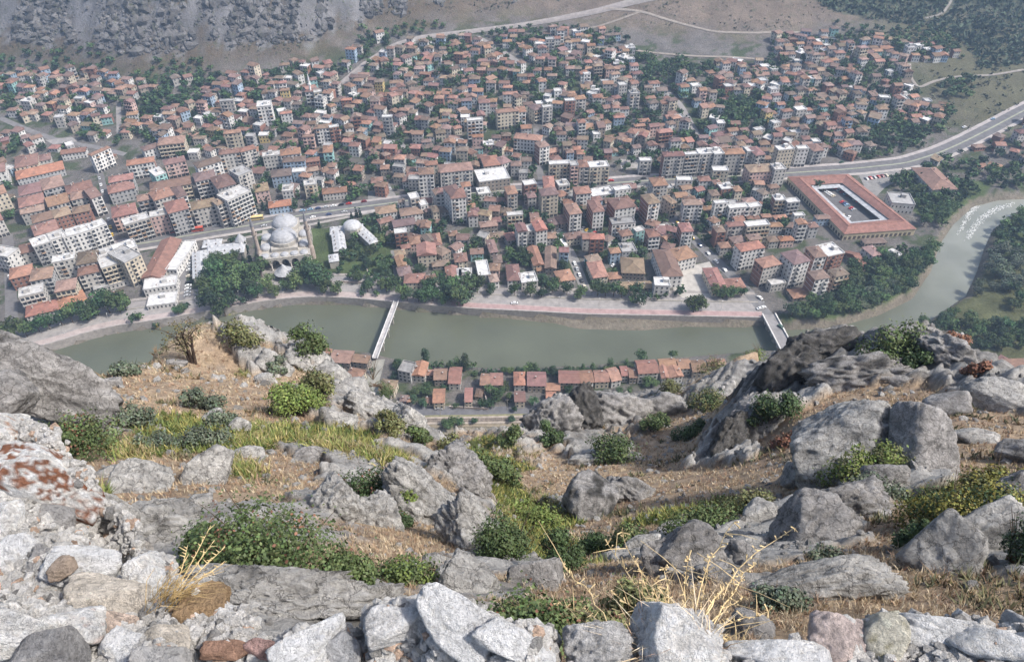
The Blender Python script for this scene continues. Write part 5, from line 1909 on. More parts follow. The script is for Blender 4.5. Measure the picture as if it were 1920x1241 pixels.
obj('hill_scrub', mesh_np('hill_scrub', V, np.arange(len(V)).reshape(-1, 4), [M_LEAF], colv), kind='stuff')
print('scrub', n)
# broken limestone crags on the slope behind the town, left half: past counting
V0 = np.array([[0, 0, 1.0], [.9, 0, .2], [.28, .86, .25], [-.73, .53, .3], [-.73, -.53, .2], [.28, -.86, .3], [.55, .4, -.6], [-.3, .7, -.6], [-.8, 0, -.6], [-.2, -.7, -.6], [.6, -.45, -.6]])
F0 = np.array([[0, 1, 2], [0, 2, 3], [0, 3, 4], [0, 4, 5], [0, 5, 1], [1, 6, 2], [2, 6, 7], [2, 7, 3], [3, 7, 8], [3, 8, 4], [4, 8, 9], [4, 9, 5], [5, 9, 10], [5, 10, 1], [1, 10, 6]])
X, Y = r.uniform(-620, 60, 30000), r.uniform(650, 830, 30000)
nz = fbm(np.stack([X / 38, Y / 110, X * 0 + 3], -1), 4, ridged=True)
n5 = fbm(np.stack([X / 70, Y / 90, X * 0 + 31], -1), 3)
keep = (Y > FT(X) + 14) & (r.random(len(X)) < 0.8 * smooth(0.34, 0.7, nz + 0.6 * n5 - smooth(-160, 40, X) * 0.5))
X, Y, nz = X[keep], Y[keep], nz[keep]
Zs = town_z(X, Y)
m_ = len(X)
sc_ = r.uniform(0.45, 1.0, m_) * np.where(r.random(m_) < 0.15, 2.4, 1.0) * (0.8 + 1.3 * smooth(0.3, 0.75, nz))
ang = r.uniform(0, 6.28, m_)
P0 = V0[None] * r.uniform(0.6, 1.35, (m_, 11, 3)) * sc_[:, None, None] * np.array([1.0, 1.7, 1.25])
ca, sa = np.cos(ang)[:, None], np.sin(ang)[:, None]
P0 = np.stack([P0[:, :, 0] * ca - P0[:, :, 1] * sa, P0[:, :, 0] * sa + P0[:, :, 1] * ca, P0[:, :, 2]], -1) + np.stack([X, Y, Zs], -1)[:, None]
Fk = (F0[None] + (np.arange(m_) * 11)[:, None, None]).reshape(-1, 3)
cc = np.repeat(np.array([0.118, 0.114, 0.114]) * r.uniform(0.6, 1.45, (m_, 1)), 11, axis=0)
obj('distant_crags', mesh_np('distant_crags', P0.reshape(-1, 3), Fk, [M_HILL], cc), kind='stuff')
print('crags', m_)

# ================================================================== THE CRAG UNDER THE VIEWPOINT
# spot heights: photo pixel, distance along the sight line in metres, cover (R rock, D dry grass, G green, M broken rock and grass)
SPOT = '''
0 1241 9 D|150 1235 8.6 D|350 1235 8.2 R|550 1235 8 R|760 1235 7.8 M|960 1235 7.8 D|1150 1235 7.8 D|1340 1225 8.2 D|1550 1225 8.4 D|1750 1225 8.8 D|1919 1225 9.4 D
60 1100 11.5 D|200 1080 11.6 R|300 1110 10.6 R|420 1120 10.2 R|520 1130 10 R|640 1120 10.2 R|740 1150 9.8 R|800 1120 10.8 M|900 1180 9.4 M|1000 1180 9.3 G|1120 1160 9.8 D|1250 1130 10.6 D|1400 1140 10.4 D|1550 1150 10.6 D|1700 1140 11.4 D|1850 1140 12 D|1990 1140 12.5 D
300 1000 15 R|240 990 15.5 R|400 990 15.5 R|520 1060 12.5 M|600 1080 11.8 M|700 1060 12.8 D|770 1080 12.4 D|850 1100 12 M|960 1110 11.8 M|1050 1120 11.5 D|1160 1060 14.5 D|1300 1060 14 R|1450 1090 12.8 M|1600 1080 13 D|1720 1060 14.5 D|1850 1050 15.5 R|1990 1040 16 R
150 950 20 D|240 960 18.5 D|330 950 19.5 D|420 940 20.5 D|520 970 18 M|640 950 21 R|700 990 18.5 M|620 1010 16 M|760 1000 19 D|830 1010 19.5 D|900 1010 21 D|940 1050 17 M|960 1070 16 R
60 870 28 D|160 870 27 D|260 890 24.5 D|340 870 26.5 D|400 880 25.5 D|480 880 26 D|560 880 26.5 D|660 890 26.5 R|740 900 27 M|700 940 23 D|800 920 26.5 M|850 940 26.5 R|880 980 24.5 R|930 1000 23 R|820 890 30 M|860 900 30.5 M|800 860 34 M
-60 800 33 D|30 800 33 G|150 800 33.5 D|230 800 34.5 D|300 800 34.5 G|360 830 31 G|450 820 32 G|560 820 34 G|660 830 34 G|740 860 31.5 G|600 850 30.5 R|680 860 30 R|780 840 36 M|830 845 37 M|840 870 34 R
210 750 42 D|300 760 42 D|400 770 41 D|500 770 41 D|600 780 42 M|700 790 42 M|760 800 42 M|810 825 40 R|830 840 38 M
215 705 52 D|300 700 54 D|400 700 56 D|480 700 57 M|560 720 54 D|620 740 53 M|680 750 52 R|720 770 49 R|770 790 46 R
250 690 56 D|290 665 61 D|330 645 65 D|380 630 68 D|430 628 69 D|480 632 69 R|530 648 67 R|580 668 64 R|620 690 61 R|650 715 58 R|690 742 54 R
170 715 54 D|120 740 48 D|40 760 42 D|-80 770 40 D
860 850 62 G|880 830 72 G|900 815 82 M|860 815 84 M|930 815 88 M|980 815 92 G|870 870 56 G|900 890 51 G|930 920 45 G|960 950 40 G|990 990 34 G|1000 1030 28.5 G|985 1060 23.5 G|930 870 56 G|960 850 65 M
1020 900 52 D|1000 860 64 M|1060 870 62 D|1060 920 48 D|1050 980 38 G|1040 1040 27 G|1060 1080 20 G
1080 960 42 R|1110 930 44.5 R|1160 920 45 M|1200 910 46.5 D|1150 970 38 D|1100 1000 34.5 D|1120 1040 25 D|1200 1000 30 D|1230 970 32.5 G|1180 1030 23 R|1280 1000 27 R|1250 1040 20 R
1060 820 80 R|1150 850 68 R|1110 860 66 R|1150 880 57 D|1250 870 57 D|1300 890 48 D|1220 840 66 D|1300 850 60 D|1320 900 44 D|1380 910 40 D|1350 950 34 G|1420 960 31 M|1450 920 36 D|1300 940 38 D
985 800 98 R|1000 770 106 R|1040 755 110 R|1090 745 112 R|1140 742 112 R|1200 745 112 R|1180 770 104 M|1100 780 103 R|1040 790 101 R|1120 820 86 M|1200 810 86 M|1260 800 84 D|1300 820 76 D|1320 780 86 D|1250 760 100 M|1280 730 110 M|1330 700 114 D|1380 672 118 D|1420 665 119 D|1240 735 112 R|1350 740 98 R|1390 720 102 R|1430 690 106 R
1340 860 53 R|1348 820 55 R|1362 785 58 R|1410 745 60.5 R|1430 728 62 R|1458 702 64 R|1486 664 67 R|1500 645 69 R|1322 860 62 D|1330 820 70 D|1345 775 84 D
1400 850 50 R|1420 800 54 R|1460 760 57 R|1440 830 51 D|1500 740 59 R|1540 700 62 R|1520 660 67 R|1560 630 70 R|1600 640 69 R|1640 640 69 R|1690 625 70 R|1740 628 69.5 R|1790 650 67 R|1840 690 62 R|1880 710 59 R|1919 722 57 R|1990 740 55 R
1580 700 61 R|1660 700 60 R|1740 690 60.5 R|1600 740 54.5 D|1700 740 54 D|1800 720 57 R|1850 750 53 R|1919 760 51.5 R|1500 790 50.5 D|1480 840 46.5 D|1600 780 47.5 D|1700 780 47 D|1820 780 47.5 D|1919 800 45 D|1990 800 45 D
1500 880 40 D|1440 880 43 D|1480 920 34.5 D|1500 900 37 R|1560 890 35 R|1650 870 35.5 R|1720 900 31 R|1780 880 34 D|1850 860 36 D|1919 880 34 D|1990 880 34 R
1500 1000 21.5 R|1470 1040 18.2 R|1560 970 24.5 R|1620 960 25.5 M|1620 1010 20 R|1700 980 22.5 D|1700 1010 19.5 D|1780 950 26 G|1840 930 28 G|1900 950 25 R|1850 990 21 R|1780 1030 17 R|1600 1050 15.8 D|1919 1000 20 R|1990 970 22 R
'''
sp = []
for tok in SPOT.replace('\n', '|').split('|'):
    if tok.strip():
        x, y, r_, c_ = tok.split()
        sp.append((*at_range(float(x), float(y), float(r_)), c_))
SP3 = np.array([s[:3] for s in sp])
STY = [s[3] for s in sp]
extra = []
for (x, y, r_) in [(-60, 760, 42), (215, 705, 52), (290, 665, 61), (380, 630, 68), (480, 632, 69), (580, 668, 64), (650, 715, 58), (720, 770, 49), (810, 825, 42), (880, 818, 86), (980, 803, 100), (1040, 755, 110), (1140, 742, 112), (1240, 735, 112),
                   (1330, 700, 114), (1420, 665, 119), (1500, 645, 69), (1560, 630, 70), (1690, 625, 70), (1790, 650, 67), (1880, 710, 59), (1990, 740, 55), (2100, 780, 50)]:
    p = at_range(x, y, r_)
    h = np.array([p[0], p[1]])
    u = h / np.linalg.norm(h)
    for dd, dz in ((5, 9), (14, 30), (35, 62), (75, 118)):
        q = h + u * dd
        if q[1] < 232:
            extra.append((q[0], q[1], max(p[2] - dz, 4 + 1.0 * max(0, 233 - q[1]) * 0.95)))
for x in np.arange(-260, 261, 40.0):
    extra.append((x, 236, 2.0))
for x in np.arange(-20, 21, 5.0):
    extra.append((x, -6, 278.0))
    extra.append((x, 0.5, 273.0 - abs(x) * 0.1))
ALLP = np.concatenate([SP3, np.array(extra)])


class RBF:
    def __init__(s, P, f, lam=0.02):
        s.P = P
        n = len(P)
        d = np.linalg.norm(P[:, None] - P[None], axis=2)
        A = np.zeros((n + 3, n + 3))
        A[:n, :n] = -d - lam * np.eye(n)
        A[:n, n:] = np.concatenate([np.ones((n, 1)), P], 1)
        A[n:, :n] = A[:n, n:].T
        s.w = np.linalg.solve(A, np.concatenate([f, np.zeros(3)]))

    def __call__(s, Q):
        out = np.empty(len(Q))
        for k in range(0, len(Q), 20000):
            q = Q[k:k + 20000]
            d = np.sqrt(((q[:, None, :] - s.P[None]) ** 2).sum(2))
            out[k:k + 20000] = -d @ s.w[:-3] + s.w[-3] + q @ s.w[-2:]
        return out


def warp(P):
    """Log-polar plan, so that near ground keeps as much detail as far ground."""
    r = np.hypot(P[:, 0], P[:, 1] + 4) + 1e-6
    return np.stack([np.arctan2(P[:, 0], P[:, 1] + 4), np.log(r)], -1)


HF = RBF(warp(ALLP), np.log(np.maximum(283.0 - ALLP[:, 2], 0.5)), 0.004)
AZ = np.linspace(-math.radians(63), math.radians(63), 580)
RR = np.concatenate([np.geomspace(3.2, 128, 470), np.geomspace(131, 241, 26)])
AA, RA = np.meshgrid(AZ, RR)
GX, GY = (RA * np.sin(AA)).ravel(), (RA * np.cos(AA) - 4).ravel()
Q = warp(np.stack([GX, GY], -1))
GZ = 283.0 - np.exp(HF(Q))
# cover weights, from the nearest spots
cover = {}
WP = warp(SP3)
for c_, vals in (('rock', {'R': 1.0, 'M': 0.55, 'D': 0.0, 'G': 0.1}), ('green', {'R': 0.0, 'M': 0.1, 'D': 0.0, 'G': 1.0})):
    v = np.array([vals[s] for s in STY])
    num, den = np.zeros(len(Q)), np.zeros(len(Q))
    for k in range(len(WP)):
        d2 = ((Q[:, 0] - WP[k, 0]) / 0.045) ** 2 + ((Q[:, 1] - WP[k, 1]) / 0.06) ** 2
        w = 1 / (d2 + 0.3) ** 2
        num += w * v[k]
        den += w
    cover[c_] = num / den
P3 = np.stack([GX, GY, GZ], -1)
near = np.clip(RA.ravel() / 45, 0.16, 1.0)
g0 = RA.ravel()
slope_r = np.gradient(GZ.reshape(AA.shape), RR, axis=0).ravel()
slope_a = np.gradient(GZ.reshape(AA.shape), AZ, axis=1).ravel() / g0
steepn = np.hypot(slope_r, slope_a)
n_big = fbm(P3 / 7.0, 4)
n_mid = fbm(P3 / 2.2 + 31, 5)
n_rid = fbm(P3 @ np.array([[0.8, 0.2, 0.1], [-0.3, 0.9, 0.3], [0.1, -0.3, 1.6]]) / 3.4 + 7, 6, ridged=True)
n_fin = fbm(P3 / 0.55 + 11, 4)
rockm = smooth(0.34, 0.56, cover['rock'] + 0.75 * n_mid + 0.35 * n_big + 0.25 * smooth(1.25, 2.6, steepn) * 1.2 - 0.12)
greenm = smooth(0.30, 0.62, cover['green'] + 0.5 * n_mid + 0.2 * n_fin) * (1 - rockm)
dz = rockm * (n_rid * 1.05 + n_mid * 1.0 + 0.35 + 0.42 * n_fin) * near + (1 - rockm) * (0.35 * n_mid + 0.10 * n_fin) * near
# bedding ledges in the rock
led = np.abs(((P3[:, 2] * 0.9 + P3[:, 0] * 0.45 + 2.2 * n_big) / 1.25) % 1.0 - 0.5) * 2
dz += rockm * (smooth(0.15, 0.85, led) - 0.5) * 0.5 * near
dz += rockm * smooth(1.2, 2.4, steepn) * (fbm(P3 / 1.3 + 23, 5, ridged=True) * 0.9 + 0.5 * fbm(P3 / 0.5 + 3, 4)) * near
fade = smooth(128, 118, g0) * smooth(3.2, 6, g0)
GZ = GZ + dz * fade
P3[:, 2] = GZ
# colours of the ground itself
rockc = np.array([0.25, 0.243, 0.235]) * np.clip(1 + 0.8 * n_mid + 0.55 * n_fin, 0.3, 2)[:, None]
pale = smooth(0.05, 0.5, n_rid + 0.5 * n_mid)[:, None]
rockc = rockc * (1 - 0.6 * pale) + np.array([0.46, 0.45, 0.43]) * 0.6 * pale
blackm = smooth(0.12, 0.42, fbm(P3 / 1.6 + 90, 5) + 0.10)[:, None]
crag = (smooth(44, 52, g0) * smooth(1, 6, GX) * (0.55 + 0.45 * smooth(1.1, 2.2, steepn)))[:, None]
blackm = np.maximum(blackm * (0.4 + 0.5 * crag), crag * smooth(-0.4, 0.1, fbm(P3 / 1.5 + 77, 5))[:, None] * 0.95)
rockc = rockc * (1 - blackm) + np.array([0.055, 0.053, 0.052]) * blackm     # black lichen in patches; eastern crags near-black, more so where steep
dryc = np.array([0.385, 0.292, 0.205]) * (1 + 0.35 * n_mid + 0.3 * n_fin)[:, None]
redd = smooth(0.0, 0.45, fbm(P3 / 3.1 + 60, 4))[:, None]
dryc = dryc * (1 - 0.55 * redd) + np.array([0.275, 0.19, 0.14]) * 0.55 * redd
palegrass = (smooth(40, 60, g0) * (GX < -12))[:, None]
dryc = dryc * (1 - 0.5 * palegrass) + np.array([0.47, 0.38, 0.255]) * 0.5 * palegrass
earth = smooth(0.15, 0.5, fbm(P3 / 1.1 + 40, 4))[:, None]
dryc = dryc * (1 - 0.5 * earth) + np.array([0.30, 0.265, 0.235]) * 0.5 * earth
grc = np.array([0.105, 0.12, 0.045]) * (1 + 0.4 * n_fin + 0.4 * n_mid)[:, None]
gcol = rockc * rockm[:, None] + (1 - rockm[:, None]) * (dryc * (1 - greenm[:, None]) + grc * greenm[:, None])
nR, nA = AA.shape
idx = np.arange(nR * nA).reshape(nR, nA)
quads = np.stack([idx[:-1, :-1], idx[:-1, 1:], idx[1:, 1:], idx[1:, :-1]], -1).reshape(-1, 4)


def m_rock(name, scale, bstr, lo=0.62, hi=1.3, crack=0.5, lo2=0.66):
    m, t, b = nodes(name)
    a = N(t, 'ShaderNodeVertexColor', layer_name='col')
    p = coord(t)
    n1 = noise(t, scale, 8, 0.72, p)
    n2 = noise(t, scale * 6.5, 6, 0.75, p)
    vo = N(t, 'ShaderNodeTexVoronoi', Scale=scale * 2.2, feature='DISTANCE_TO_EDGE')
    wv = N(t, 'ShaderNodeMix', data_type='RGBA')
    wv.inputs[0].default_value = 0.35
    t.links.new(p, wv.inputs[6])
    nd = noise(t, scale * 1.5, 5, 0.7, p)
    t.links.new(nd.outputs[1], wv.inputs[7])
    t.links.new(wv.outputs[2], vo.inputs['Vector'])
    c = mix(t, 1.0, a.outputs[0], ramp(t, n1.outputs[0], [(0.28, lo), (0.72, hi)]), 'MULTIPLY')
    c = mix(t, 1.0, c, ramp(t, n2.outputs[0], [(0.3, lo2), (0.68, 1.28)]), 'MULTIPLY')
    ck = ramp(t, vo.outputs['Distance'], [(0.0, 1 - crack), (0.045, 1.0)])
    c = mix(t, 1.0, c, ck, 'MULTIPLY')
    t.links.new(c, b.inputs['Base Color'])
    b.inputs['Roughness'].default_value = 0.95
    b.inputs['Specular IOR Level'].default_value = 0.15
    h = mix(t, 0.5, n1.outputs[0], n2.outputs[0])
    h = mix(t, 0.35, h, ck, 'MULTIPLY')
    bump(t, b, h, bstr, 0.35 / scale ** 0.5 if scale > 1 else 0.3)
    return m


M_CRAG = m_rock('limestone_ground', 1.5, 1.0, 0.58, 1.35, 0.22)
M_BOULDER = m_rock('limestone_boulder', 1.9, 1.0, 0.52, 1.4, 0.5)
M_RUBBLE = m_rock('white_limestone', 7.0, 1.0, 0.88, 1.3, 0.4, 0.84)
# only the part in view keeps full detail; faces far below the crest stay coarse
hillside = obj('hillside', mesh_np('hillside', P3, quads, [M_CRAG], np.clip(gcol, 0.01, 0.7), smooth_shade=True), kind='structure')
FGZ = GZ.reshape(nR, nA)
LRR = np.log(RR)
ROCKG, GREENG = rockm.reshape(nR, nA), greenm.reshape(nR, nA)


def fg_at(X, Y, G=None):
    G = FGZ if G is None else G
    X, Y = np.atleast_1d(X), np.atleast_1d(Y)
    a = np.clip((np.arctan2(X, Y + 4) - AZ[0]) / (AZ[1] - AZ[0]), 0, nA - 1.001)
    r = np.hypot(X, Y + 4)
    k = np.clip(np.interp(r, RR, np.arange(nR)), 0, nR - 1.001)
    i, j = k.astype(int), a.astype(int)
    u, v = k - i, a - j
    return (G[i, j] * (1 - u) * (1 - v) + G[i + 1, j] * u * (1 - v) + G[i, j + 1] * (1 - u) * v + G[i + 1, j + 1] * u * v)


def fg_hit(px, py):
    d = ray(px, py)
    t = np.geomspace(4.5, 130, 1500)
    X, Y, Z = d[0] * t, d[1] * t, CAMH + d[2] * t
    below = Z <= fg_at(X, Y)
    k = int(np.argmax(below)) if below.any() else len(t) - 1
    return np.array([X[k], Y[k], Z[k]]), t[k]


# ------------------------------------------------------------------ rocks
import bmesh
_ico = {}


def ico(n):
    if n not in _ico:
        bm = bmesh.new()
        bmesh.ops.create_icosphere(bm, subdivisions=n, radius=1)
        V = np.array([v.co[:] for v in bm.verts])
        F = np.array([[v.index for v in f.verts] for f in bm.faces])
        bm.free()
        _ico[n] = (V / np.linalg.norm(V, axis=1)[:, None], F)
    return _ico[n]


def rock_shape(seed, S, axes, planes=16, sub=4, rough=0.10, soft=14.0, ridg=0.05, jag=0.0):
    """A cut and weathered stone: half sizes S along the three axes (rows of AXES)."""
    r = np.random.default_rng(seed)
    V, F = ico(sub)
    n = r.normal(size=(planes, 3))
    n /= np.linalg.norm(n, axis=1)[:, None]
    n = np.concatenate([n, [[1, 0, 0], [-1, 0, 0], [0, 1, 0], [0, -1, 0], [0, 0, 1], [0, 0, -1]]])
    h = np.concatenate([r.uniform(0.68, 1.0, planes), np.ones(6) * 0.97])
    dots = V @ n.T
    q = np.where(dots > 1e-3, dots / h, 0)
    rad = 1 / (np.sum(q ** soft, axis=1) ** (1 / soft) + 1e-6)
    rad = np.minimum(rad, 1.35)
    P = V * rad[:, None]
    lo = fbm(P * 1.3 + seed * 3.7, 4)
    hi = fbm(P * 4.5 + seed * 1.3, 5)
    rg = fbm(P @ np.array([[1.4, 0.4, 0], [0, 2.6, 0.8], [0.3, 0, 3.2]]) * 1.1 + seed, 4, ridged=True)
    P = P * (1 + rough * (0.9 * lo + 0.55 * hi) + ridg * (rg - 0.3))[:, None]
    if jag:
        wq_ = P + 0.35 * np.stack([fbm(P * 1.5 + 5, 2), fbm(P * 1.5 + 15, 2), fbm(P * 1.5 + 25, 2)], -1)
        j1 = fbm(wq_ * 2.6 + seed * 0.7, 5, ridged=True, gain=0.6)
        P = P * (1 + jag * (j1 - 0.35))[:, None]
        rg = 0.5 * rg + 0.5 * j1
    W = (P * np.array(S)) @ np.array(axes)
    tone = 1 + 0.35 * lo + 0.28 * hi
    return W, F, tone, hi, rg, lo


def img_axes(px, py, ang=0.0):
    d = ray(px, py)
    right = np.array([1.0, 0, 0]) - d * d[0]
    right /= np.linalg.norm(right)
    up = np.cross(right, d)
    c, s = math.cos(math.radians(ang)), math.sin(math.radians(ang))
    return np.array([right * c + up * s, -right * s + up * c, d])


def boulder(px, py, w, h, ang, col, seed, label=None, name='boulder', sink=0.38, depth=0.75, r=None, sub=4, planes=14, rough=0.16, ridg=0.12, dark_l=0.35, lichen=None, parent=None, mat=None, cat='boulder', soft=18.0, group=None, jag=0.0):
    if r is None:
        r = fg_hit(px, py + h * 0.22)[1]
    A = img_axes(px, py, ang)
    sub = (6 if w * h > 16000 else 5 if w * h > 4200 else 4) if parent is None else (5 if w * h > 7000 else 4)
    S = np.array([w / 2 * r / FOC, h / 2 * r / FOC, 0])
    S[2] = depth * (S[0] * S[1]) ** 0.5
    c = at_range(px, py, r + S[2] * sink)
    W, F, tone, hi, rg, lo = rock_shape(seed, S, A, planes, sub, rough, soft, ridg, jag=jag)
    cc = np.array(col) * np.clip(tone + 0.35 * (rg - 0.35), 0.4, 1.7)[:, None]
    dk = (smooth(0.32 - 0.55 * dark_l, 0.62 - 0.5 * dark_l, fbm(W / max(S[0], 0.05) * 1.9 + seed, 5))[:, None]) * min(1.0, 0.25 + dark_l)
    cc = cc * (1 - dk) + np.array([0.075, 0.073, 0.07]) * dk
    if lichen is not None:
        lc, amt, th = lichen
        lm = smooth(th + 0.04, th + 0.2, 0.55 * fbm(W / max(S[0], 0.05) * 2.0 + seed + 9, 3) + 0.6 * fbm(W / max(S[0], 0.05) * 9 + seed, 4))[:, None] * amt
        cc = cc * (1 - lm) + np.array(lc) * lm
    me = mesh_np(name, W, F, [mat or M_BOULDER], np.clip(cc, 0.01, 0.85), smooth_shade=True)
    if parent is not None:
        o = obj(name, me, parent, loc=tuple(c), label=label)
    else:
        o = obj(name, me, None, loc=tuple(c), label=label, cat=cat, group=group)
    return o


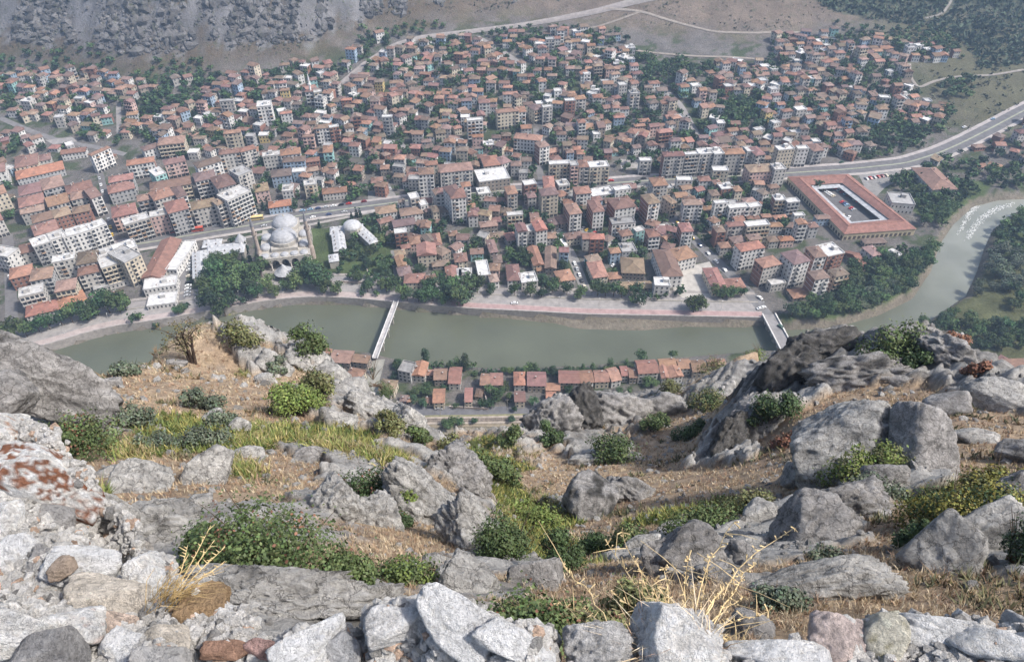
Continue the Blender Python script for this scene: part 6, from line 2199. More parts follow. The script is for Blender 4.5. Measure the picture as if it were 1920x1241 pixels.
GR, LG, DG, WH = (0.30, 0.29, 0.282), (0.40, 0.39, 0.372), (0.12, 0.116, 0.113), (0.62, 0.60, 0.57)
BOULDERS = [  # px py w h tilt colour label
    (84, 728, 205, 112, -24, GR, 'huge grey boulder leaning over the river at the left end of the slope', dict(sub=6, planes=9, depth=0.8, r=29, rough=0.14)),
    (10, 745, 90, 80, 20, GR, 'smaller grey boulder tucked against the huge leaning boulder', dict(sub=5, r=27)),
    (120, 808, 170, 40, -10, GR, 'long low grey ledge beneath the huge leaning boulder', dict(sub=5, sink=0.5)),
    (393, 884, 76, 92, -25, LG, 'squared grey boulder standing in the green leaves below the dry knoll', dict(sub=5, planes=8, rough=0.07, soft=22, depth=0.9)),
    (262, 905, 92, 72, -15, LG, 'rounded pale boulder left of the squared grey boulder', dict(sub=5)),
    (205, 888, 60, 26, 15, LG, 'flat grey slab lying against the rounded pale boulder', {}),
    (372, 942, 44, 30, 5, LG, 'small pale rock alone on the brown grass below the squared boulder', {}),
    (222, 958, 40, 34, 30, DG, 'small dark rock above the pale ledge', {}),
    (408, 785, 40, 38, 40, LG, 'pale upright rock behind the grey-green bushes on the knoll', {}),
    (448, 800, 44, 34, -20, LG, 'pale rock paired with the upright rock behind the grey bushes', {}),
    (465, 850, 56, 32, 8, LG, 'flat pale rock among the yellow-green leaves', {}),
    (588, 858, 78, 42, 10, GR, 'split grey rocks with dark clefts in the brown grass', dict(sub=5, ridg=0.16)),
    (300, 985, 150, 75, 12, LG, 'broad smooth grey ledge left of the large foreground bush', dict(sub=5, sink=0.55, depth=0.8, rough=0.1)),
    (520, 1120, 290, 90, -3, LG, 'wide weathered grey slab below the large foreground bush', dict(sub=6, sink=0.6, depth=0.9, rough=0.12)),
    (640, 950, 110, 85, -35, LG, 'pale grey rock ridge above the large foreground bush', dict(sub=5, sink=0.55)),
    (715, 970, 90, 70, -40, LG, 'pale rounded outcrop in the dry grass right of the large bush', dict(sub=5, sink=0.55)),
    (790, 935, 150, 90, -38, LG, 'long sloping grey outcrop with dry grass, middle of the left spur', dict(sub=5, sink=0.6)),
    (880, 1000, 80, 130, 38, LG, 'steep rock edge of the left spur above the green gully', dict(sub=5, sink=0.5)),
    (868, 890, 80, 110, 35, GR, 'rounded grey rock shoulder over the gully shrubs', dict(sub=5, sink=0.45)),
    (887, 1092, 110, 75, -30, LG, 'wedge-shaped grey boulder with a bright ridge, above the white rubble', dict(sub=5, planes=8, soft=20, rough=0.07)),
    (1010, 1092, 110, 70, 10, GR, 'lumpy grey boulder at the lower mouth of the gully', dict(sub=5)),
    (820, 1058, 60, 34, -20, LG, 'low pale rocks left of the wedge-shaped boulder', {}),
    (770, 1065, 60, 32, 5, LG, 'low grey rock in dry grass right of the large bush', {}),
    (690, 1130, 120, 50, 6, LG, 'flat pale slab just behind the white rubble', dict(sub=5, sink=0.5)),
    (1110, 948, 105, 110, -35, GR, 'dark-streaked rounded boulder right of the gully', dict(sub=6, dark_l=0.75, rough=0.14)),
    (1180, 925, 90, 60, -35, GR, 'sloping grey outcrop right behind the dark-streaked boulder', dict(sub=5, sink=0.5)),
    (1295, 1040, 130, 100, 25, GR, 'big rounded grey boulder behind the straw stalks', dict(sub=5, depth=0.9)),
    (1240, 1055, 60, 80, 15, GR, 'dark rock wedged left of the big rounded boulder', dict(sub=4)),
    (1205, 1018, 70, 30, 12, LG, 'flat pale ledge above the brown hollow', {}),
    (1425, 960, 62, 56, 20, LG, 'knobbly pale rock beside the green shrub right of centre', dict(sub=5, ridg=0.15)),
    (1385, 1040, 60, 60, -30, GR, 'grey rock beneath the knobbly pale rock', dict(sub=4)),
    (1335, 1075, 60, 40, 0, GR, 'low grey stone between the straw stalks', {}),
    (1410, 1180, 70, 60, -20, GR, 'rough grey rock in the brown grass behind the white slabs', {}),
    (1590, 835, 175, 150, 8, LG, 'great rounded pale boulder on the right-hand slope', dict(sub=6, planes=9, depth=0.85, r=33, rough=0.09, ridg=0.1)),
    (1730, 842, 105, 140, -12, GR, 'tall dark-grey boulder leaning on the great pale boulder', dict(sub=6, planes=10, r=32, rough=0.13)),
    (1512, 895, 75, 60, -25, GR, 'tilted grey block at the foot of the great pale boulder', dict(sub=5, planes=8)),
    (1520, 985, 130, 105, 40, GR, 'layered grey rock slab below the great pale boulder', dict(sub=6, planes=9, ridg=0.16, rough=0.09)),
    (1600, 950, 120, 70, 15, GR, 'layered grey shelf between the great boulder and the slab below it', dict(sub=5, ridg=0.15, sink=0.5)),
    (1660, 895, 70, 40, 0, GR, 'rounded grey stone under the bush on the great boulder', dict(sub=4)),
    (1540, 1098, 235, 78, 8, LG, 'wide wavy-banded boulder low on the right, in brown grass', dict(sub=6, planes=9, ridg=0.2, rough=0.1, sink=0.3)),
    (1830, 1000, 150, 70, 32, LG, 'pale slab above the shadowed cleft on the right', dict(sub=6, planes=9, rough=0.08)),
    (1785, 1050, 120, 110, 40, LG, 'smooth pale slab below the shadowed cleft on the right', dict(sub=6, planes=9, rough=0.08, sink=0.45)),
    (1900, 930, 80, 60, 20, GR, 'grey boulder above the yellow-green bush at the right edge', dict(sub=5)),
    (1915, 855, 70, 50, -10, GR, 'grey boulder at the right edge beside the dry slope', dict(sub=5)),
    (1835, 822, 72, 34, -5, LG, 'low flat boulder on the dry slope right of the great boulders', dict(sub=5)),
    (1770, 765, 75, 50, 5, GR, 'grey hump at the top of the dry slope', dict(sub=5)),
    (1870, 745, 130, 62, -18, LG, 'smooth pale rock sheet on the right skyline', dict(sub=5, sink=0.5)),
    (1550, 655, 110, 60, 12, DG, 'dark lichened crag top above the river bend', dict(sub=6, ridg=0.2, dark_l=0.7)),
    (1485, 690, 70, 110, -35, DG, 'black-stained cliff face at the left edge of the right-hand crag', dict(sub=6, ridg=0.2, dark_l=0.95)),  # face simply coloured near-black, like the rest of this crag
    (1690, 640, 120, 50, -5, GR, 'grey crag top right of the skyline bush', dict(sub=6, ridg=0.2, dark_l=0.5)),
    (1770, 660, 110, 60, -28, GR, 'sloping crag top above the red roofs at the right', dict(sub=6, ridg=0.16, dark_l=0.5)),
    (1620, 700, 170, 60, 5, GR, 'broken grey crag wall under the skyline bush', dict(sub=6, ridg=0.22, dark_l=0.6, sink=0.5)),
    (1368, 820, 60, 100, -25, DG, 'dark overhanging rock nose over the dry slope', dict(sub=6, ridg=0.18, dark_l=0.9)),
    (1420, 790, 80, 90, -30, GR, 'grey rock knob behind the dark overhanging nose', dict(sub=5, ridg=0.2)),
    (1040, 790, 90, 80, 38, GR, 'left buttress of the middle crag above the railway', dict(sub=6, ridg=0.22, dark_l=0.5)),
    (1095, 775, 70, 90, 25, DG, 'dark clefted buttress in the middle crag', dict(sub=6, ridg=0.25, dark_l=0.8)),
    (1165, 775, 110, 75, -12, GR, 'rounded pale dome of the middle crag', dict(sub=6, ridg=0.16)),
    (1250, 765, 80, 50, -10, GR, 'right shoulder of the middle crag', dict(sub=5, ridg=0.2)),
    (1330, 755, 70, 36, 0, GR, 'grey shelf over the cave mouth right of the middle crag', dict(sub=5)),
    (1100, 865, 80, 28, 4, LG, 'low rock wall crossing the head of the gully', dict(sub=5)),
    (1170, 860, 60, 30, 10, GR, 'dark end of the low rock wall across the gully', dict(sub=4)),
    (520, 690, 70, 40, -30, LG, 'pale jagged rocks on the crest of the dry knoll', dict(sub=5, ridg=0.2)),
    (575, 672, 70, 44, -30, LG, 'pale crest rock highest on the dry knoll', dict(sub=5, ridg=0.2)),
    (625, 705, 60, 40, -35, LG, 'pale crest rock beside the knoll shrub', dict(sub=5, ridg=0.2)),
    (690, 770, 90, 50, -30, LG, 'grey rock rib running down from the knoll', dict(sub=5, ridg=0.2, sink=0.45)),
    (770, 800, 90, 55, -30, LG, 'grey rock rib above the red-roofed houses', dict(sub=5, ridg=0.2, sink=0.45)),
    (640, 790, 60, 34, -10, LG, 'small grey outcrop behind the yellow-green leaves', dict(sub=4)),
    (500, 712, 44, 26, -15, LG, 'small pale stones cluster below the knoll crest', dict(sub=4)),
    (332, 682, 34, 18, 5, GR, 'grey stone left of the bare tree', {}),
    (200, 722, 46, 22, 10, GR, 'grey stone at the river edge of the dry knoll', {}),
    (1720, 930, 30, 30, 0, DG, 'dark stone behind the yellow-green bush', {}),
]
JAG = ('pale grey rock ridge above', 'pale rounded outcrop in', 'long sloping grey outcrop', 'steep rock edge of', 'rounded grey rock shoulder', 'sloping grey outcrop right', 'dark lichened crag top', 'black-stained cliff', 'grey crag top right', 'sloping crag top', 'broken grey crag', 'dark overhanging', 'grey rock knob behind', 'left buttress', 'dark clefted', 'rounded pale dome', 'right shoulder', 'grey shelf over', 'low rock wall', 'dark end of', 'pale jagged', 'pale crest rock highest', 'pale crest rock beside', 'grey rock rib running', 'grey rock rib above', 'wide weathered grey slab', 'broad smooth grey ledge', 'flat pale slab just', 'layered grey shelf')
for i, (px, py, w, h, ang, col, lab, kw) in enumerate(BOULDERS):
    if lab.startswith(JAG):
        kw = {**kw, 'sink': 0.62, 'rough': 0.2, 'ridg': 0.1, 'depth': 1.0, 'planes': 8, 'jag': 0.3}
    kw = {k_: v_ for k_, v_ in kw.items() if k_ != 'sub'}
    boulder(px, py, w, h, ang, col, 300 + i * 13, lab, **kw)

# ------------------------------------------------------------------ the ruined wall at the photographer's feet
W1, W2c, CRM, OCH, PNK, GRY = (0.82, 0.80, 0.77), (0.90, 0.89, 0.87), (0.68, 0.62, 0.54), (0.36, 0.25, 0.15), (0.58, 0.42, 0.36), (0.40, 0.39, 0.385)
ORG = (0.27, 0.10, 0.045)
WALLST = [  # px py w h tilt colour range extra
    (40, 835, 150, 80, -22, W1, 4.3, dict(lichen=((0.42, 0.20, 0.09), 0.8, 0.05), ridg=0.16)), (12, 800, 60, 40, 0, W1, 4.4, {}), (92, 908, 168, 100, -28, W1, 3.9, dict(lichen=(ORG, 0.95, -0.06), label='white wall stone covered in rust-orange lichen')),
    (28, 868, 80, 30, 2, W2c, 4.0, {}), (22, 910, 40, 60, 10, W2c, 3.95, {}), (0, 930, 40, 80, 0, W1, 3.9, {}), (70, 985, 100, 66, -8, GRY, 3.85, dict(planes=8)), (16, 985, 52, 70, 15, W1, 3.7, {}),
    (135, 965, 100, 130, 40, GRY, 4.15, dict(planes=8, soft=22)), (190, 1003, 140, 112, -30, (0.50, 0.485, 0.46), 4.1, dict(planes=8, soft=20)), (225, 1060, 120, 90, -25, (0.45, 0.42, 0.39), 4.0, dict(planes=8)),
    (35, 1040, 70, 60, 10, W2c, 3.5, {}), (90, 1055, 50, 50, -10, GRY, 3.4, {}), (155, 1062, 100, 66, -15, W2c, 3.3, dict(planes=8, label='bright white angular stone on the rubble at the left')), (168, 1102, 66, 44, 8, (0.36, 0.365, 0.38), 3.25, {}),
    (115, 1065, 40, 36, 30, (0.45, 0.36, 0.29), 3.2, {}), (195, 1125, 115, 70, -12, CRM, 3.1, dict(planes=9)), (292, 1095, 82, 100, 24, W1, 3.25, dict(planes=8, label='upright white stone with thin dark moss veins')),
    (130, 1175, 95, 55, 6, W1, 2.9, dict(lichen=((0.6, 0.42, 0.36), 0.5, 0.1))), (215, 1175, 70, 40, -10, (0.62, 0.5, 0.42), 2.95, {}), (90, 1222, 110, 60, 14, (0.30, 0.295, 0.295), 2.8, {}),
    (30, 1190, 80, 70, 0, W1, 2.9, {}), (235, 1215, 70, 50, -20, W2c, 2.85, {}), (312, 1205, 72, 60, -10, CRM, 2.8, {}), (378, 1152, 82, 106, -22, OCH, 2.95, dict(planes=8, soft=22, ridg=0.16, label='ochre-brown block of layered stone in the rubble')),
    (440, 1170, 70, 50, -20, W1, 2.9, {}), (425, 1218, 76, 34, -4, (0.38, 0.235, 0.17), 2.7, dict(label='reddish-brown loose stone low in the rubble')), (488, 1216, 58, 30, -12, (0.50, 0.33, 0.30), 2.7, dict(label='pinkish-red stone beside the reddish-brown one')),
    (300, 1238, 90, 40, 0, (0.46, 0.45, 0.44), 2.65, {}),
    (582, 1214, 128, 66, 24, W2c, 2.6, dict(planes=7, rough=0.06, soft=24, label='smooth white slab tilted up to the right with black cracks')), (648, 1226, 60, 80, 30, (0.50, 0.50, 0.51), 2.6, dict(planes=8)),
    (745, 1165, 110, 70, 15, (0.68, 0.67, 0.66), 2.5, dict(planes=9, ridg=0.1)), (850, 1170, 150, 90, -28, W2c, 2.4, dict(planes=8, rough=0.07, label='large white boulder with a bright sloping top at the bottom centre')), (965, 1200, 150, 60, -22, W2c, 2.35, dict(planes=9, rough=0.08)),
    (1130, 1216, 120, 80, 6, (0.56, 0.55, 0.54), 2.45, dict(ridg=0.18, rough=0.16, label='rough conglomerate lump with embedded pebbles left of the straw stalks')),
    (1265, 1205, 156, 116, -8, W1, 2.45, dict(planes=8, rough=0.07, label='rounded white stone behind the straw stalks')), (1345, 1250, 60, 40, 0, W1, 2.45, {}),
    (1460, 1232, 160, 52, 0, W2c, 2.5, dict(planes=8, soft=24, label='flat white slab right of the straw stalks')), (1575, 1208, 92, 86, -14, (0.62, 0.52, 0.485), 2.6, dict(planes=8, soft=20, label='white stone with a pinkish face toward the left')),
    (1655, 1196, 82, 74, 10, (0.68, 0.65, 0.55), 2.65, dict(lichen=((0.30, 0.27, 0.14), 0.7, 0.05), label='yellowish white stone with mossy stains')), (1770, 1190, 170, 56, -16, W2c, 2.7, dict(planes=8, soft=24, label='long white block sloping down at the bottom right')), (1860, 1210, 120, 56, -24, W1, 2.68, dict(planes=8)),
    (1915, 1210, 70, 76, -35, (0.52, 0.52, 0.52), 2.75, dict(planes=7, soft=22, label='grey end stone at the bottom right corner')), (1985, 1230, 90, 80, 0, W1, 2.7, {}),
]
wc0 = at_range(700, 1230, 2.6)
wall = empty('ruined_wall', tuple(wc0), label='ruined rubble wall of white limestone blocks at the lower edge, nearest the viewer', cat='ruined wall')
PB, PBC = [], []
for i, (px, py, w, h, ang, col, r, kw) in enumerate(WALLST):
    kw = dict(kw)
    args = dict(planes=11, rough=0.11, ridg=0.11, sink=0.3, depth=0.85, soft=30.0, dark_l=0.14)
    args.update(kw)
    o = boulder(px, py, w * 1.02, h * 1.02, ang, col, 900 + i * 7, name='stone', r=r, parent=wall, mat=M_RUBBLE, **args)
    o.location = Vector(o.location) - Vector(wc0)
# mortar and rubble core behind and between the stones: one closed-off sheet with its own depth
gx, gy = np.arange(-330, 2260, 5.0), np.arange(770, 1440, 5.0)
CX, CY = np.meshgrid(gx, gy)
qx, qy = CX.ravel(), CY.ravel()
num, den, sd_ = np.zeros(len(qx)), np.zeros(len(qx)), np.full(len(qx), 1e9)
for (px, py, w, h, ang, col, r, kw) in WALLST:
    e = np.hypot((qx - px) / (w / 2), np.minimum(qy - py, 0) / (h / 2))
    d2 = np.hypot(qx - px, np.maximum(0, np.abs(qy - py)))
    wgt = 1 / (d2 / 60 + 0.35) ** 3
    num += wgt * r
    den += wgt
    sd_ = np.minimum(sd_, (e - 1.0) * min(w, h) / 2)
rg_ = num / den
sd_ = np.where(qy > 1250, np.minimum(sd_, -20), sd_)
p0 = np.array([at_range(x, y, 1.0) for x, y in zip(qx, qy)]) - np.array([0, 0, CAMH])
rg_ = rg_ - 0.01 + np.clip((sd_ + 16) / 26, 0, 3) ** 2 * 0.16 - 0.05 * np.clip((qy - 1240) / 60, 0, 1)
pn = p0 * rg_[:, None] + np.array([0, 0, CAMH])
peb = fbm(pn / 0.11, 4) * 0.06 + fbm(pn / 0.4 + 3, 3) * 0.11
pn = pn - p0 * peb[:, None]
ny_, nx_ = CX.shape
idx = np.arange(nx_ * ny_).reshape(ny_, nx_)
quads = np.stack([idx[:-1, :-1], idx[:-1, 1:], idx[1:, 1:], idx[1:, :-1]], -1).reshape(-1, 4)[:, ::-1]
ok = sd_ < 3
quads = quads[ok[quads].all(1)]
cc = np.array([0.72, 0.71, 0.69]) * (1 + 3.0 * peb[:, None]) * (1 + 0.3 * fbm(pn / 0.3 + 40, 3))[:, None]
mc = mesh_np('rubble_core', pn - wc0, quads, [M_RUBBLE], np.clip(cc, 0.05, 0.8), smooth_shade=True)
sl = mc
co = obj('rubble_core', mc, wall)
# loose pebbles bedded in the core, stuff nobody could count
r = np.random.default_rng(77)
V0, F0 = ico(1)
VV, FF, CC, off = [], [], [], 0
cand = np.where((sd_ < 3) & (qx > -60) & (qx < 1980) & (qy < 1270))[0]
for k in r.choice(cand, min(len(cand), 11000), replace=False):
    s = 0.008 + 0.024 * r.random() ** 2.0
    A = np.linalg.qr(r.normal(size=(3, 3)))[0]
    P = (V0 * (s * r.uniform(0.6, 1.2, 3))) * r.uniform(0.8, 1.15, (len(V0), 1))
    VV.append(P @ A + pn[k] - wc0 + r.normal(0, 0.006, 3))
    FF.append(F0 + off)
    off += len(V0)
    g = r.uniform(0.6, 0.85) if r.random() < 0.85 else r.uniform(0.25, 0.5)
    CC.append(np.tile(np.array([g, g * 0.975, g * 0.94]) * (1 if r.random() < 0.93 else np.array([1, 0.75, 0.6])), (len(V0), 1)))
obj('pebbles', mesh_np('pebbles', np.concatenate(VV), np.concatenate(FF), [M_RUBBLE], np.concatenate(CC)), wall, kind='stuff')

# ================================================================== VEGETATION ON THE CRAG
def blades(name, base, n_per, h, wd, cols, seed, lean=0.5, kind='stuff', spread=0.08, parent=None, mat=None, curl=0.35, simple=False):
    """Grass: n_per bent blades (two triangles-strips each) at every base point; h, wd per point arrays."""
    r = np.random.default_rng(seed)
    m = len(base)
    B = np.repeat(base, n_per, 0)
    H = np.repeat(h, n_per) * r.uniform(0.5, 1.2, m * n_per)
    Wd = np.repeat(wd, n_per) * r.uniform(0.7, 1.3, m * n_per)
    S = np.repeat(h * spread / 0.3, n_per)
    a = r.uniform(0, 2 * np.pi, m * n_per)
    off = np.stack([np.cos(a), np.sin(a), 0 * a], -1)
    B = B + off * (S * r.uniform(0, 1, m * n_per))[:, None]
    L = (off * r.uniform(0.1, 1.0, m * n_per)[:, None] + r.normal(0, 0.3, (m * n_per, 3)) * [1, 1, 0]) * lean
    side = np.stack([-np.sin(a + 1.0 * r.normal(size=len(a))), np.cos(a + 1.0 * r.normal(size=len(a))), 0 * a], -1)
    mid = B + L * (H * 0.45)[:, None] + np.array([0, 0, 1]) * (H * 0.62)[:, None]
    tip = B + L * (H * (1.0 + curl))[:, None] + np.array([0, 0, 1]) * H[:, None]
    s = side * (Wd / 2)[:, None]
    if simple:
        V = np.stack([B - s, B + s, tip], 1).reshape(-1, 3)
        cols = np.array(cols)
        C = cols[r.integers(0, len(cols), m)] * r.uniform(0.75, 1.25, (m, 1))
        C = np.repeat(np.repeat(C, n_per, 0) * r.uniform(0.8, 1.2, (m * n_per, 1)), 3, axis=0)
        return obj(name, mesh_np(name, V, np.arange(len(V)).reshape(-1, 3), [mat or M_STRAW], np.clip(C, 0.005, 0.9)), parent, kind=kind)
    V = np.stack([B - s, B + s, mid + s * 0.7, mid - s * 0.7, tip], 1).reshape(-1, 3)
    k = np.arange(m * n_per)[:, None] * 5
    Q4 = k + np.array([[0, 1, 2, 3]])
    T3 = k + np.array([[3, 2, 4]])
    cols = np.array(cols)
    C = cols[r.integers(0, len(cols), m)] * r.uniform(0.75, 1.25, (m, 1))
    C = np.repeat(C, n_per, 0) * r.uniform(0.8, 1.2, (m * n_per, 1))
    C = np.repeat(C, 5, 0)
    me = mesh_np(name, V, [Q4, T3], [mat or M_STRAW], np.clip(C, 0.005, 0.9))
    return obj(name, me, parent, kind=kind)


M_STRAW = m_attr('straw', 1.5, 0.8, 1.2, 0.8, 0.15)
M_SHRUB = m_attr('shrub_leaves', 1.2, 0.75, 1.3, 0.65, 0.25)

# dry grass over the slope
r = np.random.default_rng(5)
nT = 82000
aa = r.uniform(-1.0, 1.0, nT)
rr = np.exp(r.uniform(math.log(6.5), math.log(95), nT))
tx, ty = rr * np.sin(aa), rr * np.cos(aa) - 4
rk, gr_ = fg_at(tx, ty, ROCKG), fg_at(tx, ty, GREENG)
patch = fbm(np.stack([tx / 2.5, ty / 2.5, tx * 0 + 2], -1), 3)
tz = fg_at(tx, ty)
keep = (rk < 0.62) & (gr_ < 0.5) & (patch > -0.22)
base = np.stack([tx, ty, tz - 0.02], -1)[keep]
R_ = rr[keep]
gold = 1.18 * np.array([(0.38, 0.30, 0.20), (0.43, 0.355, 0.25), (0.31, 0.235, 0.155), (0.26, 0.18, 0.125), (0.48, 0.415, 0.305), (0.30, 0.20, 0.14)])
nearg = R_ < 17
blades('dry_grass', base[nearg], 9, np.clip(0.09 + 0.0034 * R_, 0.1, 0.28)[nearg], np.clip(0.0008 * R_, 0.005, 0.05)[nearg], gold, 6, 0.6)
blades('dry_grass', base[~nearg], 7, np.clip(0.09 + 0.0034 * R_, 0.1, 0.28)[~nearg], np.clip(0.0011 * R_, 0.008, 0.05)[~nearg], gold, 16, 0.6, simple=True)
keep = (rk < 0.5) & (gr_ >= 0.4)
base = np.stack([tx, ty, tz - 0.02], -1)[keep]
R_ = rr[keep]
blades('green_herbs', base, 7, np.clip(0.16 + 0.005 * R_, 0.18, 0.5), np.clip(0.0026 * R_, 0.02, 0.11), [(0.13, 0.165, 0.05), (0.19, 0.20, 0.06), (0.09, 0.125, 0.04), (0.27, 0.24, 0.085)], 7, 0.8, mat=M_SHRUB, simple=True)


# grey-green dwarf scrub dotted through the dry grass
p2 = fbm(np.stack([tx / 3.4, ty / 3.4, tx * 0 + 12], -1), 4)
keep = (rk < 0.55) & (gr_ < 0.4) & (p2 > 0.22) & (r.random(nT) < 0.55)
base = np.stack([tx, ty, tz - 0.02], -1)[keep]
R_ = rr[keep]
blades('low_scrub', base, 8, np.clip(0.10 + 0.005 * R_, 0.12, 0.4), np.clip(0.0030 * R_, 0.022, 0.13), [(0.10, 0.105, 0.06), (0.14, 0.13, 0.065), (0.08, 0.09, 0.055), (0.17, 0.12, 0.07)], 27, 0.9, mat=M_SHRUB, simple=True, spread=0.16)


def leafy(name, px0, n, seed, h=0.33, cols=((0.17, 0.205, 0.06), (0.23, 0.225, 0.075), (0.12, 0.165, 0.05), (0.30, 0.255, 0.11), (0.34, 0.28, 0.16))):
    """Sword-leaved green clumps growing in a strip given by photo pixels (x0 y0 x1 y1 thickness)."""
    r = np.random.default_rng(seed)
    pts = []
    for (x0, y0, x1, y1, th), k in zip(px0, n):
        for q in range(k):
            u = r.random()
            p, rg = fg_hit(x0 + (x1 - x0) * u + r.normal(0, th * 0.4), y0 + (y1 - y0) * u + r.normal(0, th * 0.35))
            pts.append((*p, rg))
    P = np.array(pts)
    return blades(name, P[:, :3] - [0, 0, 0.03], 12, np.full(len(P), h), np.full(len(P), 0.04), cols, seed, 0.75, mat=M_SHRUB, spread=0.14)


leafy('iris_leaves', [(500, 815, 640, 835, 20), (620, 830, 770, 875, 18), (430, 870, 480, 890, 26), (205, 845, 300, 850, 24), (440, 700, 465, 705, 8), (480, 800, 510, 815, 14),
                      (900, 840, 1010, 850, 18), (930, 960, 1060, 970, 26), (1010, 940, 1060, 960, 22), (940, 890, 960, 910, 20), (180, 925, 190, 945, 18), (420, 830, 520, 830, 12)], [170, 230, 80, 110, 25, 45, 90, 130, 60, 40, 30, 60], 31)

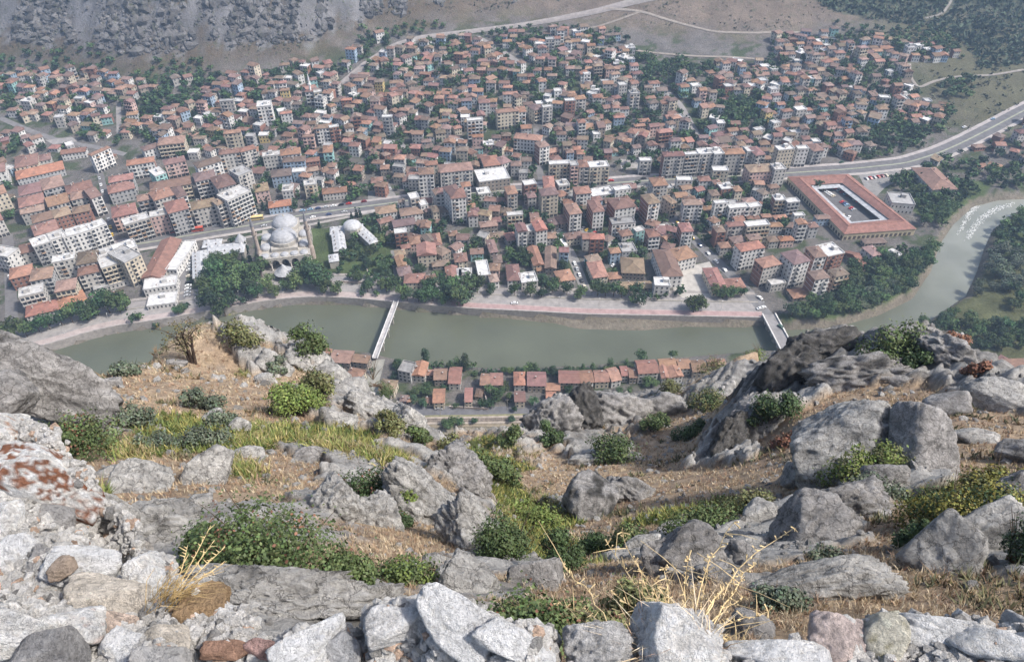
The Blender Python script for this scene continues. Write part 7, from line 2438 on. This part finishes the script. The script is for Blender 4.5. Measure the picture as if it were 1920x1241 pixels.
# shrubs ------------------------------------------------------------------
SH = {'g': (0.078, 0.108, 0.042), 'l': (0.125, 0.165, 0.045), 'd': (0.05, 0.078, 0.032), 's': (0.10, 0.122, 0.085), 'y': (0.15, 0.14, 0.036), 'r': (0.17, 0.085, 0.055), 'o': (0.13, 0.135, 0.06)}
SHRUBS = [  # px py(base) width height colour label density [second colour]
    (530, 1085, 320, 165, 'g', 'large dense green bush above the grey slab, left of the bottom centre', 1.0, 'r'),
    (425, 1055, 110, 90, 'g', 'left shoulder bush crowding against the large dense one', 0.8, 'd'),
    (660, 1085, 90, 70, 'g', 'lower right bush spilling from the large dense one', 0.8, None),
    (775, 1095, 120, 60, 'g', 'low spiky green bush right of the large dense bush', 0.8, 'l'),
    (690, 935, 140, 70, 'd', 'red-berried dark bush among the rocks above the large bush', 0.7, 'r'),
    (755, 945, 70, 60, 'l', 'bright green sprig beside the red-berried bush', 0.5, None),
    (750, 985, 60, 40, 'd', 'small dark bush below the red-berried one', 0.6, 'r'),
    (550, 775, 115, 75, 'l', 'bright lime-green round bush on the flank of the knoll', 1.0, None),
    (605, 760, 90, 95, 'o', 'feathery olive bush behind the lime-green round bush', 0.8, None),
    (390, 768, 70, 46, 's', 'grey-green bush in the middle of the dry knoll', 0.9, None),
    (255, 800, 80, 50, 's', 'sparse grey bush in dry grass right of the huge boulder', 0.45, None),
    (395, 838, 80, 50, 's', 'grey-green bush behind the squared boulder', 0.9, None),
    (420, 800, 50, 36, 's', 'small grey-green bush between pale upright rocks', 0.8, None),
    (300, 840, 60, 40, 's', 'thin grey-green bush over the yellow-green leaves', 0.5, None),
    (150, 850, 150, 75, 'g', 'mixed green bush below the huge boulder, red at its foot', 0.7, 'r'),
    (585, 668, 70, 50, 'g', 'leafy bush on the knoll crest against the river', 0.6, None),
    (455, 645, 70, 30, 'o', 'low olive bush on top of the dry knoll', 0.4, None),
    (240, 705, 50, 30, 's', 'grey bush at the river side of the knoll', 0.5, None),
    (520, 700, 40, 24, 's', 'small grey bush among the crest rocks of the knoll', 0.6, None),
    (730, 810, 60, 40, 'o', 'olive scrub on the rock rib above the houses', 0.5, None),
    (790, 830, 50, 40, 'g', 'green scrub at the end of the rock rib', 0.5, None),
    (700, 712, 60, 50, 'g', 'green scrub over the rim beside the rooftops', 0.5, None),
    (930, 905, 90, 70, 'g', 'green bush in the upper gully', 0.8, None),
    (960, 1045, 150, 100, 'g', 'broad green bush filling the lower gully', 0.9, 'd'),
    (1050, 1060, 90, 110, 'd', 'dark green bush against the dark-streaked boulder', 0.8, None),
    (1000, 985, 110, 50, 'l', 'pale green bush in the middle of the gully', 0.6, None),
    (1010, 1200, 200, 100, 'g', 'red-flecked green bush just behind the white boulder', 0.8, 'r'),
    (1110, 1195, 120, 90, 'o', 'brown-green bush left of the straw stalks', 0.6, 'r'),
    (1180, 1150, 120, 90, 'o', 'thin olive bush behind the straw stalks', 0.5, None),
    (1100, 1040, 60, 60, 'd', 'dark bush in the shade below the dark-streaked boulder', 0.8, None),
    (1170, 1015, 80, 50, 'g', 'green bush above the brown hollow', 0.7, 'o'),
    (1095, 935, 50, 50, 'g', 'green bush on the upper left side of the dark-streaked boulder', 0.7, None),
    (1310, 1000, 150, 60, 'g', 'fresh green bush right of the brown hollow', 0.9, None),
    (1390, 960, 90, 70, 'o', 'twiggy thin bush beyond the knobbly pale rock', 0.3, None),
    (1600, 895, 120, 80, 'l', 'light green bush growing over the face of the great boulder', 0.6, 'o'),
    (1630, 945, 90, 60, 's', 'blue-grey bush under the great boulder', 0.8, None),
    (1770, 990, 170, 100, 'y', 'yellow-green broom bush above the shadowed cleft', 1.0, 'd'),
    (1850, 930, 90, 90, 'y', 'upper yellowish broom bush near the right edge', 0.8, 'o'),
    (1720, 1015, 70, 60, 'd', 'dark bush at the left end of the shadowed cleft', 0.9, None),
    (1890, 1050, 100, 90, 's', 'dark blue-green bush at the right edge', 0.9, 'd'),
    (1540, 1055, 70, 34, 's', 'small grey bush above the wavy-banded boulder', 0.6, None),
    (1665, 690, 105, 62, 'g', 'green bush breaking the right skyline', 0.9, None),
    (1710, 690, 50, 40, 'd', 'darker bush on the right of the skyline bush', 0.8, None),
    (1435, 805, 80, 85, 'd', 'dark green bush in the black cliff face', 0.9, None),
    (1780, 665, 40, 40, 'r', 'rust-brown bush on the right-hand crag top', 0.6, None),
    (1820, 700, 34, 26, 'r', 'small rust-brown bush right on the sloping crag top', 0.6, None),
    (1320, 770, 90, 55, 'o', 'olive bush over the cave mouth', 0.8, 'd'),
    (1290, 820, 60, 36, 'd', 'dark bush below the cave mouth', 0.8, None),
    (1180, 770, 40, 36, 'g', 'small green bush on the dome of the middle crag', 0.8, None),
    (1225, 805, 60, 50, 'g', 'green bush right of the middle dome', 0.8, None),
    (1030, 835, 60, 50, 'd', 'dark bush at the foot of the left buttress', 0.8, None),
    (1150, 850, 110, 44, 'g', 'green bushes below the middle crag', 0.8, 'd'),
    (1075, 780, 40, 30, 'o', 'tuft of olive scrub on the clefted buttress', 0.6, None),
    (955, 830, 60, 40, 'g', 'green scrub by the railway end of the gully', 0.7, None),
    (850, 850, 60, 40, 'o', 'olive scrub on the left lip of the gully', 0.5, None),
    (1340, 680, 60, 26, 'o', 'olive scrub on the spur before the road bridge', 0.5, None),
    (1420, 660, 50, 22, 'l', 'light scrub on the spur beside the road bridge', 0.5, None),
    (1250, 740, 50, 30, 'o', 'olive scrub on the right shoulder of the middle crag', 0.6, None),
    (1560, 900, 50, 30, 'o', 'small olive bush at the foot of the great boulder', 0.5, None),
    (1480, 830, 60, 22, 'r', 'streak of rust-red low scrub on the dry slope', 0.5, None),
    (1450, 1140, 90, 60, 's', 'grey-green bush in front of the wavy-banded boulder', 0.5, None),
    (870, 1010, 40, 30, 'd', 'small bush on the rock edge over the gully', 0.5, None),
]


def shrub(px, py, w, h, ck, lab, dens, second, seed):
    P, rg = fg_hit(px, py)
    W, Hh = w * rg / FOC, h * rg / FOC * 1.15
    r = random.Random(seed)
    C, Rd = [], []
    nb = max(6, int(9 * min(2.2, w / max(h, 1))))
    for k in range(nb):
        a = r.uniform(0, 6.283)
        q = W * 0.40 * r.random() ** 0.55
        x, y = q * math.cos(a), q * math.sin(a) * 0.8
        zt = Hh * r.uniform(0.3, 0.8) * (1 - 0.5 * (q / (W * 0.45)) ** 2)
        gzz = float(fg_at(P[0] + x, P[1] + y)[0]) - P[2]
        gzz = max(min(gzz, 0.35 * Hh), -0.9 * Hh)
        C.append((x, y, zt + gzz))
        Rd.append(max(W, Hh) * r.uniform(0.09, 0.24))
    o = empty('shrub', tuple(P), label=lab, cat='shrub')
    mb = MB()
    for c in C:
        mb.tube([(r.uniform(-.05, .05) * W, r.uniform(-.05, .05) * W, -0.25 * Hh), (c[0] * 0.5, c[1] * 0.5, c[2] * 0.45), c], [0.016 * Hh + 0.006, 0.010 * Hh + 0.004, 0.004], 5, (0.14, 0.10, 0.07))
    for q in range(14):
        a, e = r.uniform(0, 6.283), r.uniform(0.3, 1.25)
        tip = (W * 0.46 * math.cos(a) * r.uniform(0.4, 1.0), W * 0.40 * math.sin(a) * r.uniform(0.4, 1.0), Hh * r.uniform(0.35, 0.9))
        mb.tube([(0, 0, 0), (tip[0] * 0.5, tip[1] * 0.5, tip[2] * 0.62), tip], [0.008 * Hh + 0.004, 0.005 * Hh + 0.003, 0.0025], 4, (0.20, 0.155, 0.11) if q % 2 else (0.13, 0.095, 0.07))
    mb.obj('stems', M_BARK, o)
    n = int(min(13000, 1500 + 4600 * dens * (w * h / 12000)))
    leaf = np.clip(rg * 0.0015, 0.022, 0.10)
    V, F, cc = leaf_cloud(C, Rd, n, leaf, SH[ck], seed, flat=0.85, rag=0.3)
    if second:
        rr = np.random.default_rng(seed + 1)
        mk_ = (perlin(V.reshape(-1, 4, 3).mean(1) / (0.16 * W) + seed) + rr.normal(0, 0.2, len(F))) > (0.52 if second == 'r' else 0.1)
        cc = cc.reshape(-1, 4, 3)
        cc[mk_] = np.array(SH[second]) * rr.uniform(0.7, 1.3, (int(mk_.sum()), 1))[:, None]
        cc = cc.reshape(-1, 3)
    obj('foliage', mesh_np('foliage', V, F, [M_SHRUB], cc), o)


for i, s in enumerate(SHRUBS):
    shrub(*s, 500 + i * 3)

# loose stones on the slope
r = np.random.default_rng(15)
VV, FF, CC, off = [], [], [], 0
nS = 9000
aa = r.uniform(-0.95, 0.95, nS)
rr = np.exp(r.uniform(math.log(7), math.log(100), nS))
sx, sy = rr * np.sin(aa), rr * np.cos(aa) - 4
szz = fg_at(sx, sy)
cl = fbm(np.stack([sx / 6, sy / 6, sx * 0 + 5], -1), 3)
for k in range(nS):
    if cl[k] < 0.02 and r.random() > 0.2:
        continue
    s = (0.0045 + 0.012 * r.random() ** 3) * rr[k] ** 0.9 * 0.75
    A = np.linalg.qr(r.normal(size=(3, 3)))[0]
    V0, F0 = ico(2 if rr[k] < 14 else 1)
    Q_ = V0 * (s * r.uniform(0.6, 1.25, 3)) * (1 + 0.5 * perlin(V0 * 1.7 + k))[:, None]
    VV.append(Q_ @ A + np.array([sx[k], sy[k], szz[k] + s * 0.15]))
    FF.append(F0 + off)
    off += len(V0)
    g = r.uniform(0.22, 0.42)
    CC.append(np.tile(np.array([g, g * 0.97, g * 0.93]), (len(V0), 1)))
obj('scattered_stones', mesh_np('scattered_stones', np.concatenate(VV), np.concatenate(FF), [M_CRAG], np.concatenate(CC)), kind='stuff')

# the thin tree on the knoll
P, rg = fg_hit(362, 682)
k = rg / FOC
tr = empty('bare_tree', tuple(P), label='thin half-bare tree with a dark trunk standing on the dry knoll', cat='tree')
mb = MB()
rnd = random.Random(4)
tips = []
tk = (0.075, 0.055, 0.045)
for (dx, hh, fork) in ((0, 74, 40), (6, 66, 30), (-5, 58, 34)):
    base_ = Vector((dx * k * 0.5, 0, -0.3))
    mid_ = Vector((dx * k * 1.3, 0.1, hh * 0.5 * k))
    top_ = Vector((dx * k * 2.2 + rnd.uniform(-3, 3) * k, 0.2, hh * k))
    mb.tube([base_, mid_, top_], [0.14, 0.10, 0.04], 7, tk)
    for q in range(9):
        u = rnd.uniform(0.45, 1.0)
        s0 = base_.lerp(mid_, u * 2) if u < 0.5 else mid_.lerp(top_, u * 2 - 1)
        e0 = s0 + Vector((rnd.uniform(-26, 26) * k, rnd.uniform(-18, 18) * k, rnd.uniform(8, 26) * k))
        mb.tube([s0, s0.lerp(e0, 0.5) + Vector((0, 0, 0.15)), e0], [0.04, 0.025, 0.01], 5, tk)
        tips.append(tuple(e0))
mb.obj('trunk', M_BARK, tr)
V, F, cc = leaf_cloud(tips, [0.42] * len(tips), 620, 0.07, (0.13, 0.115, 0.06), 61, 0.7)
obj('crown', mesh_np('crown', V, F, [M_SHRUB], cc), tr)

# straw-coloured dead stalks rising from behind the wall
STALKS = [((1290, 1215), (1235, 1130), (1160, 1000), 2.7), ((1285, 1215), (1205, 1120), (1140, 1020), 2.75), ((1300, 1210), (1330, 1090), (1490, 988), 2.7), ((1295, 1205), (1310, 1060), (1376, 980), 2.72), ((1310, 1210), (1355, 1130), (1410, 1060), 2.65),
          ((1270, 1200), (1215, 1165), (1150, 1110), 2.6), ((1150, 1185), (1110, 1110), (1056, 1062), 2.75), ((1145, 1190), (1120, 1150), (1045, 1132), 2.7), ((1285, 1215), (1248, 1120), (1245, 1070), 2.6), ((1290, 1215), (1275, 1110), (1290, 1050), 2.65),
          ((1300, 1215), (1320, 1110), (1330, 1045), 2.75), ((1305, 1215), (1345, 1165), (1440, 1148), 2.6), ((1310, 1200), (1360, 1190), (1402, 1205), 2.6), ((1280, 1215), (1262, 1150), (1225, 1085), 2.8), ((1275, 1215), (1235, 1190), (1175, 1165), 2.6),
          ((1300, 1212), (1342, 1095), (1392, 1080), 2.7), ((1262, 1215), (1225, 1140), (1200, 1075), 2.62), ((1316, 1215), (1335, 1150), (1390, 1120), 2.68), ((1285, 1215), (1300, 1150), (1302, 1095), 2.66), ((1268, 1225), (1240, 1205), (1195, 1215), 2.5)]
ws = at_range(1290, 1220, 2.65)
wd = empty('dead_weed', tuple(ws), label='clump of tall straw-coloured dead stalks rising beside the rounded white stone', cat='dead plant')
rnd = random.Random(8)
straw = (0.60, 0.47, 0.27)
pods = MB()
for a, b, c, rg in STALKS:
    A, B, Cc = [Vector(at_range(*q, rg + dr)) - Vector(ws) for q, dr in ((a, 0.0), (b, 0.08 + rnd.uniform(-.1, .1)), (c, 0.15 + rnd.uniform(-.25, .25)))]
    pts = [A.lerp(B, t).lerp(B.lerp(Cc, t), t) for t in np.linspace(0, 1, 9)]
    for q in range(1, 9):
        pts[q] += Vector((rnd.gauss(0, .004), rnd.gauss(0, .004), rnd.gauss(0, .004)))
    mb = MB()
    mb.tube(pts, [0.0032 - 0.00026 * q for q in range(9)], 5, dark(straw, rnd.uniform(0.8, 1.15)))
    for q in range(3, 9):
        for s in range(4):
            p = pts[q] if q == 8 else pts[q].lerp(pts[min(q + 1, 8)], rnd.random())
            e = p + Vector((rnd.gauss(0, .012), rnd.gauss(0, .012), rnd.uniform(0.004, .022)))
            mb.tube([p, e], [0.0014, 0.0032 if rnd.random() < 0.5 else 0.0008], 4, dark(straw, rnd.uniform(0.75, 1.2)))
        if rnd.random() < 0.35 and q < 8:
            p = pts[q]
            e = p + Vector((rnd.gauss(0, .09), rnd.gauss(0, .06), rnd.uniform(0.04, .13)))
            mb.tube([p, p.lerp(e, .5) + Vector((0, 0, .01)), e], [0.0019, 0.0014, 0.0007], 4, straw)
    mb.obj('stem', M_STRAW, wd)
bz = np.array([at_range(rnd.uniform(1180, 1330), rnd.uniform(1205, 1250), 2.55) for q in range(40)]) - ws
blades('dry_blades', bz, 6, np.full(40, 0.16), np.full(40, 0.004), gold * 1.25, 9, 0.9, parent=wd, spread=0.05)
# golden grass tuft between the wall stones at the left
tp = np.array([at_range(rnd.uniform(290, 345), rnd.uniform(1120, 1142), 3.0) for q in range(26)])
tf = empty('grass_tuft', tuple(tp[0]), label='golden dry grass tuft leaning right between the wall stones at the left', cat='grass tuft')
r = np.random.default_rng(2)
B = tp - tp[0]
me = None
mb = MB()
for q in range(90):
    b0 = Vector(B[q % 26]) + Vector((r.normal(0, .02), r.normal(0, .02), 0))
    L = r.uniform(0.08, 0.27)
    e = b0 + Vector((L * r.uniform(0.2, 0.95), L * r.uniform(-.2, .4), L * r.uniform(0.35, 0.9)))
    mb.tube([b0, b0.lerp(e, 0.5) + Vector((0, 0, L * 0.18)), e], [0.0013, 0.001, 0.0005], 4, dark((0.50, 0.36, 0.17), r.uniform(0.7, 1.2)))
mb.obj('blades', M_STRAW, tf, kind='stuff')
for (ex, ey) in ((422, 1025), (395, 985), (402, 1012), (425, 1052), (352, 1022)):
    e = Vector(at_range(ex, ey, 3.05)) - Vector(tp[0])
    b0 = Vector(B[3])
    mb = MB()
    mid_ = b0.lerp(e, 0.5) + Vector((0.02, 0, 0.03))
    mb.tube([b0, mid_, e], [0.002, 0.0016, 0.0008], 5, (0.54, 0.42, 0.22))
    for q in range(8):
        p = mid_.lerp(e, q / 8)
        mb.tube([p, p + Vector((r.normal(0, .012), r.normal(0, .01), r.uniform(0.005, .02)))], [0.0024, 0.0008], 4, (0.56, 0.44, 0.24))
    mb.obj('stem', M_STRAW, tf)

# ================================================================== CARS, BUS, LAMPS
CARC = [('white', (0.75, 0.75, 0.74)), ('red', (0.45, 0.04, 0.035)), ('pale grey', (0.42, 0.43, 0.44)), ('dark blue', (0.04, 0.06, 0.14)), ('cream', (0.60, 0.54, 0.42)), ('dark green', (0.04, 0.09, 0.06)), ('yellow', (0.65, 0.42, 0.04)), ('light blue', (0.25, 0.38, 0.50)), ('maroon', (0.20, 0.03, 0.04)), ('black', (0.02, 0.02, 0.022))]
CARM = {}
rnd = random.Random(77)


def car_meshes(ci):
    if ci in CARM:
        return CARM[ci]
    col = CARC[ci][1]
    mb = MB()
    prof = [(-2.1, 0.35), (-2.15, 0.75), (-1.9, 0.95), (-1.35, 1.0), (-0.85, 1.42), (0.75, 1.42), (1.35, 0.98), (2.0, 0.86), (2.12, 0.6), (2.08, 0.35)]
    V = [(x, y, z) for y in (-0.82, 0.82) for x, z in prof]
    n = len(prof)
    mb.poly(V, [tuple(range(n)), tuple(range(2 * n - 1, n - 1, -1))] + [(k, n + k, n + (k + 1) % n, (k + 1) % n) for k in range(n)], col)
    body = mb.mesh('body', [M_PAINT])
    mg = MB()
    for y, s in ((-0.825, -1), (0.825, 1)):
        mg.poly([(-1.2, y, 1.0), (1.15, y, 1.0), (0.7, y, 1.36), (-0.82, y, 1.36)], [(0, 1, 2, 3)], (0.03, 0.035, 0.04))
    mg.poly([(1.36, -0.72, 1.0), (1.36, 0.72, 1.0), (0.80, 0.68, 1.42), (0.80, -0.68, 1.42)], [(0, 1, 2, 3)], (0.03, 0.035, 0.04))
    mg.poly([(-1.36, -0.72, 1.02), (-1.36, 0.72, 1.02), (-0.9, 0.68, 1.415), (-0.9, -0.68, 1.415)], [(3, 2, 1, 0)], (0.03, 0.035, 0.04))
    glass = mg.mesh('windows', [M_GLASS])
    mw = MB()
    for s in np.linspace(0, 2 * math.pi, 11)[:-1]:
        pass
    a = [2 * math.pi * k / 10 for k in range(10)]
    V = [(0.31 * math.cos(q), y, 0.31 * math.sin(q)) for y in (-0.1, 0.1) for q in a]
    mw.poly(V, [tuple(range(10)), tuple(range(19, 9, -1))] + [(k, 10 + k, 10 + (k + 1) % 10, (k + 1) % 10) for k in range(10)], (0.025, 0.025, 0.025))
    CARM[ci] = (body, glass, mw.mesh('wheel', [M_PAINT]))
    return CARM[ci]


def car(x, y, z, rz, ci, where):
    b, g, w = car_meshes(ci)
    o = empty('car', (x, y, z), rz)
    obj('body', b, o)
    obj('windows', g, o)
    for cx in (-1.3, 1.3):
        for cy in (-0.76, 0.76):
            obj('wheel', w, o, loc=(cx, cy, 0.31))
    THINGS.append(dict(o=o, cat='car', adj=f'{CARC[ci][0]} car {where}', short=f'{CARC[ci][0]} car', x=x, y=y, group='cars on the streets and car parks', where=where))


def park(p0, p1, n, where, across=True, miss=0.15, w=None):
    A, B = ground(*p0)[:2], ground(*p1)[:2]
    d = (B - A) / np.linalg.norm(B - A)
    for q in range(n):
        if rnd.random() < miss:
            continue
        c = A + (B - A) * ((q + 0.5) / n)
        rz = math.atan2(d[1], d[0]) + (math.pi / 2 if across else 0) + rnd.gauss(0, 0.04)
        ci = rnd.choices(range(10), w or [6, 2.5, 3, 1, 2, 1, 1, 1, 1, 1])[0]
        car(c[0], c[1], gz(*c) + 0.13, rz, ci, where)


park((361, 462), (352, 560), 17, 'parked along the street beside the lead-roofed stone hall', True, 0.1)
park((337, 470), (331, 545), 7, 'standing on the street by the long red-roofed hall', False, 0.55)
park((1560, 400), (1600, 412), 7, 'at the lower end of the market yard', True, 0.2)
park((1535, 352), (1620, 408), 20, 'parked in the market yard', True, 0.2, [5, 5, 2, 1, 1, .5, .5, 1, 1, 1])
park((1552, 346), (1650, 404), 16, 'parked in the middle of the market yard', True, 0.2, [5, 5, 2, 1, 1, .5, .5, 1, 1, 1])
park((1572, 342), (1662, 400), 13, 'parked along the right side of the market yard', True, 0.3, [5, 4, 2, 1, 1, .5, .5, 1, 1, 1])
park((1620, 338), (1665, 330), 6, 'in the car park behind the market', True, 0.1)
park((16, 470), (24, 610), 9, 'on the street at the left edge', False, 0.4)
park((186, 330), (213, 450), 9, 'in the narrow street between the left blocks', False, 0.3)
park((560, 398), (690, 378), 9, 'parked beside the avenue above the mosque', False, 0.3)
park((700, 360), (735, 355), 5, 'in the small square right of the avenue trees', True, 0.2)
park((230, 452), (470, 416), 9, 'driving on the left part of the avenue', False, 0.5)
park((480, 428), (690, 392), 7, 'driving on the avenue behind the mosque', False, 0.5)
park((1100, 343), (1460, 322), 12, 'driving on the avenue before the market', False, 0.45)
park((1500, 327), (1900, 214), 14, 'driving on the avenue toward the right edge', False, 0.5)
park((1042, 425), (1060, 450), 4, 'at the upper end of the street through the centre', True, 0.1)
park((1075, 490), (1098, 545), 5, 'on the street through the centre near the river', False, 0.2)
park((1250, 400), (1400, 550), 10, 'on the street leading to the road bridge', False, 0.5)
park((1090, 428), (1118, 440), 4, 'in the square behind the brick blocks', True, 0.1)
for px, py, ci, rz, wh in ((965, 571, 0, 0.05, 'driving alone on the riverside boulevard'), (1424, 560, 0, -1.0, 'turning toward the road bridge'), (1430, 578, 0, 0.3, 'at the near end of the boulevard by the road bridge'), (1424, 581, 0, 0.3, 'second of two by the road bridge'),
                           (823, 767, 2, 0.05, 'parked in front of the cream riverside house'), (1462, 618, 5, 2.1, 'crossing the road bridge'), (1150, 500, 0, .8, 'in the courtyard beside the tiled house'), (90, 610, 9, .3, 'on the promenade road at the left')):
    g = ground(px, py)
    car(g[0], g[1], g[2] + (0.1 if wh != 'crossing the road bridge' else 1.6), rz, ci, wh)
for px, py, rz, col, lab in ((480, 413, 0.22, (0.60, 0.47, 0.22), 'long cream and brown bus on the avenue behind the mosque'), (1054, 460, 2.0, (0.72, 0.72, 0.70), 'white bus standing in the street through the centre'), (367, 434, 0.2, (0.42, 0.08, 0.05), 'red lorry on the left part of the avenue')):
    g = ground(px, py)
    o = empty('lorry' if 'lorry' in lab else 'bus', (g[0], g[1], 0.1), rz, label=lab, cat='lorry' if 'lorry' in lab else 'bus')
    mb = MB()
    mb.box(-5.5, 5.5, -1.25, 1.25, 0.4, 3.1, col, 0, True)
    mb.box(-5.3, 5.3, -1.05, 1.05, 3.103, 3.25, dark(col, 1.25))
    mb.obj('body', M_PAINT, o)
    mb = MB()
    for s in (-1, 1):
        mb.box(-5.2, 5.2, s * 1.24 - 0.03, s * 1.24 + 0.03, 1.5, 2.5, (0.03, 0.035, 0.04), 0, True)
    mb.box(5.47, 5.53, -1.1, 1.1, 1.4, 2.7, (0.03, 0.035, 0.04), 0, True)
    mb.obj('windows', M_GLASS, o)
    for cx in (-3.4, 3.4):
        for cy in (-1.1, 1.1):
            w = obj('wheel', car_meshes(0)[2], o, loc=(cx, cy, 0.45))
            w.scale = (1.5, 1.5, 1.5)

# lamp posts along the promenade
pm, am = MB(), MB()
pm.tube([(0, 0, 0), (0, 0, 6.5), (0.3, 0, 7.2)], [0.09, 0.06, 0.05], 6, (0.45, 0.45, 0.45))
am.box(0.1, 1.0, -0.14, 0.14, 7.1, 7.3, (0.62, 0.62, 0.6), 0, True)
pme, ame = pm.mesh('pole', [M_CONC]), am.mesh('lamp_head', [M_CONC])
LP = resample(QW, 24.0)
LPA = offset_line(LP, 6.1)
for i in range(2, len(LPA)):
    o = empty('street_lamp', (LPA[i][0], LPA[i][1], 0.1), 1.6)
    obj('pole', pme, o)
    obj('lamp_head', ame, o)
    THINGS.append(dict(o=o, cat='street lamp', adj='slim grey street lamp at the promenade kerb', short='grey promenade street lamp', x=LPA[i][0], y=LPA[i][1], group='street lamps along the promenade'))
# utility poles by the lane under the crag
for px, py, hh in ((826, 778, 8), (872, 770, 8), (951, 768, 8), (920, 748, 7), (914, 742, 9), (690, 712, 9)):
    g = ground(px, py)
    o = empty('utility_pole', (g[0], g[1], 0), 0)
    mb = MB()
    mb.tube([(0, 0, -0.3), (0, 0, hh)], [0.14, 0.1], 6, (0.30, 0.27, 0.23))
    mb.obj('post', M_BARK, o)
    mb = MB()
    mb.box(-0.9, 0.9, -0.06, 0.06, hh - 0.8, hh - 0.65, (0.28, 0.25, 0.2), 0, True)
    mb.obj('crossarm', M_BARK, o)
    THINGS.append(dict(o=o, cat='utility pole', adj='wooden utility pole by the riverbank lane', short='wooden utility pole', x=g[0], y=g[1], group='utility poles by the riverbank lane'))

# garden walls between the riverbank houses and along the lane
for (x0, y0, x1, y1, hh, lab) in ((842, 765, 868, 767, 1.4, 'low reddish garden wall beside the cream riverside house'), (870, 767, 915, 768, 1.4, 'low brick garden wall along the riverbank lane'), (738, 740, 724, 778, 1.6, 'pale garden wall running down to the lane'),
                                  (1030, 728, 1036, 760, 1.6, 'pale garden wall behind the small tiled sheds'), (905, 728, 916, 766, 1.5, 'grey garden wall between the leafy plots'), (640, 530, 690, 532, 1.2, 'low garden wall of the mosque park'), (680, 480, 700, 545, 1.0, 'path kerb wall in the mosque park')):
    A, B = ground(x0, y0), ground(x1, y1)
    o = empty('garden_wall', tuple(A), label=lab, cat='wall')
    mb = MB()
    mb.beam((0, 0, hh / 2), (B[0] - A[0], B[1] - A[1], hh / 2), 0.35, hh, (0.42, 0.35, 0.30))
    mb.obj('masonry', M_STONE, o)
    mb = MB()
    mb.beam((0, 0, hh + 0.06), (B[0] - A[0], B[1] - A[1], hh + 0.06), 0.5, 0.12, (0.46, 0.40, 0.36))
    mb.obj('coping', M_STONE, o)

# ================================================================== HAZE
hx0, hx1, hy0, hy1 = -1760, 1960, -460, 2360
mb = MB()
mb.box(hx0, hx1, hy0, hy1, -11.5, 330, bottom=True)
m, t, b = nodes('haze')
t.nodes.remove(b)
v = N(t, 'ShaderNodeVolumePrincipled', Density=HAZE_D)
v.inputs['Color'].default_value = (0.52, 0.72, 1.0, 1)
v.inputs['Anisotropy'].default_value = 0.0
t.links.new(v.outputs[0], t.nodes['Material Output'].inputs['Volume'])
mb.obj('haze', m, kind='stuff')

# ================================================================== LABELS: every thing told apart by look and neighbour
MARKS = [('the domed mosque', 528, 470), ('the U-shaped college', 665, 455), ('the stone hall with silver roof', 410, 480), ('the market court', 1590, 385), ('the road bridge', 1460, 620), ('the footbridge', 725, 615), ('the weir', 1840, 400),
         ('the school yard', 1300, 525), ('the big white flat roof', 925, 328), ('the big white upper block', 490, 205), ('the white minaret', 587, 180), ('the long red-roofed hall', 300, 500), ('the car park', 1650, 335), ('the grove on the slope', 1390, 215),
         ('the switchback track', 1710, 145), ('the grey cliffs', 300, 120), ('the hill road fork', 895, 65), ('the left avenue end', 200, 465), ('the top of the centre street', 1048, 432), ('the centre street', 1090, 520), ('the riverbank lane', 850, 770),
         ('the roofless concrete shell', 757, 685), ('the lone white hillside block', 1440, 100), ('the tan hillside', 1300, 110), ('the avenue bend', 1780, 280), ('the red school roofs', 75, 320), ('the bare brick tower', 1060, 250), ('the long cream block', 990, 270),
         ('the tall poplars', 865, 670), ('the right edge', 1900, 330), ('the left edge', 20, 220), ('the wooded hill foot', 330, 130), ('the white square', 1180, 308), ('the riverside flats', 1530, 510), ('the willow bank', 1850, 520), ('the river island scrub', 1760, 610)]
MK_ = [(n, *ground(x, y)[:2]) for n, x, y in MARKS]
ORD = ['nearest', 'second', 'third', 'fourth', 'fifth', 'sixth', 'seventh', 'eighth', 'ninth', 'tenth', 'eleventh', 'twelfth', '13th', '14th', '15th', '16th', '17th', '18th', '19th', '20th']
used = {}
for T in THINGS:
    best = sorted((math.hypot(T['x'] - mx, (T['y'] - my)), n, T['x'] - mx, T['y'] - my) for n, mx, my in MK_)[0]
    d, n, dx, dy = best
    rel = ('right of ' if dx > 0 else 'left of ') if abs(dx) > abs(dy) else ('behind ' if dy > 0 else 'before ')
    T['rel'], T['d'] = rel + n, d
    if 'where' in T:
        T['rel'] = ''
    key = (T['adj'], T['rel'])
    used.setdefault(key, []).append(T)
for (adj, rel), L in used.items():
    L.sort(key=lambda T: T['d'])
    for k, T in enumerate(L):
        lab = f'{adj} {rel}'.strip()
        if len(L) > 1:
            if 'where' in T:
                lab = f'{ORD[k]}-nearest {lab}' if k else f'nearest {lab}'
            else:
                lab = f'{adj}, {ORD[k]}{"-nearest" if k else ""} one {rel}'
        w = lab.split()
        if len(w) > 16:
            lab = lab.replace(T['adj'], T['short'])
        T['lab'] = ' '.join(lab.split()[:16])
seen = {}
for T in THINGS:
    seen.setdefault(T['lab'], []).append(T)
for lab, L in seen.items():
    if len(L) > 1:
        for k, T in enumerate(sorted(L, key=lambda T: T['x'])):
            w = (lab + f', {ORD[k]} from left').split()
            T['lab'] = ' '.join(w) if len(w) <= 16 else ' '.join((T['short'] + ' ' + T['rel'] + f', {ORD[k] if k else "first"} from left').split()[:16])
for T in THINGS:
    tag(T['o'], T['lab'], T['cat'], T['group'])
